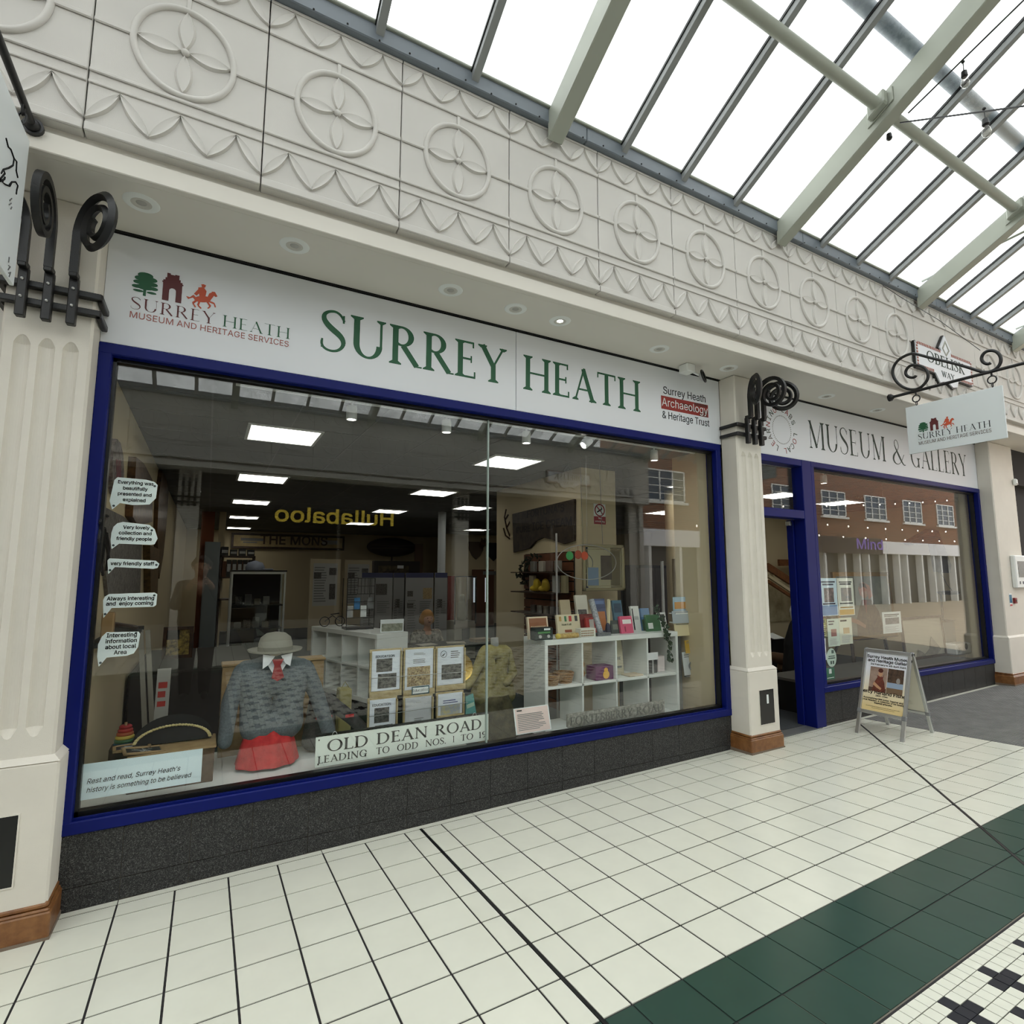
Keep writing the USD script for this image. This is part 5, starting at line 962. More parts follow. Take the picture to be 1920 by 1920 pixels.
wd_ = thing('wooden_toy', 'wooden sword with a dark hilt standing among the books', 'toy', (xs_(1140), .5, ZTOP)); part(wd_, 'blade', tube([(xs_(1141, 1190, .5), .5, ZTOP + .06), (xs_(1144, 1130, .52), .54, at(1145, 1124, .54)[2])], .016, 6), flat(206, 196, 160)); part(wd_, 'hilt', bones([((np.array([xs_(1140, 1190, .49), .49, ZTOP + .03]), .028), (np.array([xs_(1141, 1180, .49), .5, ZTOP + .09]), .02))], .03, 4), flat(40, 44, 66), smooth=True)
sb2 = thing('clear_tub', 'clear plastic tub in front of the sword', 'tub', (xs_(1135), .45, ZTOP)); part(sb2, 'tub', bx(xs_(1118, 1180, .45), xs_(1147, 1180, .45), .44, .50, ZTOP, ZTOP + .05, .004), CLEAR); part(sb2, 'contents', bx(xs_(1120, 1180, .45), xs_(1145, 1180, .45), .447, .49, ZTOP + .003, ZTOP + .03), mat('beads', lin(150, 150, 150), .4, col2=lin(100, 104, 110), vs=120))
iv = thing('trailing_ivy', 'artificial ivy trailing down over the right end of the cube shelf', 'plant', (xs_(1243), .4, ZMID)); ivp = [at(*p) for p in ((1222, 1135, .55), (1236, 1150, .5), (1243, 1170, .42), (1247, 1185, .40), (1252, 1200, .39), (1256, 1215, .39), (1253, 1230, .39), (1257, 1240, .39))]
part(iv, 'stem', tube(ivp, .004, 5), flat(46, 62, 40)); LEAF = mat('ivy_leaf', lin(52, 78, 48), .5, col2=lin(30, 48, 30), vs=40)
lv = []
for k in range(90):
    s = rnd.random() * (len(ivp) - 1.001); i = int(s); p = ivp[i] + (ivp[i + 1] - ivp[i]) * (s - i) + np.array([rnd.gauss(0, .018), -abs(rnd.gauss(0, .012)), rnd.gauss(0, .01)]); l = leaf((-.02, 0), (.02, 0), .026, .004, 0, 5); lv.append(rot(l, trimesh.transformations.euler_matrix(rnd.uniform(-1, 1), rnd.uniform(0, 6.3), rnd.uniform(-1, 1))) .apply_translation(p))
part(iv, 'leaves', lv, LEAF, kind='stuff')
# things in the cubes
def cubex(k): return xl + .032 + k * (cell + .032)
ZS1 = ZTOP - .045 - cell + .001
def basket(label, cx, cy, rx, ry, h):
    t = thing('basket', label, 'basket', (cx, cy, ZS1)); W_ = mat('wicker', lin(166, 130, 88), .8, col2=lin(120, 88, 56), vs=80)
    for k in range(5):
        f = .75 + .25 * k / 4; part(t, 'wicker_ring', tube(np.c_[cx + rx * f * np.cos(_a[::2]), cy + ry * f * np.sin(_a[::2]), ZS1 + .006 + h * k / 4 + .003 * np.sin(14 * _a[::2])], h / 8 + .002, 6, closed=True), W_)
    part(t, 'contents', sph((cx, cy, ZS1 + h * .5), (rx * .85, ry * .85, h * .6), 2), mat('basket_fill', lin(196, 176, 140), .9, col2=lin(120, 96, 70), vs=60)); return t
basket('wicker basket at the left of the first cube', cubex(0) + .085, .52, .075, .075, .07); basket('wider wicker basket at the right of the first cube', cubex(0) + .245, .55, .085, .08, .075)
bl = thing('wooden_bowl', 'dark reddish wicker bowl behind the baskets in the first cube', 'bowl', (cubex(0) + .11, .68, ZS1)); part(bl, 'bowl', lathe([(.03, ZS1), (.07, ZS1 + .10), (.085, ZS1 + .16), (.078, ZS1 + .16), (.0, ZS1 + .03)], (cubex(0) + .11, .68, 0), 20), mat('bowl_red', lin(120, 72, 48), .6), smooth=50)
gx = cubex(1) + .07; gu = thing('toy_guitar', 'small orange toy guitar leaning in the second cube', 'toy', (gx, .6, ZS1)); part(gu, 'body', [cyl((gx + .0, .58, ZS1 + .05), (gx + .0, .62, ZS1 + .05), .05, 20), cyl((gx + .02, .60, ZS1 + .125), (gx + .02, .63, ZS1 + .125), .042, 20)], mat('guitar_orange', lin(186, 128, 62), .4)); part(gu, 'neck', tube([(gx + .01, .60, ZS1 + .14), (gx - .05, .70, ZS1 + .33)], .009, 6), BLACKP)
pb = thing('purple_box', 'purple toy box with a yellow pear picture in the second cube', 'box', (cubex(1) + .26, .52, ZS1)); part(pb, 'body', bx(cubex(1) + .15, cubex(1) + .36, .46, .60, ZS1, ZS1 + .12, .003), flat(98, 44, 88)); part(pb, 'pear_print', ext(Point(cubex(1) + .27, ZS1 + .045).buffer(.036).union(Point(cubex(1) + .268, ZS1 + .085).buffer(.022)), .001, FY(.4595)), flat(226, 176, 70))
sp = sheet('canvas_bag', 'cream canvas with the word Spitfire and an aeroplane in the third cube', 'bag', (cubex(2) + .0, cubex(2) + .22, ZS1, ZS1 + .36), .60, mat('canvas', lin(198, 192, 168), .9), .012, [(.15, .17, .9, .22, GRY), (.4, .12, .6, .3, LGR)], [('SPITFIRE', .5, .38, .026, GRY, True)], lean=.1)
pc = solo('paper_bag', 'folded pale paper bag lying on the shelf of the third cube', 'bag', bx(cubex(2) + .16, cubex(2) + .33, .45, .58, ZS1, ZS1 + .014, .004), flat(206, 190, 164))
for k, (lab, c_, a0, a1, y, h) in enumerate((('dark leaflet box in the fourth cube', (56, 58, 54), .06, .17, .5, .14), ('red folded shirts at the back of the fourth cube', (132, 44, 48), .02, .2, .68, .36), ('white cards with a pink edge in the fourth cube', (226, 214, 212), .2, .29, .52, .15), ('white price card standing in the fourth cube', (228, 230, 230), .02, .16, .47, .2))):
    t = thing(('leaflet_box', 'folded_shirts', 'card_stack', 'price_card')[k], lab, ('box', 'clothes', 'cards', 'card')[k], (cubex(3) + a0, y, ZS1)); part(t, 'body', bx(cubex(3) + a0, cubex(3) + a1, y, y + (.05 if k < 3 else .004), ZS1 if k < 3 else ZS1 + .13, ZS1 + h, .002), flat(*c_))
    if k == 3: part(t, 'stand', bx(cubex(3) + .08, cubex(3) + .1, y, y + .004, ZS1, ZS1 + .13), ALU)
# leaflet stand at the right end
sx = at(1285, 1200, .5)[0]
ls2 = thing('leaflet_stand', 'tall leaflet stand with a blue and orange header right of the cube shelf', 'leaflet stand', (sx, .5, ZFL)); part(ls2, 'post', bx(sx - .05, sx - .01, .55, .60, ZFL, at(1280, 1180, .55)[2]), GRY)
a, b, c, d = rect(1262, 1119, 1304, 1145, .5); hd = part(ls2, 'header', bx(a, b, .5, .506, c, d, .001), flat(168, 196, 214)); part(hd, 'orange_print', plate(a + .02, b - .02, c + .02, d - .05, .5, .001), flat(196, 140, 62)); part(ls2, 'tray', [bx(a, b, .47, .56, z, z + .012) for z in (c - .03, c - .12, c - .22)], WHITE)
for k, (lab, u0, v0, u1, v1, c_) in enumerate((('yellow leaflet on the stand', 1286, 1200, 1312, 1224, (196, 160, 60)), ('white leaflet with a round grey picture at the bottom of the stand', 1283, 1222, 1314, 1265, (206, 212, 214)), ('cream folded leaflets on the top tray of the stand', 1266, 1165, 1300, 1192, (222, 210, 170)), ('grey brochures fanned out on the top of the stand', 1262, 1145, 1310, 1168, (176, 186, 192)))):
    t = sheet('leaflet', lab, 'leaflet', (u0, v0, u1, v1), .46, flat(*c_), .006, lines(.1, .9, .75, .92, 2, GRY), lean=.12)
    if k == 1: x0, x1, za, zb = rect(u0, v0, u1, v1, .46); part(t, 'round_print', ext(Point((x0 + x1) / 2 - .02, za + .09).buffer(.04).difference(Point((x0 + x1) / 2 - .02, za + .09).buffer(.02)), .001, FY(.456)), GRY)
part(ls2, 'rail', bx(at(1284, 1230, .48)[0], at(1312, 1230, .48)[0], .47, .50, at(1300, 1266, .47)[2] - .01, at(1300, 1266, .47)[2]), GRY); part(ls2, 'base', bx(sx - .15, sx + .1, .42, .7, ZFL, ZFL + .02), GRY)
# --- left wall things
XW = -.268
def wallpix(pts, x=XW): return Polygon([(atx(u, v, x)[1], atx(u, v, x)[2]) for u, v in pts])
FXW = frame([XW, 0, 0], [0, 1, 0], [0, 0, 1])       # faces +x
def hung(name, label, cat, pts, d, m, extra=()):
    pl = wallpix(pts).buffer(0); t = thing(name, label, cat, (XW, pl.centroid.x, pl.bounds[1])); part(t, 'panel', ext(pl, d, FXW), m)
    for nm, q, dd, mm in extra: part(t, nm, ext(wallpix(q).buffer(0), dd, FXW), mm)
    return t
SPEC = mat('speckled_fabric', lin(150, 142, 136), .9, col2=lin(84, 72, 76), vs=26)
hung('surfboard', 'speckled grey and maroon oval board hanging high on the left wall', 'board', [(209, 822), (216, 830), (221, 852), (223, 890), (220, 920), (212, 930), (205, 925), (200, 900), (200, 860), (204, 832)], .03, SPEC, [('maroon_print', [(206, 860), (216, 862), (217, 905), (208, 905)], .032, mat('maroon_print', lin(130, 62, 74), .9, col2=lin(120, 104, 104), vs=40))])
BRZ = mat('polished_brown', lin(112, 80, 48), .25, col2=lin(60, 40, 24), vs=14)
hung('wooden_shield', 'brown wooden panel with a slanted top behind the highest speech bubble', 'panel', [(241, 856), (257, 868), (275, 900), (275, 978), (245, 985), (234, 968)], .05, BRZ)
hung('wooden_paddle', 'tall narrow dark wooden paddle blade on the left wall', 'paddle', [(297, 881), (304, 895), (310, 920), (306, 980), (300, 1040), (292, 1085), (287, 1000), (290, 930)], .04, BRZ)
hung('wooden_ski', 'brown carved wooden board standing below the paddle on the left wall', 'board', [(268, 1022), (288, 1030), (284, 1120), (270, 1118)], .06, mat('ochre_wood', lin(118, 92, 52), .5, col2=lin(70, 52, 28), vs=18))
hung('sack_cloth', 'grey flecked cloth hanging behind the middle speech bubbles', 'cloth', [(184, 948), (225, 968), (262, 1000), (258, 1116), (196, 1118), (188, 1040)], .02, mat('sack_grey', lin(132, 128, 122), .95, col2=lin(88, 84, 80), vs=30))
hr = thing('harness', 'dark rope harness hanging beside the cloth at the left edge of the glass', 'harness', (XW, .5, 1.4))
part(hr, 'rope', [tube([atx(u, v, XW + .05) for u, v in q], .008, 6) for q in ([(186, 980), (192, 965), (202, 968)], [(188, 985), (184, 1010), (186, 1040)], [(192, 985), (196, 1020), (190, 1060), (193, 1078)], [(200, 1000), (204, 1030), (200, 1070)], [(196, 990), (200, 1020), (206, 1062)], [(188, 1000), (192, 1035), (188, 1072)])], mat('dark_rope', lin(44, 44, 46), .9))
ml_ = thing('mallet', 'wooden mallet lying across a dark shelf on the left wall', 'tool', (XW + .1, .7, 1.3)); m0, m1 = at(203, 1170, .48), at(254, 1177, 1.25)
part(ml_, 'handle', cyl(m0, m1, .018), DKW); part(ml_, 'head', bx(m0[0] - .03, m0[0] + .03, m0[1] - .04, m0[1] + .03, m0[2] - .09, m0[2] + .07, .006), mat('mallet_wood', lin(160, 130, 90), .6)); part(ml_, 'shelf', bx(XW, XW + .17, m0[1] - .08, m1[1] + .3, m0[2] - .13, m0[2] - .10), BLACKM)
for k, (u0, v0, u1, v1, lab) in enumerate(((264, 1182, 292, 1345, 'long pale plank leaning at the left of the window display'), (277, 1182, 306, 1345, 'second pale plank leaning just right of the first'))):
    y = 1.15; p, q = at(u0, v0, y + .25), at(u1, v1, y); t = thing('leaning_plank', lab, 'plank', (q[0], y, ZFL), 'leaning planks'); q = np.array([q[0], 1.04, ZFL]); part(t, 'plank', tube([p, q], .022, 4), mat('plank_grey', lin(150, 146, 134), .7))
sheet('sign_board', 'tilted white sign board with red lettering marks leaning behind the headdress', 'sign', (at(292, 1290, 1.0)[0], at(318, 1290, 1.0)[0], .50, at(305, 1255, 1.0)[2]), 1.0, flat(176, 174, 166), .012, [(.15, .74, .8, .82, RED_), (.15, .62, .7, .7, RED_), (.15, .5, .75, .57, RED_), (.15, .3, .6, .35, GRY), (.15, .18, .7, .23, GRY)], lean=.1)
sheet('framed_painting', 'small framed painting of yellow blossom low on the left', 'painting', (312, 1181, 355, 1228), 2.6, mat('blossom_print', lin(170, 146, 74), .6, col2=lin(40, 34, 26), vs=30), .02, [(0, .62, .55, 1, BLACKM)], edge=(DKW, .03))
part(thing('display_table', 'dark covered display table along the left wall', 'table', (.2, 3.0, ZFL)), 'table_top', bx(-.25, .75, 2.3, 4.0, ZFL, .80, .02), mat('table_cloth', lin(52, 48, 44), .9))
# --- back of the room
P_ = lambda *a: rect(*a)
sheet('name_board', 'long framed board lettered The Mons high on the back wall', 'sign', (438, 1006, 642, 1026), 13.7, mat('aged_cream', lin(206, 186, 134), .6, col2=lin(160, 140, 96), vs=3), .04, [(.06, .5, .26, .75, GRY), (.08, .3, .2, .42, GRY), (.8, .35, .95, .75, LGR)], [('THE MONS', .54, .25, .26, flat(70, 50, 36), True)], edge=(DKW, .06))
ovl = thing('coracle', 'large dark oval basket boat hung above the display boards', 'boat', (4.6, 13.3, 2.2)); p = at(735, 1026, 13.4); part(ovl, 'hull', sph(p, (.80, .16, .30), 3), mat('dark_hull', lin(34, 28, 24), .6), smooth=True); part(ovl, 'rib', [tube([p + [-.78 * math.cos(a), -.165 * math.cos(a), b], p + [0, -.17, b * .6], p + [.78 * math.cos(a), -.165 * math.cos(a), b]], .012, 5) for a, b in ((.5, .05), (.4, -.06))], DKW)
part(ovl, 'stand', cyl(p - [0, 0, .3], [p[0], p[1], 1.9], .02), IRON)
for k, (u0, v0, u1, v1, c_, lab) in enumerate(((879, 1016, 905, 1049, (92, 76, 62), 'brown wooden trophy shield with a fox head on the back wall'), (911, 1018, 938, 1052, (30, 34, 30), 'dark trophy shield right of the fox head shield'))):
    x0, x1, za, zb = rect(u0, v0, u1, v1, 12.0); w, h = x1 - x0, zb - za; t = thing('trophy_shield', lab, 'shield', ((x0 + x1) / 2, 12, za), 'trophy shields')
    part(t, 'shield', ext(Polygon([(0, h), (w, h), (w, h * .55), (w * .8, h * .22), (w * .5, 0), (w * .2, h * .22), (0, h * .55)]), .04, FY(12.0, x0, za)), flat(*c_))
    if k == 0:
        c = np.array([x1 - .06, 11.85, zb - .02]); part(t, 'fox_head', bones([((c, .09), (c + [.02, -.1, -.05], .06)), ((c + [.02, -.1, -.05], .06), (c + [.06, -.22, -.09], .025)), ((c + [-.04, 0, .08], .03), (c + [-.05, 0, .13], .012)), ((c + [.06, 0, .08], .03), (c + [.07, 0, .13], .012)), ((c, .08), (c + [0, .14, -.1], .09))], .03, 4), mat('fox_fur', lin(96, 66, 44), .95), smooth=True)
part(thing('partition', 'cream partition wall carrying the trophy shields', 'wall', (7.6, 12.1, ZFL), kind='structure'), 'wall_panel', bx(6.6, 8.8, 12.01, 12.2, ZFL, 2.9), WALL)
an = thing('antlers', 'dark branching antlers on the end of the sign wall', 'antlers', (at(946, 985, 3.2)[0], 3.2, 2.2)); part(an, 'antler', [tube([at(u, v, 3.2) for u, v in q], .012, 6) for q in ([(958, 1010), (950, 990), (946, 970), (949, 955)], [(950, 990), (956, 978)], [(947, 975), (953, 965)], [(958, 1012), (948, 1004), (944, 990)])], DKW)
dd = thing('door_2', 'brown door with tall glazed strips in the far wall', 'door', (7.0, 11.9, ZFL), kind='structure'); x0, x1, za, zb = rect(886, 1068, 926, 1172, 11.8); part(dd, 'leaf', bx(x0, x1, 11.80, 11.86, ZFL, zb), mat('door_brown', lin(96, 58, 36), .5)); LITP = mat('lit_pane', (.8, .85, .9), .4, emit=(.8, .9, 1), es=.8)
part(dd, 'glazing', [bx(x0 + a, x0 + a + .08, 11.79, 11.81, zb - 1.0, zb - .25) for a in (.02, .42)], LITP); part(dd, 'sign_plate', plate(x0 + .35, x0 + .8, zb - .16, zb - .05, 11.80, .01), GRY)
# --- display boards and panels
BRD = mat('board_grey', lin(150, 152, 152), .6)
for k, (u0, u1, yb, lab) in enumerate(((677, 735, 6.0, 'grey display board with a blue header and one dark photograph, leftmost of the four'), (737, 757, 6.15, 'narrow grey display board, second from the left'), (760, 812, 6.0, 'grey display board with three photographs, third from the left'), (815, 838, 6.15, 'narrow grey display board at the right end of the four'))):
    x0, x1, za, zb = rect(u0, 1074, u1, 1205, yb)
    t = sheet('display_board', lab, 'display board', (x0, x1, max(za, .15), zb), yb, BRD, .03, [(0, .93, 1, 1, flat(52, 58, 96), 'header')] + ([(.45, .68, .82, .84, PHO), (.6, .1, .9, .28, PHO)] if k == 0 else [(.62, .62, .95, .78, PHOC), (.06, .66, .26, .74, PHO), (.06, .5, .28, .57, PHO), (.5, .28, .85, .38, PHO)] if k == 2 else [(.2, .5, .6, .62, PHO)]) + lines(.08, .4, .2, .62, 12, GRY) + lines(.5, .92, .42, .6, 6, GRY), group='display boards')
    part(t, 'foot', [bx(x - .03, x + .03, yb - .2, yb + .25, ZFL, ZFL + .03) for x in (x0 + .05, x1 - .05)] + [bx(x - .02, x + .02, yb - .02, yb + .03, ZFL, max(za, .15)) for x in (x0 + .05, x1 - .05)], GRY)
for k, (u0, u1, vt, yb, lab) in enumerate(((580, 637, 1048, 8.6, 'cream framed history panel behind the wire rack'), (645, 696, 1050, 9.0, 'second cream framed history panel, right of the first'))):
    x0, x1, za, zb = rect(u0, vt, u1, 1180, yb); t = sheet('history_panel', lab, 'display panel', (x0, x1, ZFL, zb), yb, mat('panel_cream', lin(186, 174, 146), .7), .05, [(.1, .48, .9, .95, LGR)] + lines(.14, .55, .52, .92, 14, GRY) + [(.62, .82, .86, .9, PHO), (.64, .55, .84, .72, PHO), (.12, .78, .36, .85, PHO)], group='cream history panels')
dv = thing('dark_divider', 'dark tall cupboard with a lit label behind the display boards', 'cupboard', (4, 10, ZFL)); x0, x1, za, zb = rect(700, 1052, 786, 1200, 10); part(dv, 'body', bx(x0, x1, 10, 10.4, ZFL, zb), mat('cupboard_dark', lin(40, 36, 34), .7)); part(dv, 'display_front', plate(x0 + .1, x1 - .3, zb - .35, zb - .12, 10, .01), mat('shelf_fill', lin(96, 86, 62), .8, col2=lin(40, 34, 28), vs=9)); part(dv, 'label', plate(*rect(745, 1060, 757, 1066, 9.98)[:2], *rect(745, 1060, 757, 1066, 9.98)[2:], 9.985, .004), PAPER)
bp_ = thing('brown_board', 'brown upright board right of the oval boat', 'board', (5, 13, ZFL)); x0, x1, za, zb = rect(778, 1020, 793, 1075, 12.8); part(bp_, 'board', bx(x0, x1, 12.8, 12.84, ZFL, zb), mat('board_brown', lin(96, 64, 40), .6))
tc = thing('terracotta_panel', 'terracotta painted wall panel left of the binder shelves', 'wall panel', (.6, 8.8, ZFL), kind='structure'); x0, x1, za, zb = rect(374, 960, 399, 1110, 8.8); part(tc, 'panel', bx(x0, x1, 8.8, 8.9, ZFL, 2.9), mat('terracotta', lin(150, 82, 52), .8)); part(tc, 'white_post', bx(x1 + .08, x1 + .2, 8.7, 8.8, ZFL, 2.9), WALL)
gc = thing('filing_cupboard', 'blue grey tall cupboard beside the binder shelves', 'cupboard', (1, 8, ZFL)); x0, x1, za, zb = rect(393, 1016, 411, 1110, 8.2); part(gc, 'body', bx(x0 - .1, x1, 8.2, 8.7, ZFL, zb), mat('cupboard_blue_grey', lin(120, 130, 134), .5)); part(gc, 'door', bx(x0 - .09, x1 - .01, 8.18, 8.2, ZFL + .02, zb - .02), mat('cupboard_blue_grey', (0, 0, 0)))
bs = thing('binder_shelf', 'dark shelves of box files and binders near the back wall', 'shelves', (1.5, 8.4, ZFL)); x0, x1, za, zb = rect(412, 1018, 478, 1110, 8.4); part(bs, 'side', [bx(x0, x0 + .03, 8.4, 8.8, ZFL, zb - .25), bx(x1 - .03, x1, 8.4, 8.8, ZFL, zb - .25)], DKW); SHZ = [zb - .25, zb - .66, zb - 1.08]; part(bs, 'shelf', [bx(x0, x1, 8.4, 8.8, z - .03, z) for z in SHZ], DKW); part(bs, 'carton', bx(x0 + .04, x0 + .45, 8.42, 8.75, SHZ[1], SHZ[1] + .3), mat('carton_brown', lin(104, 66, 42), .8))
for k in range(9):
    if k < 4: a = x0 + .0 + (x1 - x0) * k / 4 + .01; b = a + (x1 - x0) / 4 - .03; z0, h = SHZ[0], (.17, .12, .14, .12)[k]
    else: a = x1 - .5 + .095 * (k - 4); b = a + .08; z0, h = SHZ[1], .33
    t = thing('box_file', (('leftmost', 'second', 'third', 'rightmost')[k % 4] + ' black box file lying on top of the binder shelves') if k < 4 else (('leftmost', 'second', 'middle', 'fourth', 'rightmost')[k - 4] + ' upright black binder with a white spine label'), 'box file', ((a + b) / 2, 8.5, z0), 'black files on the binder shelves')
    part(t, 'file', bx(a, b, 8.40, 8.7, z0, z0 + h), BLACKP); part(t, 'label', plate(a + .01, b - .01, z0 + h * .3, z0 + h * (.75 if k > 3 else .65), 8.40, .002), LGR)
gcx = thing('glass_case', 'tall glass display case of dark exhibits behind the felt hat', 'display case', (1.9, 4.3, ZFL)); x0, x1, za, zb = rect(432, 1072, 532, 1200, 4.3)
part(gcx, 'frame', [bx(a - .012, a + .012, b - .012, b + .012, ZFL, zb) for a in (x0, x1) for b in (4.3, 4.7)] + [bx(x0, x1, 4.29, 4.31, zb - .03, zb), bx(x0, x1, 4.69, 4.71, zb - .03, zb)], ALU); part(gcx, 'base', bx(x0, x1, 4.3, 4.7, ZFL, .45), DKW); part(gcx, 'glass', [bx(x0, x1, 4.297, 4.303, .45, zb - .03)], CLEAR); part(gcx, 'shelf', [bx(x0, x1, 4.32, 4.69, z, z + .01) for z in (.95, 1.25)], BLACKP); part(gcx, 'back', bx(x0, x1, 4.70, 4.715, .45, zb), BLACKM); part(gcx, 'lid', bx(x0 - .02, x1 + .02, 4.28, 4.72, zb, zb + .02), BLACKP)
for k in range(8): part(thing('exhibit', ('small pale document', 'black and white picture card', 'dark metal object', 'pale document', 'folded paper', 'dark tin', 'brown book', 'pale photograph')[k] + ' in the glass case, %s shelf' % ('upper' if k > 3 else 'lower'), 'exhibit', (x0 + .1 + .11 * (k % 4), 4.5, (.96, 1.26)[k // 4]), 'exhibits in the glass case'), 'body', bx(x0 + .06 + .11 * (k % 4), x0 + .14 + .11 * (k % 4), 4.48, 4.52, (.96, 1.26)[k // 4], (.96, 1.26)[k // 4] + .08 + .03 * (k % 3), .004), (LGR, PHO, GRY, flat(150, 144, 120))[(k + k // 4) % 4])
cpz = zb + .021; cpn = at(478, 1070, 4.5); cpp = thing('flat_cap', 'blue grey cap on top of the glass display case', 'cap', (cpn[0], 4.5, cpz)); part(cpp, 'crown', lathe([(.115, cpz), (.12, cpz + .04), (.09, cpz + .10), (0, cpz + .13)], (cpn[0], 4.5, 0), 24), mat('cap_cloth', lin(120, 128, 144), .9), smooth=True); part(cpp, 'peak', bx(cpn[0] + .07, cpn[0] + .22, 4.42, 4.58, cpz, cpz + .02, .008), mat('cap_cloth', (0, 0, 0)))
# --- left cube shelf with wire rack and cards
yl = 1.6; p0, p1 = at(707, 1189, yl), at(773, 1187, yl); zt = (p0[2] + p1[2]) / 2; far = atz(584, 1174, zt); dv_ = far[:2] - p0[:2]; Ln = np.linalg.norm(dv_)
ang = math.atan2(-dv_[1], -dv_[0]); nL = 4; cL = (Ln - 5 * .032) / 4; hL = 2 * cL + .0224 + .09
cube_shelf('cube_shelf', 'second white cube shelf turned away behind the leaflet rack', (far[0], far[1], zt - hL), ang, nL, 2, cL, depth=.36, base=zt - hL - ZFL)
ex, ey = math.cos(ang), math.sin(ang)
def onL(s, d): return np.array([far[0] + ex * s - ey * d, far[1] + ey * s + ex * d, zt])
ph = thing('photo_card', 'white framed landscape photograph standing on the end of the second cube shelf', 'photograph', (at(735, 1180, 1.75)[0], 1.72, zt)); x0, x1 = at(713, 1180, 1.72)[0], at(757, 1180, 1.72)[0]; part(ph, 'card', bx(x0, x1, 1.72, 1.728, zt + .001, zt + .125, .002), PAPER); part(ph, 'print', plate(x0 + .012, x1 - .012, zt + .012, zt + .085, 1.72, .001), mat('landscape_print', lin(170, 172, 156), .6, col2=lin(110, 114, 96), vs=30)); part(ph, 'easel_foot', bx((x0 + x1) / 2 - .01, (x0 + x1) / 2 + .01, 1.728, 1.77, zt, zt + .05), PAPER)
wrk = thing('wire_rack', 'black wire postcard rack on the second cube shelf', 'card rack', tuple(onL(.62, .18))); c = onL(.62, .18); w = .14; hz0 = zt
part(wrk, 'wire', [cyl(c + [a, b, .02], c + [a, b, .52], .004, 5) for a in (-w, w) for b in (-.1, .1)] + [cyl(c + [-w, -.1, z], c + [w, -.1, z], .003, 5) for z in (.05, .12, .2, .28, .36, .44, .52)] + [cyl(c + [w, -.1, z], c + [w, .1, z], .003, 5) for z in (.05, .2, .36, .52)] + [cyl(c + [-w + 2 * w * k / 8, -.1, .36], c + [-w + 2 * w * k / 8, -.1, .52], .0025, 5) for k in range(9)], IRON); part(wrk, 'foot', bx(c[0] - w, c[0] + w, c[1] - .1, c[1] + .1, zt, zt + .02), IRON)
for k in range(4): part(thing('postcard', ('pale', 'blue', 'white', 'grey')[k] + ' postcard in the wire rack, pocket %d' % (k + 1), 'postcard', tuple(c + [-.1 + .07 * k, -.06, .06]), 'postcards in the wire rack'), 'card', bx(c[0] - .13 + .068 * k, c[0] - .07 + .068 * k, c[1] - .075, c[1] - .07, zt + .125 + .08 * (k % 2), zt + .24 + .08 * (k % 2)), (LGR, flat(60, 120, 170), PAPER, GRY)[k])
tk = thing('toy_bicycle', 'small dark metal bicycle ornament on the left of the second cube shelf', 'ornament', tuple(onL(.22, .12))); o = onL(.22, .12); part(tk, 'wheel', [tube(np.c_[o[0] + d + .05 * np.cos(_a[::2]), 0 * _a[::2] + o[1], o[2] + .056 + .05 * np.sin(_a[::2])], .005, 5, closed=True) for d in (-.08, .08)], IRON); part(tk, 'frame', [cyl(o + [-.08, 0, .056], o + [0, 0, .12], .005, 5), cyl(o + [0, 0, .12], o + [.08, 0, .056], .005, 5), cyl(o + [-.02, 0, .13], o + [.07, 0, .14], .006, 5)], IRON)
pb2 = thing('paper_bag', 'pale yellow paper carrier bag below the second cube shelf', 'bag', (at(647, 1306, 1.3)[0], 1.3, ZFL)); x0, x1, za, zb = rect(636, 1292, 660, 1322, 1.3); part(pb2, 'bag', bx(x0, x1, 1.3, 1.42, ZFL, zb, .01), flat(170, 162, 104)); part(pb2, 'handle', tube([(x0 + .03, 1.36, zb), (x0 + .06, 1.36, zb + .05), (x0 + .09, 1.36, zb)], .004, 5), flat(170, 162, 104))
# --- yellow jacket display, brass tray
yj = thing('yellow_jacket', 'pale yellow gathered jacket on a stand in the middle of the window', 'costume', (at(925, 1300, 1.4)[0], 1.4, ZFL)); q = lambda u, v, y=1.4: at(u, v, y)
YJ = mat('yellow_cloth', lin(182, 172, 116), .9, col2=lin(150, 138, 84), vs=12)
part(yj, 'jacket', bones([((q(912, 1222), .07), (q(945, 1222), .07)), ((q(912, 1226), .07), (q(918, 1262), .075)), ((q(945, 1226), .07), (q(935, 1262), .075)), ((q(918, 1262), .08), (q(905, 1300), .12)), ((q(935, 1262), .08), (q(945, 1300), .12)), ((q(905, 1300), .12), (q(945, 1300), .12))], .03, 6), YJ, smooth=True); part(yj, 'sleeve', bones([((q(908, 1222), .055), (q(888, 1268), .045)), ((q(888, 1268), .045), (q(878, 1285, 1.3), .04))], .03, 6), YJ, smooth=True); part(yj, 'sleeve', bones([((q(950, 1222), .055), (q(962, 1262), .045)), ((q(962, 1262), .045), (q(950, 1280, 1.3), .04))], .03, 6), YJ, smooth=True)
part(yj, 'neck', cyl(q(928, 1215), q(927, 1196), .04), LGR); part(yj, 'stand', cyl(q(925, 1290), [q(925, 1290)[0], 1.4, ZFL], .03), BLACKP); part(yj, 'lower_cloth', lathe([(.16, q(925, 1300)[2]), (.24, ZFL + .1), (.25, ZFL)], (q(925, 1290)[0], 1.4, 0), 30), mat('skirt_ochre', lin(128, 116, 84), .95, col2=lin(84, 76, 56), vs=10), smooth=True)
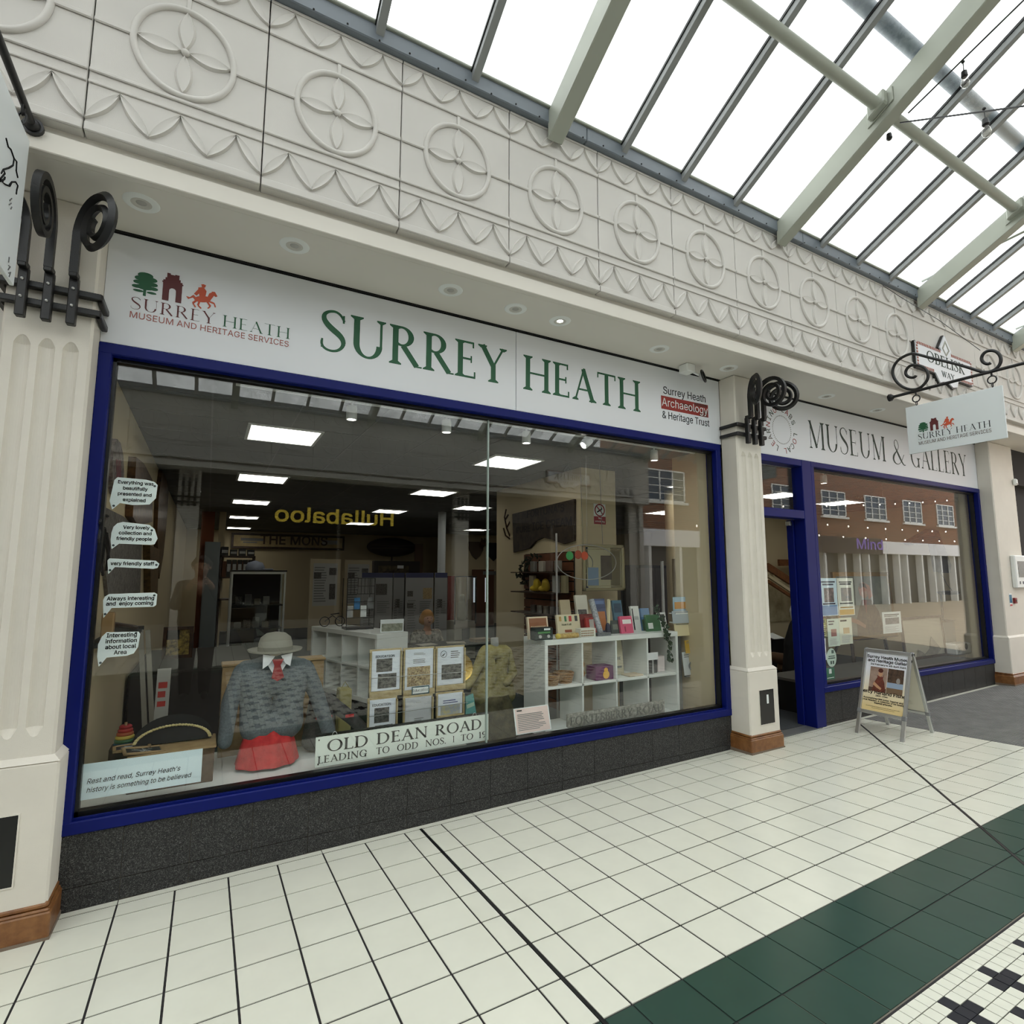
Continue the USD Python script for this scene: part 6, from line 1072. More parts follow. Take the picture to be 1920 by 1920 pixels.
bt = thing('brass_tray', 'round hammered brass tray behind the right end of the leaflet rack', 'tray', (at(868, 1252, .62)[0], .62, ZB_)); bc = at(862, 1252, .62); part(bt, 'disc', rot(lathe([(0, 0), (.10, .004), (.112, .012), (.115, .004), (.10, -.006), (0, -.008)], (0, 0, 0), 32), frame(bc, (1, 0, 0), (0, .25, 1))), mat('brass', lin(188, 158, 84), .25, metal=1.0, bump=.8, bs=90), smooth=50); part(bt, 'stand', bx(bc[0] - .04, bc[0] + .04, .62, .68, ZB_, bc[2] - .02), BLACKP)
# --- desk and the seated woman
dk = thing('desk', 'dark desk with papers in front of the seated woman', 'desk', (3.3, 4.1, ZFL)); zd = at(860, 1208, 4.0)[2]; x0, x1 = at(778, 1205, 4.0)[0], at(960, 1205, 4.0)[0]; part(dk, 'top', bx(x0, x1, 3.9, 4.5, zd - .04, zd, .004), BLACKM); part(dk, 'leg', [bx(a, a + .05, b, b + .05, ZFL, zd - .04) for a in (x0, x1 - .05) for b in (3.92, 4.44)], BLACKP)
for k, (u, c_, lab) in enumerate(((800, (190, 186, 176), 'loose white papers at the left of the desk'), (855, (176, 170, 156), 'tilted open folder on the desk'), (900, (150, 130, 108), 'pinkish brown bundle on the desk'))):
    xx = at(u, 1200, 4.15)[0]; t = thing(('paper_stack', 'folder', 'bundle')[k], lab, ('papers', 'folder', 'bundle')[k], (xx, 4.15, zd)); part(t, 'sheet', rot(bx(xx - .14, xx + .14, 4.05, 4.25, zd + .001, zd + (.01, .012, .05)[k], .003), turn((.2, -.3, .1)[k], (0, 0, 1), (xx, 4.15, zd)) @ turn((0, .0, 0)[k], (0, 1, 0), (xx, 4.15, zd))), flat(*c_))
hx, hz_ = at(802, 1160, 4.85)[0], at(802, 1160, 4.85)[2]; B_ = lambda x, y, z: np.array([hx + x, 4.85 + y, hz_ + z])
wm = thing('person', 'seated person with fair hair and a black and white patterned top at the desk', 'person', (hx, 4.9, ZFL))
sk_ = mat('skin', lin(196, 150, 122), .6); LEO = mat('leopard_cloth', lin(196, 190, 178), .9, col2=lin(30, 30, 32), vs=24); LEO = T_['leopard_cloth']
part(wm, 'body', bones([((B_(0, 0, 0), .085), (B_(0, -.015, -.06), .065)), ((B_(0, 0, -.06), .05), (B_(0, .02, -.17), .055)), ((B_(-.17, .03, -.24), .06), (B_(.17, .03, -.24), .06)), ((B_(0, .02, -.17), .06), (B_(0, .03, -.26), .10)), ((B_(-.1, .04, -.3), .10), (B_(-.1, .06, -.62), .11)), ((B_(.1, .04, -.3), .10), (B_(.1, .06, -.62), .11)), ((B_(-.1, .06, -.62), .11), (B_(.1, .06, -.62), .11)), ((B_(-.1, .05, -.64), .10), (B_(-.12, -.36, -.66), .075)), ((B_(.1, .05, -.64), .10), (B_(.12, -.36, -.66), .075)), ((B_(-.12, -.36, -.66), .07), (B_(-.12, -.38, -1.0), .05)), ((B_(.12, -.36, -.66), .07), (B_(.12, -.38, -1.0), .05)), ((B_(-.012, -.085, -.02), .015), (B_(.0, -.095, -.03), .012)), ((B_(.083, .0, -.01), .016), (B_(.085, .01, -.03), .014)), ((B_(-.083, .0, -.01), .016), (B_(-.085, .01, -.03), .014))], .03, 5), sk_, smooth=True)
part(wm, 'patterned_top', bones([((B_(-.17, .03, -.24), .075), (B_(.17, .03, -.24), .075)), ((B_(-.1, .04, -.3), .12), (B_(-.1, .06, -.62), .125)), ((B_(.1, .04, -.3), .12), (B_(.1, .06, -.62), .125)), ((B_(0, .04, -.3), .12), (B_(0, .06, -.62), .125)), ((B_(-.19, .03, -.25), .06), (B_(-.26, -.02, -.48), .055)), ((B_(.19, .03, -.25), .06), (B_(.26, -.02, -.48), .055)), ((B_(-.26, -.02, -.48), .052), (B_(-.14, -.27, -.52), .042)), ((B_(.26, -.02, -.48), .052), (B_(.12, -.27, -.52), .042))], .03, 6), LEO, smooth=True)
part(wm, 'trousers', bones([((B_(-.1, .05, -.64), .125), (B_(-.12, -.36, -.66), .09)), ((B_(.1, .05, -.64), .125), (B_(.12, -.36, -.66), .09)), ((B_(-.12, -.36, -.66), .085), (B_(-.12, -.38, -1.02), .065)), ((B_(.12, -.36, -.66), .085), (B_(.12, -.38, -1.02), .065)), ((B_(-.1, .05, -.64), .12), (B_(.1, .05, -.64), .12))], .04, 5), BLACKM, smooth=True)
part(wm, 'hair', bones([((B_(0, .03, .05), .10), (B_(-.05, .05, -.02), .08)), ((B_(0, .03, .05), .10), (B_(.05, .05, -.02), .08)), ((B_(-.05, .05, -.02), .08), (B_(.05, .05, -.02), .08))], .03, 4), mat('fair_hair', lin(186, 140, 84), .7), smooth=True)
for s in (-1, 1):
    h0 = B_(s * .13, -.28, -.525); ch = [((h0, .03), (h0 + [-s * .02, -.06, 0], .032))]
    for f in range(4): b = h0 + [s * (.028 - .019 * f) - s * .01, -.075, .0]; ch += [((h0 + [0, -.04, 0], .02), (b, .011)), ((b, .010), (b + [-s * .01, -.035 - .008 * (f in (1, 2)), -.006], .008))]
    ch += [((h0 + [-s * .02, -.02, 0], .012), (h0 + [-s * .05, -.05, -.004], .009))]; part(wm, 'hand', bones(ch, .012, 3), sk_, smooth=True)
part(wm, 'face_features', [sph(B_(x, -.078, .012), (.011, .006, .006), 1) for x in (-.03, .03)] + [sph(B_(0, -.078, -.055), (.022, .006, .005), 1)], mat('face_dark', lin(90, 50, 44), .6))
chr_ = thing('chair', 'dark office chair under the seated person', 'chair', (hx, 5.0, ZFL)); sz = hz_ - .76; part(chr_, 'seat', bx(hx - .23, hx + .23, 4.70, 5.12, sz - .05, sz - .0, .02), BLACKM); part(chr_, 'backrest', bx(hx - .2, hx + .2, 5.10, 5.15, sz + .1, sz + .5, .02), BLACKM); part(chr_, 'post', cyl((hx, 4.92, ZFL + .02), (hx, 4.92, sz - .04), .03), BLACKP); part(chr_, 'foot', [cyl((hx, 4.92, ZFL + .03), (hx + .26 * math.cos(a), 4.92 + .26 * math.sin(a), ZFL + .02), .02, 6) for a in np.arange(5) * 1.2566], BLACKP)
cl1 = thing('column', 'pale round column behind the seated person', 'column', (4, 6.5, ZFL), kind='structure'); x0, x1 = at(820, 1100, 6.6)[0], at(834, 1100, 6.6)[0]; part(cl1, 'shaft', cyl(((x0 + x1) / 2, 6.6, ZFL), ((x0 + x1) / 2, 6.6, 2.9), (x1 - x0) / 2, 20), mat('column_grey', lin(190, 196, 200), .6), smooth=60)
rdp = thing('red_display', 'dark red curtain panel right of the display boards', 'panel', (4.3, 6.4, ZFL)); x0, x1, za, zb = rect(838, 1080, 853, 1200, 6.6); part(rdp, 'panel', bx(x0, x1, 6.6, 6.64, ZFL, zb), mat('curtain_red', lin(120, 44, 40), .8))
vit = thing('vitrine', 'glass topped vitrine with a pale figure inside, left of the far door', 'display case', (4.8, 6.2, ZFL)); x0, x1, za, zb = rect(853, 1080, 892, 1170, 6.0); part(vit, 'base', bx(x0, x1, 6, 6.4, ZFL, za + .05), mat('vitrine_grey', lin(150, 148, 136), .6)); part(vit, 'frame', [bx(a - .01, a + .01, b - .01, b + .01, za, zb) for a in (x0, x1) for b in (6.0, 6.4)] + [bx(x0, x1, 5.99, 6.01, zb - .02, zb)], BLACKP); part(vit, 'glass', bx(x0, x1, 6.0, 6.005, za + .05, zb), CLEAR); fgx = x0 + (x1 - x0) * .55; part(vit, 'figure', bones([((np.array([fgx, 6.2, za + .12]), .1), (np.array([fgx, 6.2, za + .36]), .08)), ((np.array([fgx, 6.2, za + .36]), .06), (np.array([fgx, 6.2, za + .5]), .055))], .03, 4), mat('figure_pale', lin(170, 168, 150), .8), smooth=True); part(vit, 'grille', bx(x0 + (x1 - x0) * .35, x0 + (x1 - x0) * .7, 5.98, 6.0, .3, za - .08), BLACKP)
# --- the sign wall, pillar and what hangs there
pw = thing('wall_pillar', 'cream pillar with a return wall inside the right part of the long window', 'pillar', (4.3, 1.5, ZFL), kind='structure'); part(pw, 'pillar', bx(4.02, 4.535, 1.5, 3.6, ZFL, 2.9), WALL)
XS = 4.015
icx = thing('ice_cream_sign', "old dark wooden shop board lettered Fortuna's Pure Ice Cream on the side of the pillar", 'sign', (XS, 2.2, 1.95)); FXS = frame([XS, 0, 0], [0, -1, 0], [0, 0, 1]); wp = lambda pts: Polygon([(-atx(u, v, XS)[1], atx(u, v, XS)[2]) for u, v in pts])
part(icx, 'board', ext(wp([(964, 964), (1080, 936), (1080, 1014), (1060, 1020), (1038, 1012), (1022, 1008), (1008, 1014), (996, 1028), (966, 1036)]), .03, FXS), mat('old_board', lin(66, 54, 42), .7, col2=lin(40, 32, 26), vs=10))
for s, u0, v0, u1, v1, h in (("FORTUNA'S", 988, 972, 1058, 957, .09), ('PURE', 968, 1000, 994, 996, .08), ('ICE CREAM', 998, 994, 1072, 985, .10)): a, b = atx(u0, v0, XS - .033), atx(u1, v1, XS - .033); z = (a[2] + b[2]) / 2; part(icx, 'lettering', sans_at(s, h, (XS - .031, a[1], z), (XS - .031, b[1], z), bold=True), mat('faded_letter', lin(22, 20, 20), .7))
nsx0, nsx1, nsa, nsb = rect(1113, 945, 1135, 983, 1.5); ns = thing('no_smoking_sign', 'white and red no smoking sign on the cream pillar', 'sign', ((nsx0 + nsx1) / 2, 1.5, nsa)); w, h = nsx1 - nsx0, nsb - nsa; cx_, cz_ = (nsx0 + nsx1) / 2, nsa + h * .69; part(ns, 'plate', plate(nsx0, nsx1, nsa, nsb, 1.5, .004), PAPER); part(ns, 'red_plate', plate(nsx0, nsx1, nsa, nsa + h * .38, 1.496, .001), flat(150, 36, 48))
rr_ = w * .43; part(ns, 'prohibition_ring', ext(Point(0, 0).buffer(rr_).difference(Point(0, 0).buffer(rr_ * .82)).union(LineString([(-.62 * rr_, .62 * rr_), (.62 * rr_, -.62 * rr_)]).buffer(rr_ * .08)), .001, FY(1.4955, cx_, cz_)), flat(140, 30, 40)); part(ns, 'cigarette', [ext(LineString([(-.45 * rr_, -.3 * rr_), (.4 * rr_, .2 * rr_)]).buffer(rr_ * .1), .0008, FY(1.4955, cx_, cz_)), ext(LineString([(.42 * rr_, .3 * rr_), (.3 * rr_, .6 * rr_)]).buffer(rr_ * .05), .0008, FY(1.4955, cx_, cz_))], INK)
for s, f in (('No', .25), ('smoking', .1)): part(ns, 'lettering', sans_c(s, h * .09, (cx_, 1.4945, nsa + h * f), sq=1.2), WHITE)
mr = thing('hanging_mirror', 'gold framed mirror hanging by wires in front of the cream pillar', 'mirror', (4.0, 1.1, 1.4)); ym = 1.15; x0, x1, za, zb = rect(1093, 1021, 1171, 1108, ym); MIRR = mat('mirror_glass', lin(214, 222, 222), .03, metal=1.0)
part(mr, 'glass', bx(x0 + .03, x1 - .03, ym, ym + .01, za + .03, zb - .03), MIRR); GF = mat('pale_gold', lin(168, 160, 128), .35, metal=.5); part(mr, 'frame', [bx(x0, x1, ym - .012, ym + .02, za, za + .035, .006), bx(x0, x1, ym - .012, ym + .02, zb - .035, zb, .006), bx(x0, x0 + .035, ym - .012, ym + .02, za, zb, .006), bx(x1 - .035, x1, ym - .012, ym + .02, za, zb, .006)], GF); part(mr, 'inner_slip', [bx(x0 + .05, x1 - .05, ym - .006, ym, za + .05, za + .058), bx(x0 + .05, x1 - .05, ym - .006, ym, zb - .058, zb - .05), bx(x0 + .05, x0 + .058, ym - .006, ym, za + .05, zb - .05), bx(x1 - .058, x1 - .05, ym - .006, ym, za + .05, zb - .05)], GF)
part(mr, 'wire', [cyl(((x0 + x1) / 2, ym + .02, zb), (x0 + (x1 - x0) * .5, 1.2, 2.9), .003, 5), cyl((x0 + .02, ym + .02, zb), (x0 + .02, 1.2, 2.9), .002, 5)], GRY)
part(mr, 'tower_print', plate(x0 + (x1 - x0) * .42, x0 + (x1 - x0) * .68, za + .12, zb - .12, ym - .001, .001), mat('sepia', lin(92, 84, 74), .5, col2=lin(60, 54, 48), vs=8)); part(mr, 'leaflet', plate(x0 + .05, x0 + (x1 - x0) * .36, za + .06, za + (zb - za) * .5, ym - .002, .001), flat(110, 130, 150))
ow = thing('oval_hoop', 'thin oval wire hoop with coloured paper cut-outs hanging before the mirror', 'hoop', (3.4, .9, 1.5)); oc, orx = at(1100, 1050, .95), None; a0_, a1_ = at(1044, 1052, .95), at(1155, 1056, .95); rx_, rz2 = (a1_[0] - a0_[0]) / 2, (at(1100, 1018, .95)[2] - at(1100, 1083, .95)[2]) / 2; oc = (a0_ + a1_) / 2; part(ow, 'hoop', tube(np.c_[oc[0] + rx_ * np.cos(_a), 0 * _a + .95, oc[2] + rz2 * np.sin(_a)], .005, 6, closed=True), ALU); part(ow, 'thread', cyl((oc[0], .95, oc[2] + rz2), (oc[0], .95, 2.9), .0015, 4), ALU)
for u, v, c_ in ((1068, 1042, (64, 150, 84)), (1084, 1040, (150, 62, 40)), (1096, 1042, (190, 76, 44))): q2 = at(u, v, .95); part(ow, 'paper_cut_out', [ext(Point(0, 0).buffer(.045, 3), .002, FY(.95, q2[0], q2[2])), cyl((q2[0], .951, q2[2]), (q2[0], .951, oc[2] + rz2 * math.sqrt(max(0, 1 - ((q2[0] - oc[0]) / rx_) ** 2))), .0015, 4)], flat(*c_))
# --- merchandise wall left of the pillar
XM = 4.0
sw = thing('slat_wall', 'brown slatted shop display wall on the side of the pillar below the old board', 'display wall', (XM, 2.2, ZFL)); ya, yb = atx(1078, 1090, XM)[1] + .02, atx(985, 1090, XM)[1]; z1_ = 1.93
SLB = mat('slat_brown', lin(112, 66, 36), .6, col2=lin(84, 46, 24), vs=8)
for k in range(16):
    z = ZFL + (z1_ - ZFL) * k / 16; part(sw, 'slat', bx(XM - .02, XM, ya, yb, z + .007, z + (z1_ - ZFL) / 16 - .007), SLB)
part(sw, 'back_board', bx(XM, XM + .015, ya, yb, ZFL, z1_), BLACKM)
XI = XM - .12; zsh = [atx(1020, v, XI)[2] for v in (1072, 1110, 1150)]
for z in zsh: part(sw, 'shelf', bx(XM - .24, XM - .02, ya + .03, yb - .03, z - .015, z - .001), DKW)
for k, (u, c_, lab, j) in enumerate(((1000, (120, 118, 112), 'grey folded cloth', 0), (1016, (170, 164, 150), 'spotted toy', 0), (1030, (110, 90, 80), 'striped bag', 0), (1046, (130, 126, 116), 'small packet', 0), (998, (186, 176, 150), 'white ornament', 1), (1008, (206, 176, 50), 'yellow soft toy', 1), (1024, (196, 168, 60), 'second yellow soft toy', 1), (1042, (176, 176, 170), 'patterned grey card', 1), (1058, (160, 150, 118), 'pale card with a leaf', 1), (1000, (90, 84, 76), 'dark mug', 2), (1012, (110, 106, 98), 'grey mug', 2), (1024, (120, 112, 100), 'beige mug', 2), (1036, (96, 92, 88), 'dark grey mug', 2), (1048, (128, 120, 108), 'pale mug', 2))):
    yy = atx(u, 1090, XI)[1]; z = zsh[j]; h = (.13, .2, .1)[j]
    t = thing('merchandise', lab + ' on the slatted display wall', 'shop item', (XI, yy, z), 'items on the slatted wall')
    part(t, 'body', lathe([(0, z), (.035, z), (.037, z + .09), (.03, z + .09), (.028, z + .02), (0, z + .02)], (XI, yy, 0), 12) if j == 2 else bones([((np.array([XI, yy, z + .06]), .055), (np.array([XI - .03, yy - .03, z + .12]), .045)), ((np.array([XI - .03, yy + .03, z + .045]), .04), (np.array([XI - .05, yy + .05, z + .04]), .03))], .03, 3) if 'yellow' in lab else bx(XI - .02, XI + .03, yy - .05, yy + .05, z, z + h, .006), flat(*c_), smooth=40 if j == 2 or 'yellow' in lab else False)
gl = thing('leaf_garland', 'dark leafy garland down the left edge of the slatted wall', 'garland', (3.86, atx(984, 1080, 3.86)[1], 1.3)); gp = [atx(*p, 3.86) for p in ((1000, 1044), (990, 1052), (984, 1062), (981, 1078), (986, 1094))]; part(gl, 'stem', tube(gp, .006, 5), DKW); lv = []
for k in range(70):
    s = rnd.random() * 3.999; i = int(s); p = gp[i] + (gp[i + 1] - gp[i]) * (s - i) + np.array([rnd.gauss(0, .04), rnd.gauss(0, .02) - .02, rnd.gauss(0, .03)]); lv.append(rot(leaf((-.035, 0), (.035, 0), .03, .006, 0, 5), trimesh.transformations.euler_matrix(rnd.uniform(-1, 1), rnd.uniform(0, 6.3), rnd.uniform(-1, 1))).apply_translation(p))
part(gl, 'leaves', lv, mat('garland_green', lin(36, 44, 32), .7), kind='stuff')
for k, (u, vt, y, w, c_, lab, nm) in enumerate(((1043, 1000, 1.2, .022, (170, 166, 164), 'thin pale pole in front of the slatted wall', 'pole'), (1241, 1052, 1.6, .04, (206, 208, 206), 'thin white post between the pillar and the round columns', 'pole'))):
    p = at(u, vt, y); t = thing(nm, lab, 'pole', (p[0], y, ZFL)); part(t, 'pole', cyl((p[0], y, ZFL), p, w / 2, 10), flat(*c_), smooth=60); part(t, 'base', cyl((p[0], y, ZFL), (p[0], y, ZFL + .02), .12, 16), BLACKP)
hp_ = thing('red_black_toy', 'dark pot with red and black foliage beside the slatted wall', 'pot plant', (at(960, 1150, 3.6)[0], 3.6, .9)); pp = at(958, 1158, 4.9); part(hp_, 'stand', bx(pp[0] - .22, pp[0] + .25, 4.75, 5.1, ZFL, pp[2] - .1), BLACKM); part(hp_, 'pot', lathe([(0, pp[2] - .1), (.09, pp[2] - .1), (.12, pp[2] + .05), (.1, pp[2] + .05), (0, pp[2])], (pp[0], 4.9, 0), 16), flat(70, 34, 32)); part(hp_, 'leaf', [rot(leaf((0, 0), (.26, 0), .08, .01, 0, 6), trimesh.transformations.euler_matrix(rnd.uniform(-.5, .5), -rnd.uniform(.6, 2.5), rnd.uniform(-.5, .5))).apply_translation([pp[0], 4.9, pp[2] + .05]) for _ in range(7)], BLACKP)
# right of the pillar: pale round columns, dark figures, posters
for k, (u0, u1, vt, vb, y, lab) in enumerate(((1250, 1268, 960, 1140, 2.3, 'narrow cream column in the right of the long window'), (1262, 1300, 1048, 1140, 1.9, 'wide cream drum column behind the leaflet stand'))):
    a, b = at(u0, 1050, y)[0], at(u1, 1050, y)[0]; t = thing('round_column', lab, 'column', ((a + b) / 2, y, ZFL), kind='structure'); zt2 = at(u0, vt, y)[2] if k else 2.9; part(t, 'shaft', cyl(((a + b) / 2, y, ZFL), ((a + b) / 2, y, zt2), (b - a) / 2 * .8, 24), WALL, smooth=60)
dg = thing('dark_cabinet', 'tall dark display cabinet behind the narrow cream column', 'cabinet', (6.2, 3.8, ZFL)); x0, x1, za, zb = rect(1192, 1060, 1262, 1150, 3.8); part(dg, 'body', bx(x0, x1, 3.8, 4.2, ZFL, zb), BLACKM); part(dg, 'label', plate(*rect(1197, 1108, 1205, 1120, 3.79)[:2], *rect(1197, 1108, 1205, 1120, 3.79)[2:], 3.795, .003), PAPER); part(dg, 'door', [bx(x0 + .02, (x0 + x1) / 2 - .01, 3.78, 3.8, .3, zb - .05), bx((x0 + x1) / 2 + .01, x1 - .02, 3.78, 3.8, .3, zb - .05)], mat('cab_door', lin(46, 38, 32), .5))
sheet('wall_poster', 'large white poster behind the leaflet stand at the right end of the long window', 'poster', (1281, 1070, 1299, 1108), 1.5, PAPER, .004, lines(.15, .85, .3, .9, 5, LGR)); sheet('wall_poster', 'two small dark picture cards below the large white poster', 'poster', (1282, 1108, 1300, 1122), 1.5, flat(90, 78, 66), .004, [(.42, .0, .5, 1, PAPER)])
# --- track spots
def trk(x, y, z, label, tilt_=0.0):
    t = thing('track_spot', label, 'spotlight', (x, y, ZC), 'white track spotlights'); M = turn(tilt_, (0, 1, 0), (x, y, z + .10))
    part(t, 'stem', cyl((x, y, z + .08), (x, y, ZC), .008, 8), WHITE); part(t, 'can', rot(lathe([(.0, z + .10), (.032, z + .10), (.037, z + .09), (.038, z), (.032, z), (.032, z + .02), (0, z + .02)], (x, y, 0), 20), M), WHITE, smooth=40); part(t, 'lamp', rot(lathe([(0, z + .006), (.030, z + .006), (.030, z + .01)], (x, y, 0), 16), M), SPOT); return t
YT = .31; tz_ = lambda u, v: at(u, v, YT)
p = tz_(659, 787); s0 = trk(p[0], YT, p[2], 'white track spotlight above the S of the long sign')
for u, v, lab in ((837, 812, 'white track spotlight just left of the glazing joint'), (987, 836, 'white track spotlight just right of the glazing joint'), (1227, 870, 'white track spotlight at the right end of the long window'), (1545, 911, 'white track spotlight in the right hand window')):
    q = tz_(u, v); dup(s0, (q[0], YT, ZC), lab)
q = tz_(1107, 845); trk(q[0], YT, q[2], 'white track spotlight tilted sideways, second from the right', .9)
tr = thing('light_track', 'thin white ceiling track carrying the spotlights', 'light track', (2.5, YT, ZC - .01)); part(tr, 'track', bx(.4, 8.5, YT - .012, YT + .012, ZC - .012, ZC - .0005), WHITE)
# --- right hand room: stairs, coats, easel
part(thing('stair_wall', 'cream wall behind the staircase', 'wall', (9.4, 3.2, ZFL), kind='structure'), 'wall_panel', bx(7.6, 11.4, 3.2, 3.3, ZFL, 2.9), WALL)
MAPM = mat('map_paper', lin(196, 184, 150), .9, col2=lin(150, 138, 108), vs=3)
sheet('wall_map', 'faded map print on the wall below the stair rail, seen through the doorway', 'map', (at(1443, 1120, 3.15)[0], at(1503, 1120, 3.15)[0], at(1470, 1165, 3.15)[2], at(1470, 1088, 3.15)[2]), 3.17, MAPM, .01)
stc = thing('staircase', 'staircase with brown wooden rails behind the doorway', 'staircase', (9.0, 2.8, ZFL)); RW = mat('rail_brown', lin(128, 82, 46), .5, col2=lin(96, 56, 30), vs=12)
def rail(u0, v0, u1, v1, y, w, h): a, b = at(u0, v0, y), at(u1, v1, y); M = frame(a, b - a, (0, 1, 0)); return rot(bx(0, np.linalg.norm(b - a), -w / 2, w / 2, -h / 2, h / 2, .004), M)
part(stc, 'handrail', [rail(1438, 1062, 1560, 1140, 2.7, .05, .13)], RW); part(stc, 'stringer', [rail(1440, 1080, 1560, 1160, 2.72, .04, .05)], WALL); part(stc, 'lower_rail', [rail(1440, 1090, 1560, 1168, 2.74, .04, .06)], RW); part(stc, 'landing_rail', [rail(1460, 1055, 1492, 1055, 3.0, .05, .12), rail(1492, 1055, 1512, 1068, 3.0, .05, .12)], RW)
part(stc, 'baluster', [cyl(at(u, v, 2.71), at(u, v + 16, 2.73), .02, 8) for u, v in ((1450, 1072), (1480, 1092), (1510, 1112), (1540, 1131))], WALL)
# coats
cr = thing('coat_stand', 'black coat stand just inside the open doorway', 'coat stand', (at(1497, 1180, 1.5)[0], 1.5, ZFL)); cx0 = at(1505, 1180, 1.5); ct = at(1505, 1137, 1.5); part(cr, 'post', cyl((cx0[0], 1.5, ZFL), ct, .015, 8), BLACKP); part(cr, 'arm', [cyl(ct + [a, 0, 0], ct + [0, 0, -.0], .01, 6) for a in (-.2, .2)] + [cyl(ct + [a, 0, 0], ct + [0, 0, -.12], .008, 6) for a in (-.12, .12)], BLACKP); part(cr, 'foot', [bx(cx0[0] - .25, cx0[0] + .25, 1.48, 1.52, ZFL, ZFL + .03), bx(cx0[0] - .02, cx0[0] + .02, 1.25, 1.75, ZFL, ZFL + .03)], BLACKP)
for k, (u, v0, v1, y, w, m, lab, nm) in enumerate(((1492, 1172, 1330, 1.3, .15, mat('coat_black', lin(18, 19, 22), .9), 'long black coat hanging in the doorway', 'coat'), (1500, 1185, 1300, 1.42, .13, mat('coat_navy', lin(24, 26, 38), .9), 'dark navy coat behind the black coat', 'coat'), (1487, 1135, 1165, 1.4, .05, mat('cloth_white', lin(196, 200, 198), .8), 'white cloth hanging above the black coat', 'cloth'))):
    a, b = at(u, v0, y), at(u + 4, v1, y); b[2] = max(b[2], .18); t = thing(nm, lab, 'clothes', (a[0], y, b[2])); part(t, 'body', bones([((a, w * .55), (a + (b - a) * .35 + [-.02, 0, 0], w)), ((a + (b - a) * .35, w), (b + [0, 0, w], w * 1.15))], .04, 5), m, smooth=True)
    part(t, 'hanger', tube([a + [0, 0, w * .5], a + [0, 0, w * .5 + .05]], .004, 5), ALU)
lc = thing('lectern', 'black stand with white papers on it at the left of the doorway', 'stand', (at(1457, 1190, 1.6)[0], 1.6, ZFL)); q = at(1452, 1195, 2.3); part(lc, 'body', bx(q[0] - .22, q[0] + .16, 2.2, 2.6, ZFL, q[2] - .02), BLACKM); part(lc, 'papers', rot(bx(q[0] - .12, q[0] + .14, 2.22, 2.44, q[2] - .02, q[2] - .01), turn(.3, (1, 0, 0), (q[0], 2.22, q[2] - .02))), PAPER)
part(thing('brown_bag', 'brown bag hanging low behind the black coat', 'bag', (at(1458, 1235, 2.0)[0], 2.0, .4)), 'bag', bones([((at(1450, 1232, 2.0), .08), (at(1470, 1236, 2.0), .09)), ((at(1470, 1236, 2.0), .09), (at(1466, 1252, 2.0), .07))], .03, 4), mat('bag_brown', lin(92, 66, 40), .7), smooth=True)
# easel painting and framed print in the right window
ye = 1.0; x0, x1, za, zb = at(1571, 1130, ye)[0], at(1676, 1130, ye)[0], at(1620, 1192, ye)[2], at(1620, 1074, ye)[2]
pt = sheet('portrait_painting', 'gold framed portrait of a seated woman in brown on an easel in the right window', 'painting', (x0 + .05, x1 - .05, za, zb - .05), ye, mat('canvas_grey', lin(134, 136, 124), .6, col2=lin(92, 96, 88), vs=3), .02, lean=.06, edge=(GOLD, .06))
Wp, Hp = x1 - x0 - .1, zb - za - .05; MP = frame((x0 + .05, ye, za), (1, 0, 0), (0, math.sin(.06), math.cos(.06)))
for nm, q, m, d in (('coat', [(.28, 0), (.30, .28), (.44, .60), (.62, .60), (.74, .40), (.82, 0)], mat('p_brown', lin(92, 74, 60), .6, col2=lin(64, 50, 42), vs=18), .0015), ('scarf', [(.40, .80), (.50, .90), (.62, .84), (.66, .66), (.58, .60), (.56, .74), (.46, .74), (.42, .66)], mat('p_scarf', lin(150, 92, 72), .6), .0025), ('face', [(.44, .66), (.43, .78), (.49, .82), (.56, .78), (.56, .66), (.50, .61)], mat('p_face', lin(150, 112, 92), .6), .002), ('hair', [(.42, .78), (.44, .88), (.54, .88), (.57, .78), (.5, .82)], mat('p_hair', lin(66, 46, 36), .6), .003), ('hand', [(.16, .26), (.34, .18), (.44, .12), (.46, .17), (.34, .26), (.18, .32)], mat('p_face', (0, 0, 0)), .003), ('lapel', [(.46, .60), (.50, .36), (.54, .60)], mat('p_red', lin(124, 62, 54), .6), .002)):
    part(pt, nm + '_paint', ext(Polygon([(a * Wp, b * Hp) for a, b in q]), .0006, MP @ np.array([[1,0,0,0],[0,1,0,0],[0,0,1,d],[0,0,0,1.]])), m)
es_ = thing('easel', 'dark wooden easel under the gold framed portrait', 'easel', ((x0 + x1) / 2, ye, ZFL)); part(es_, 'leg', [cyl((x0 + .30, ye + .02, za), (x0 + .28, ye - .02, ZFL), .022, 6), cyl((x1 - .30, ye + .02, za), (x1 - .26, ye - .02, ZFL), .022, 6), cyl(((x0 + x1) / 2, ye + .08, zb - .2), ((x0 + x1) / 2, ye + .7, ZFL), .02, 6)], DKW); part(es_, 'ledge', bx(x0 + .05, x1 - .05, ye - .06, ye + .02, za - .045, za - .0405 + .001, .002), DKW)
sheet('framed_print', 'dark framed print of grey leaves leaning in the right window', 'picture', (1697, 1168, 1770, 1238), .6, mat('print_cream', lin(170, 164, 144), .6), .015, [], edge=(DKW, .035), lean=.05, z0=.497)
x0, x1, za, zb = rect(1697, 1168, 1770, 1238, .6); fpn = [p for p in WORLD.GetChildren() if p.GetName() == 'framed_print'][0]
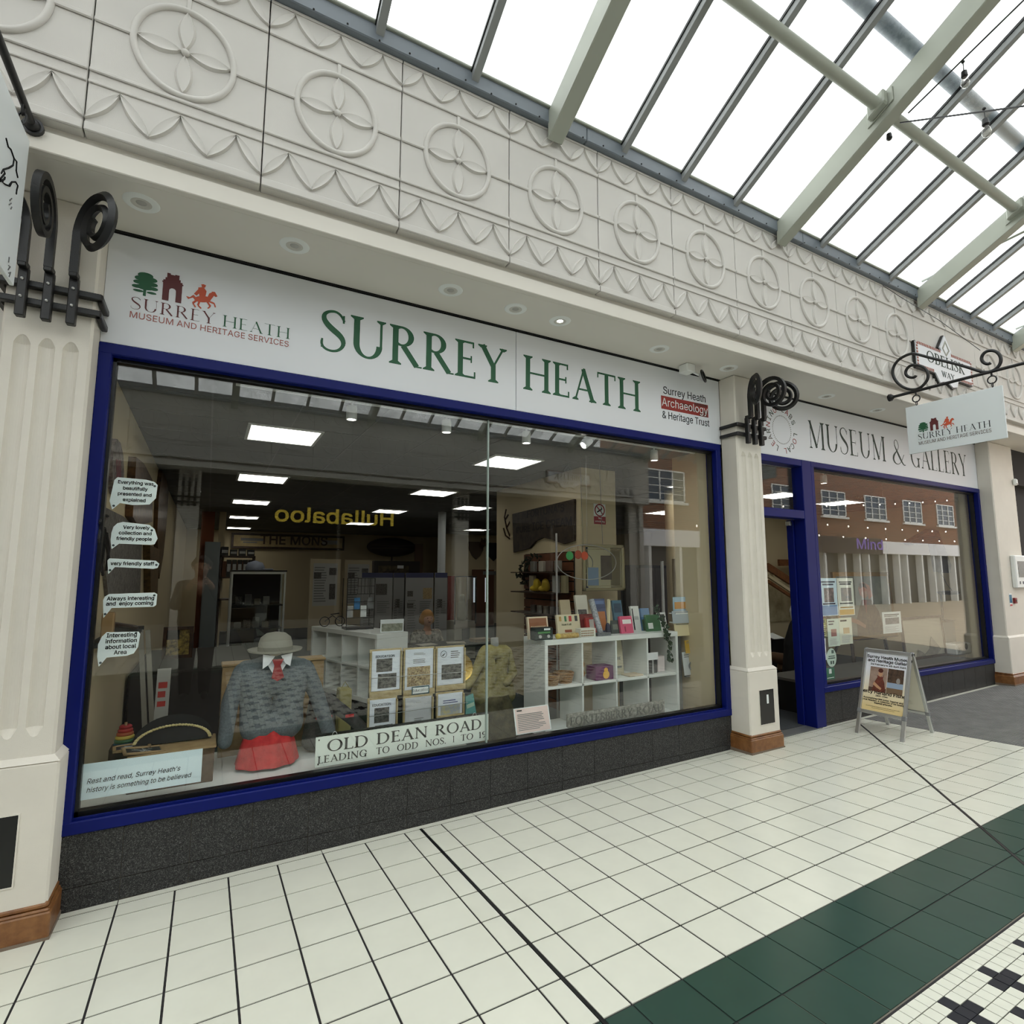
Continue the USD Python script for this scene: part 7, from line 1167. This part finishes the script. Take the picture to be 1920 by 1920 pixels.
part(fpn, 'leaf_print', [ext(Polygon([(x0 + (x1 - x0) * a, za + (zb - za) * b) for a, b in q]), .001, FY(.597)) for q in ([(.45, .15), (.6, .3), (.66, .62), (.74, .5), (.9, .25), (.78, .12)], [(.25, .1), (.3, .3), (.42, .22), (.5, .1)])], mat('leaf_grey', lin(112, 108, 98), .7, col2=lin(140, 134, 120), vs=14))
wb2 = thing('display_plinth', 'low dark display plinth along the bottom of the right window', 'plinth', (8.5, .6, ZFL)); part(wb2, 'top', bx(6.3, 10.1, .2, .9, .43, .46), mat('plinth_dark', lin(84, 82, 76), .8)); part(wb2, 'side', bx(6.32, 10.08, .22, .88, ZFL, .43), BLACKM)
hb_ = thing('fan_heater', 'small white fan heater on the floor of the right window', 'heater', (at(1805, 1220, .5)[0], .5, .46)); x0, x1, za, zb = rect(1795, 1206, 1822, 1234, .5); part(hb_, 'case', bx(x0, x1, .5, .68, .46, zb, .02), WHITE); part(hb_, 'grille', [cyl(((x0 + x1) / 2 + .06, .502, .46 + .12), ((x0 + x1) / 2 + .06, .495, .46 + .12), .045, 20)], BLACKP); part(hb_, 'slot', [plate(x0 + .04 + .03 * k, x0 + .05 + .03 * k, .5, zb - .05, .501, .004) for k in range(3)], GRY)
cb = thing('grey_cabinet', 'pale grey green cabinet beside the framed print', 'cabinet', (at(1783, 1200, .8)[0], .8, .46)); x0, x1, za, zb = rect(1771, 1165, 1793, 1236, .72); part(cb, 'body', bx(x0, x1, .72, .88, .46, zb, .004), mat('cab_grey_green', lin(150, 160, 152), .5)); part(cb, 'top', bx(x0 - .01, x1 + .01, .71, .89, zb, zb + .015), DKW)
lp = thing('lamp_hood', 'large black angled parasol shape on a stand, put in for a reflection in the right window', 'lamp', (at(1745, 1050, .7)[0], .7, 1.2)); part(lp, 'hood', [ext(pix([(1690, 1018), (1735, 992), (1746, 996), (1770, 1060), (1768, 1074), (1750, 1072), (1740, 1020), (1700, 1022)], .7), .10, FY(.7))], mat('hood_black', lin(24, 24, 24), .7)); part(lp, 'cord', tube([at(1764, 1074, .68), at(1775, 1095, .68), at(1785, 1108, .68)], .005, 5), BLACKP); dz = at(1778, 1112, .68); part(lp, 'base_disc', lathe([(0, dz[2] - .03), (.12, dz[2] - .02), (.15, dz[2] + .01), (.1, dz[2] + .035), (0, dz[2] + .04)], (dz[0], .68, 0), 24), BLACKP, smooth=40); part(lp, 'stand', cyl((dz[0], .78, dz[2]), (dz[0], .78, .46), .015), BLACKP)  # solid shape added in place of a black parasol mirrored in the glass
exs = thing('exit_sign', 'green running man exit sign hanging in the right window', 'exit sign', (at(1622, 930, 1.3)[0], 1.3, 2.5)); x0, x1, za, zb = rect(1606, 921, 1638, 937, 1.3); part(exs, 'plate', bx(x0, x1, 1.3, 1.32, za, zb), flat(24, 78, 52)); part(exs, 'pictogram', [ext(LineString(q).buffer(.012), .001, FY(1.3, x0, za)) for q in ([(.06, .03), (.10, .07), (.09, .12)], [(.10, .07), (.14, .06), (.15, .02)], [(.05, .11), (.09, .12), (.14, .10)])] + [ext(Point(.105, .148).buffer(.014), .001, FY(1.3, x0, za)), ext(LineString([(.23, .13), (.23, .04)]).buffer(.01), .001, FY(1.3, x0, za)), ext(Polygon([(.205, .06), (.255, .06), (.23, .025)]), .001, FY(1.3, x0, za)), plate(.32, .38, .03, .14, 0, .001).apply_translation([x0, 1.2995, za])], flat(170, 200, 180)); part(exs, 'hanger', [cyl((x, 1.31, zb), (x, 1.31, ZC), .004, 5) for x in (x0 + .05, x1 - .05)], IRON)
# posters on the right hand glass
YP2 = YG + .006
def gp_(label, box, m, prints, y=YP2, texts=(), cat='poster'): return sheet('window_poster', label, cat, box, y, m, .0015, prints, texts)
HB = flat(40, 48, 70)
gp_('tall pale blue exhibition poster, upper left on the right window', (1537, 1084, 1570, 1155), flat(206, 226, 236), [(.05, .02, .95, .28, flat(96, 142, 190)), (.25, .36, .8, .74, mat('print_dog', lin(140, 116, 110), .5, col2=lin(60, 54, 54), vs=30)), (.12, .88, .9, .92, HB), (.18, .81, .8, .85, HB), (.15, .3, .85, .34, HB)])
gp_('tall cream and yellow exhibition poster beside the pale blue one', (1571, 1084, 1601, 1154), flat(226, 228, 214), [(.05, .02, .95, .16, flat(198, 158, 54)), (.2, .38, .85, .74, mat('print_landscape', lin(150, 132, 116), .5, col2=lin(96, 110, 116), vs=20)), (.12, .88, .9, .91, INK), (.15, .82, .85, .86, INK), (.1, .31, .9, .34, INK), (.1, .2, .9, .23, flat(150, 120, 50))])
gp_('pale green notice below the blue poster', (1552, 1160, 1574, 1212), flat(206, 220, 206), [(.28, .36, .75, .62, mat('print_red_small', lin(150, 92, 84), .5)), (.1, .88, .6, .93, HB), (.1, .78, .5, .83, HB)] + lines(.15, .9, .05, .3, 6, LGR))
gp_('pale cream notice below the yellow poster', (1574, 1158, 1598, 1208), flat(216, 220, 200), [(.3, .4, .78, .62, mat('print_tan_small', lin(190, 164, 120), .5)), (.1, .86, .6, .92, INK)] + lines(.15, .9, .05, .34, 6, LGR))
gp_('yellow green leaflet beside the door jamb', (1535, 1160, 1550, 1197), flat(128, 138, 56), [(.2, .78, .8, .95, flat(60, 70, 40))] + lines(.1, .9, .1, .7, 6, flat(200, 204, 150)))
gp_('small black bordered tag between the leaflet and the notice', (1545, 1177, 1552, 1196), flat(60, 62, 50), [(.15, .1, .85, .9, flat(128, 128, 84))])
gp_('tall narrow white notice beside the door jamb', (1537, 1197, 1549, 1238), flat(226, 226, 234), lines(.1, .9, .3, .9, 5, LGR))
ovp = at(1559, 1233, YP2); ovs = thing('window_sticker', 'pale oval sticker on the right window', 'sticker', (ovp[0], YP2, ovp[2] - .1)); hw = (at(1568.5, 1233, YP2)[0] - at(1550, 1233, YP2)[0]) / 2; hh = (at(1559, 1216, YP2)[2] - at(1559, 1251, YP2)[2]) / 2
part(ovs, 'oval', ext(affinity.scale(Point(0, 0).buffer(1, 16), hw, hh), .0015, FY(YP2, ovp[0], ovp[2])), flat(196, 216, 204)); part(ovs, 'print', [ext(sbox(hw * a, hh * b, hw * c, hh * d), .0008, FY(YP2 - .0015, ovp[0], ovp[2])) for a, b, c, d in ((.05, .45, .5, .8), (-.6, .1, .65, .2), (-.7, -.12, .7, .0), (-.3, -.7, .0, -.35), (.15, -.7, .45, -.35))], flat(60, 84, 76))
gs = gp_('square green sticker low on the right window', (1549, 1252, 1565, 1274), flat(40, 112, 84), [(.35, .5, .65, .9, PAPER), (.1, .12, .9, .17, PAPER)], cat='sticker')
gp_('white sticker with red edges low beside the door jamb', (1540, 1241, 1549, 1276), flat(214, 214, 206), [(0, .92, 1, 1, flat(150, 44, 44)), (0, 0, 1, .14, flat(176, 48, 52)), (.3, .6, .7, .72, INK), (.3, .4, .7, .5, INK)], cat='sticker')
gp_('white poster with one dark picture hanging in front of the portrait', (1655, 1147, 1690, 1187), flat(214, 222, 218), [(.14, .42, .88, .72, mat('print_grey', lin(110, 112, 116), .5, col2=lin(56, 60, 66), vs=30)), (.1, .85, .9, .89, INK), (.1, .78, .8, .81, INK)] + lines(.1, .9, .06, .34, 5, LGR), y=.30)
part([p for p in WORLD.GetChildren() if p.GetName().startswith('window_poster')][-1], 'string', cyl((at(1672, 1147, .3)[0], .301, at(1672, 1147, .3)[2]), (at(1672, 1147, .3)[0], .301, ZC), .0015, 4), GRY)
# --- the person taking the photograph (behind the lens, seen only reflected in the glass)
fx, fy = .24, -3.98; gz = fz(fx, fy); Q = lambda x, y, z: np.array([fx + x, fy + y, gz + z])
pp_ = thing('person', 'person in dark clothes with raised hands, seen only as a reflection in the glass', 'person', (fx, fy, gz)); SKN = mat('skin', (0, 0, 0))
J = [((Q(0, 0, 1.58), .088), (Q(0, .02, 1.50), .066)), ((Q(0, 0, 1.5), .055), (Q(0, 0, 1.38), .06)), ((Q(-.17, 0, 1.34), .065), (Q(.17, 0, 1.34), .065)), ((Q(0, 0, 1.38), .06), (Q(0, 0, 1.28), .12))]
part(pp_, 'body', bones(J + [((Q(s * .19, 0, 1.34), .055), (Q(s * .24, .08, 1.12), .045)) for s in (-1, 1)] + [((Q(s * .24, .08, 1.12), .042), (Q(s * .10, .27, 1.36), .032)) for s in (-1, 1)] + [((Q(0, .09, 1.565), .02), (Q(0, .10, 1.55), .016)), ((Q(.09, 0, 1.57), .018), (Q(.09, .01, 1.55), .014)), ((Q(-.09, 0, 1.57), .018), (Q(-.09, .01, 1.55), .014))], .025, 6), SKN, smooth=True)
CB = mat('coat_dark', lin(34, 34, 36), .9)
part(pp_, 'coat', bones([((Q(-.17, 0, 1.33), .08), (Q(.17, 0, 1.33), .08)), ((Q(-.1, 0, 1.28), .13), (Q(-.09, 0, .92), .13)), ((Q(.1, 0, 1.28), .13), (Q(.09, 0, .92), .13)), ((Q(-.09, 0, .92), .14), (Q(.09, 0, .92), .14))] + [b for s in (-1, 1) for b in (((Q(s * .2, 0, 1.33), .07), (Q(s * .25, .08, 1.11), .06)), ((Q(s * .25, .08, 1.11), .058), (Q(s * .13, .22, 1.31), .045)))], .03, 6), CB, smooth=True)
part(pp_, 'trousers', bones([((Q(-.09, 0, .88), .125), (Q(-.1, .01, .48), .085)), ((Q(-.1, .01, .48), .085), (Q(-.1, 0, .08), .06)), ((Q(.09, 0, .88), .125), (Q(.1, .01, .48), .085)), ((Q(.1, .01, .48), .085), (Q(.1, 0, .08), .06)), ((Q(-.09, 0, .88), .12), (Q(.09, 0, .88), .12))], .03, 6), mat('trousers_black', lin(22, 22, 24), .9), smooth=True)
part(pp_, 'shoe', [bones([((Q(s * .1, -.04, .045), .045), (Q(s * .11, .14, .035), .036))], .02, 4) for s in (-1, 1)], BLACKP, smooth=True)
part(pp_, 'hair', bones([((Q(0, -.02, 1.62), .098), (Q(0, -.05, 1.55), .085)), ((Q(-.05, -.03, 1.6), .07), (Q(.05, -.03, 1.6), .07))], .03, 4), mat('hair_dark', lin(46, 36, 30), .7), smooth=True)
part(pp_, 'face_features', [sph(Q(x, .082, 1.595), (.011, .006, .006), 1) for x in (-.03, .03)] + [sph(Q(0, .078, 1.52), (.022, .006, .005), 1)], mat('face_dark', (0, 0, 0)))
for s in (-1, 1):
    h0 = Q(s * .085, .29, 1.385); ch = [((Q(s * .11, .26, 1.35), .028), (h0, .03))]
    for f in range(4): b = h0 + [-s * .018, .02, -.02 + .022 * f]; ch += [((h0, .02), (b, .010)), ((b, .0095), (b + [-s * .03, .012, 0], .008))]
    ch += [((h0 + [0, -.01, .01], .014), (h0 + [-s * .04, -.015, .03], .009))]; part(pp_, 'hand', bones(ch, .012, 3), SKN, smooth=True)
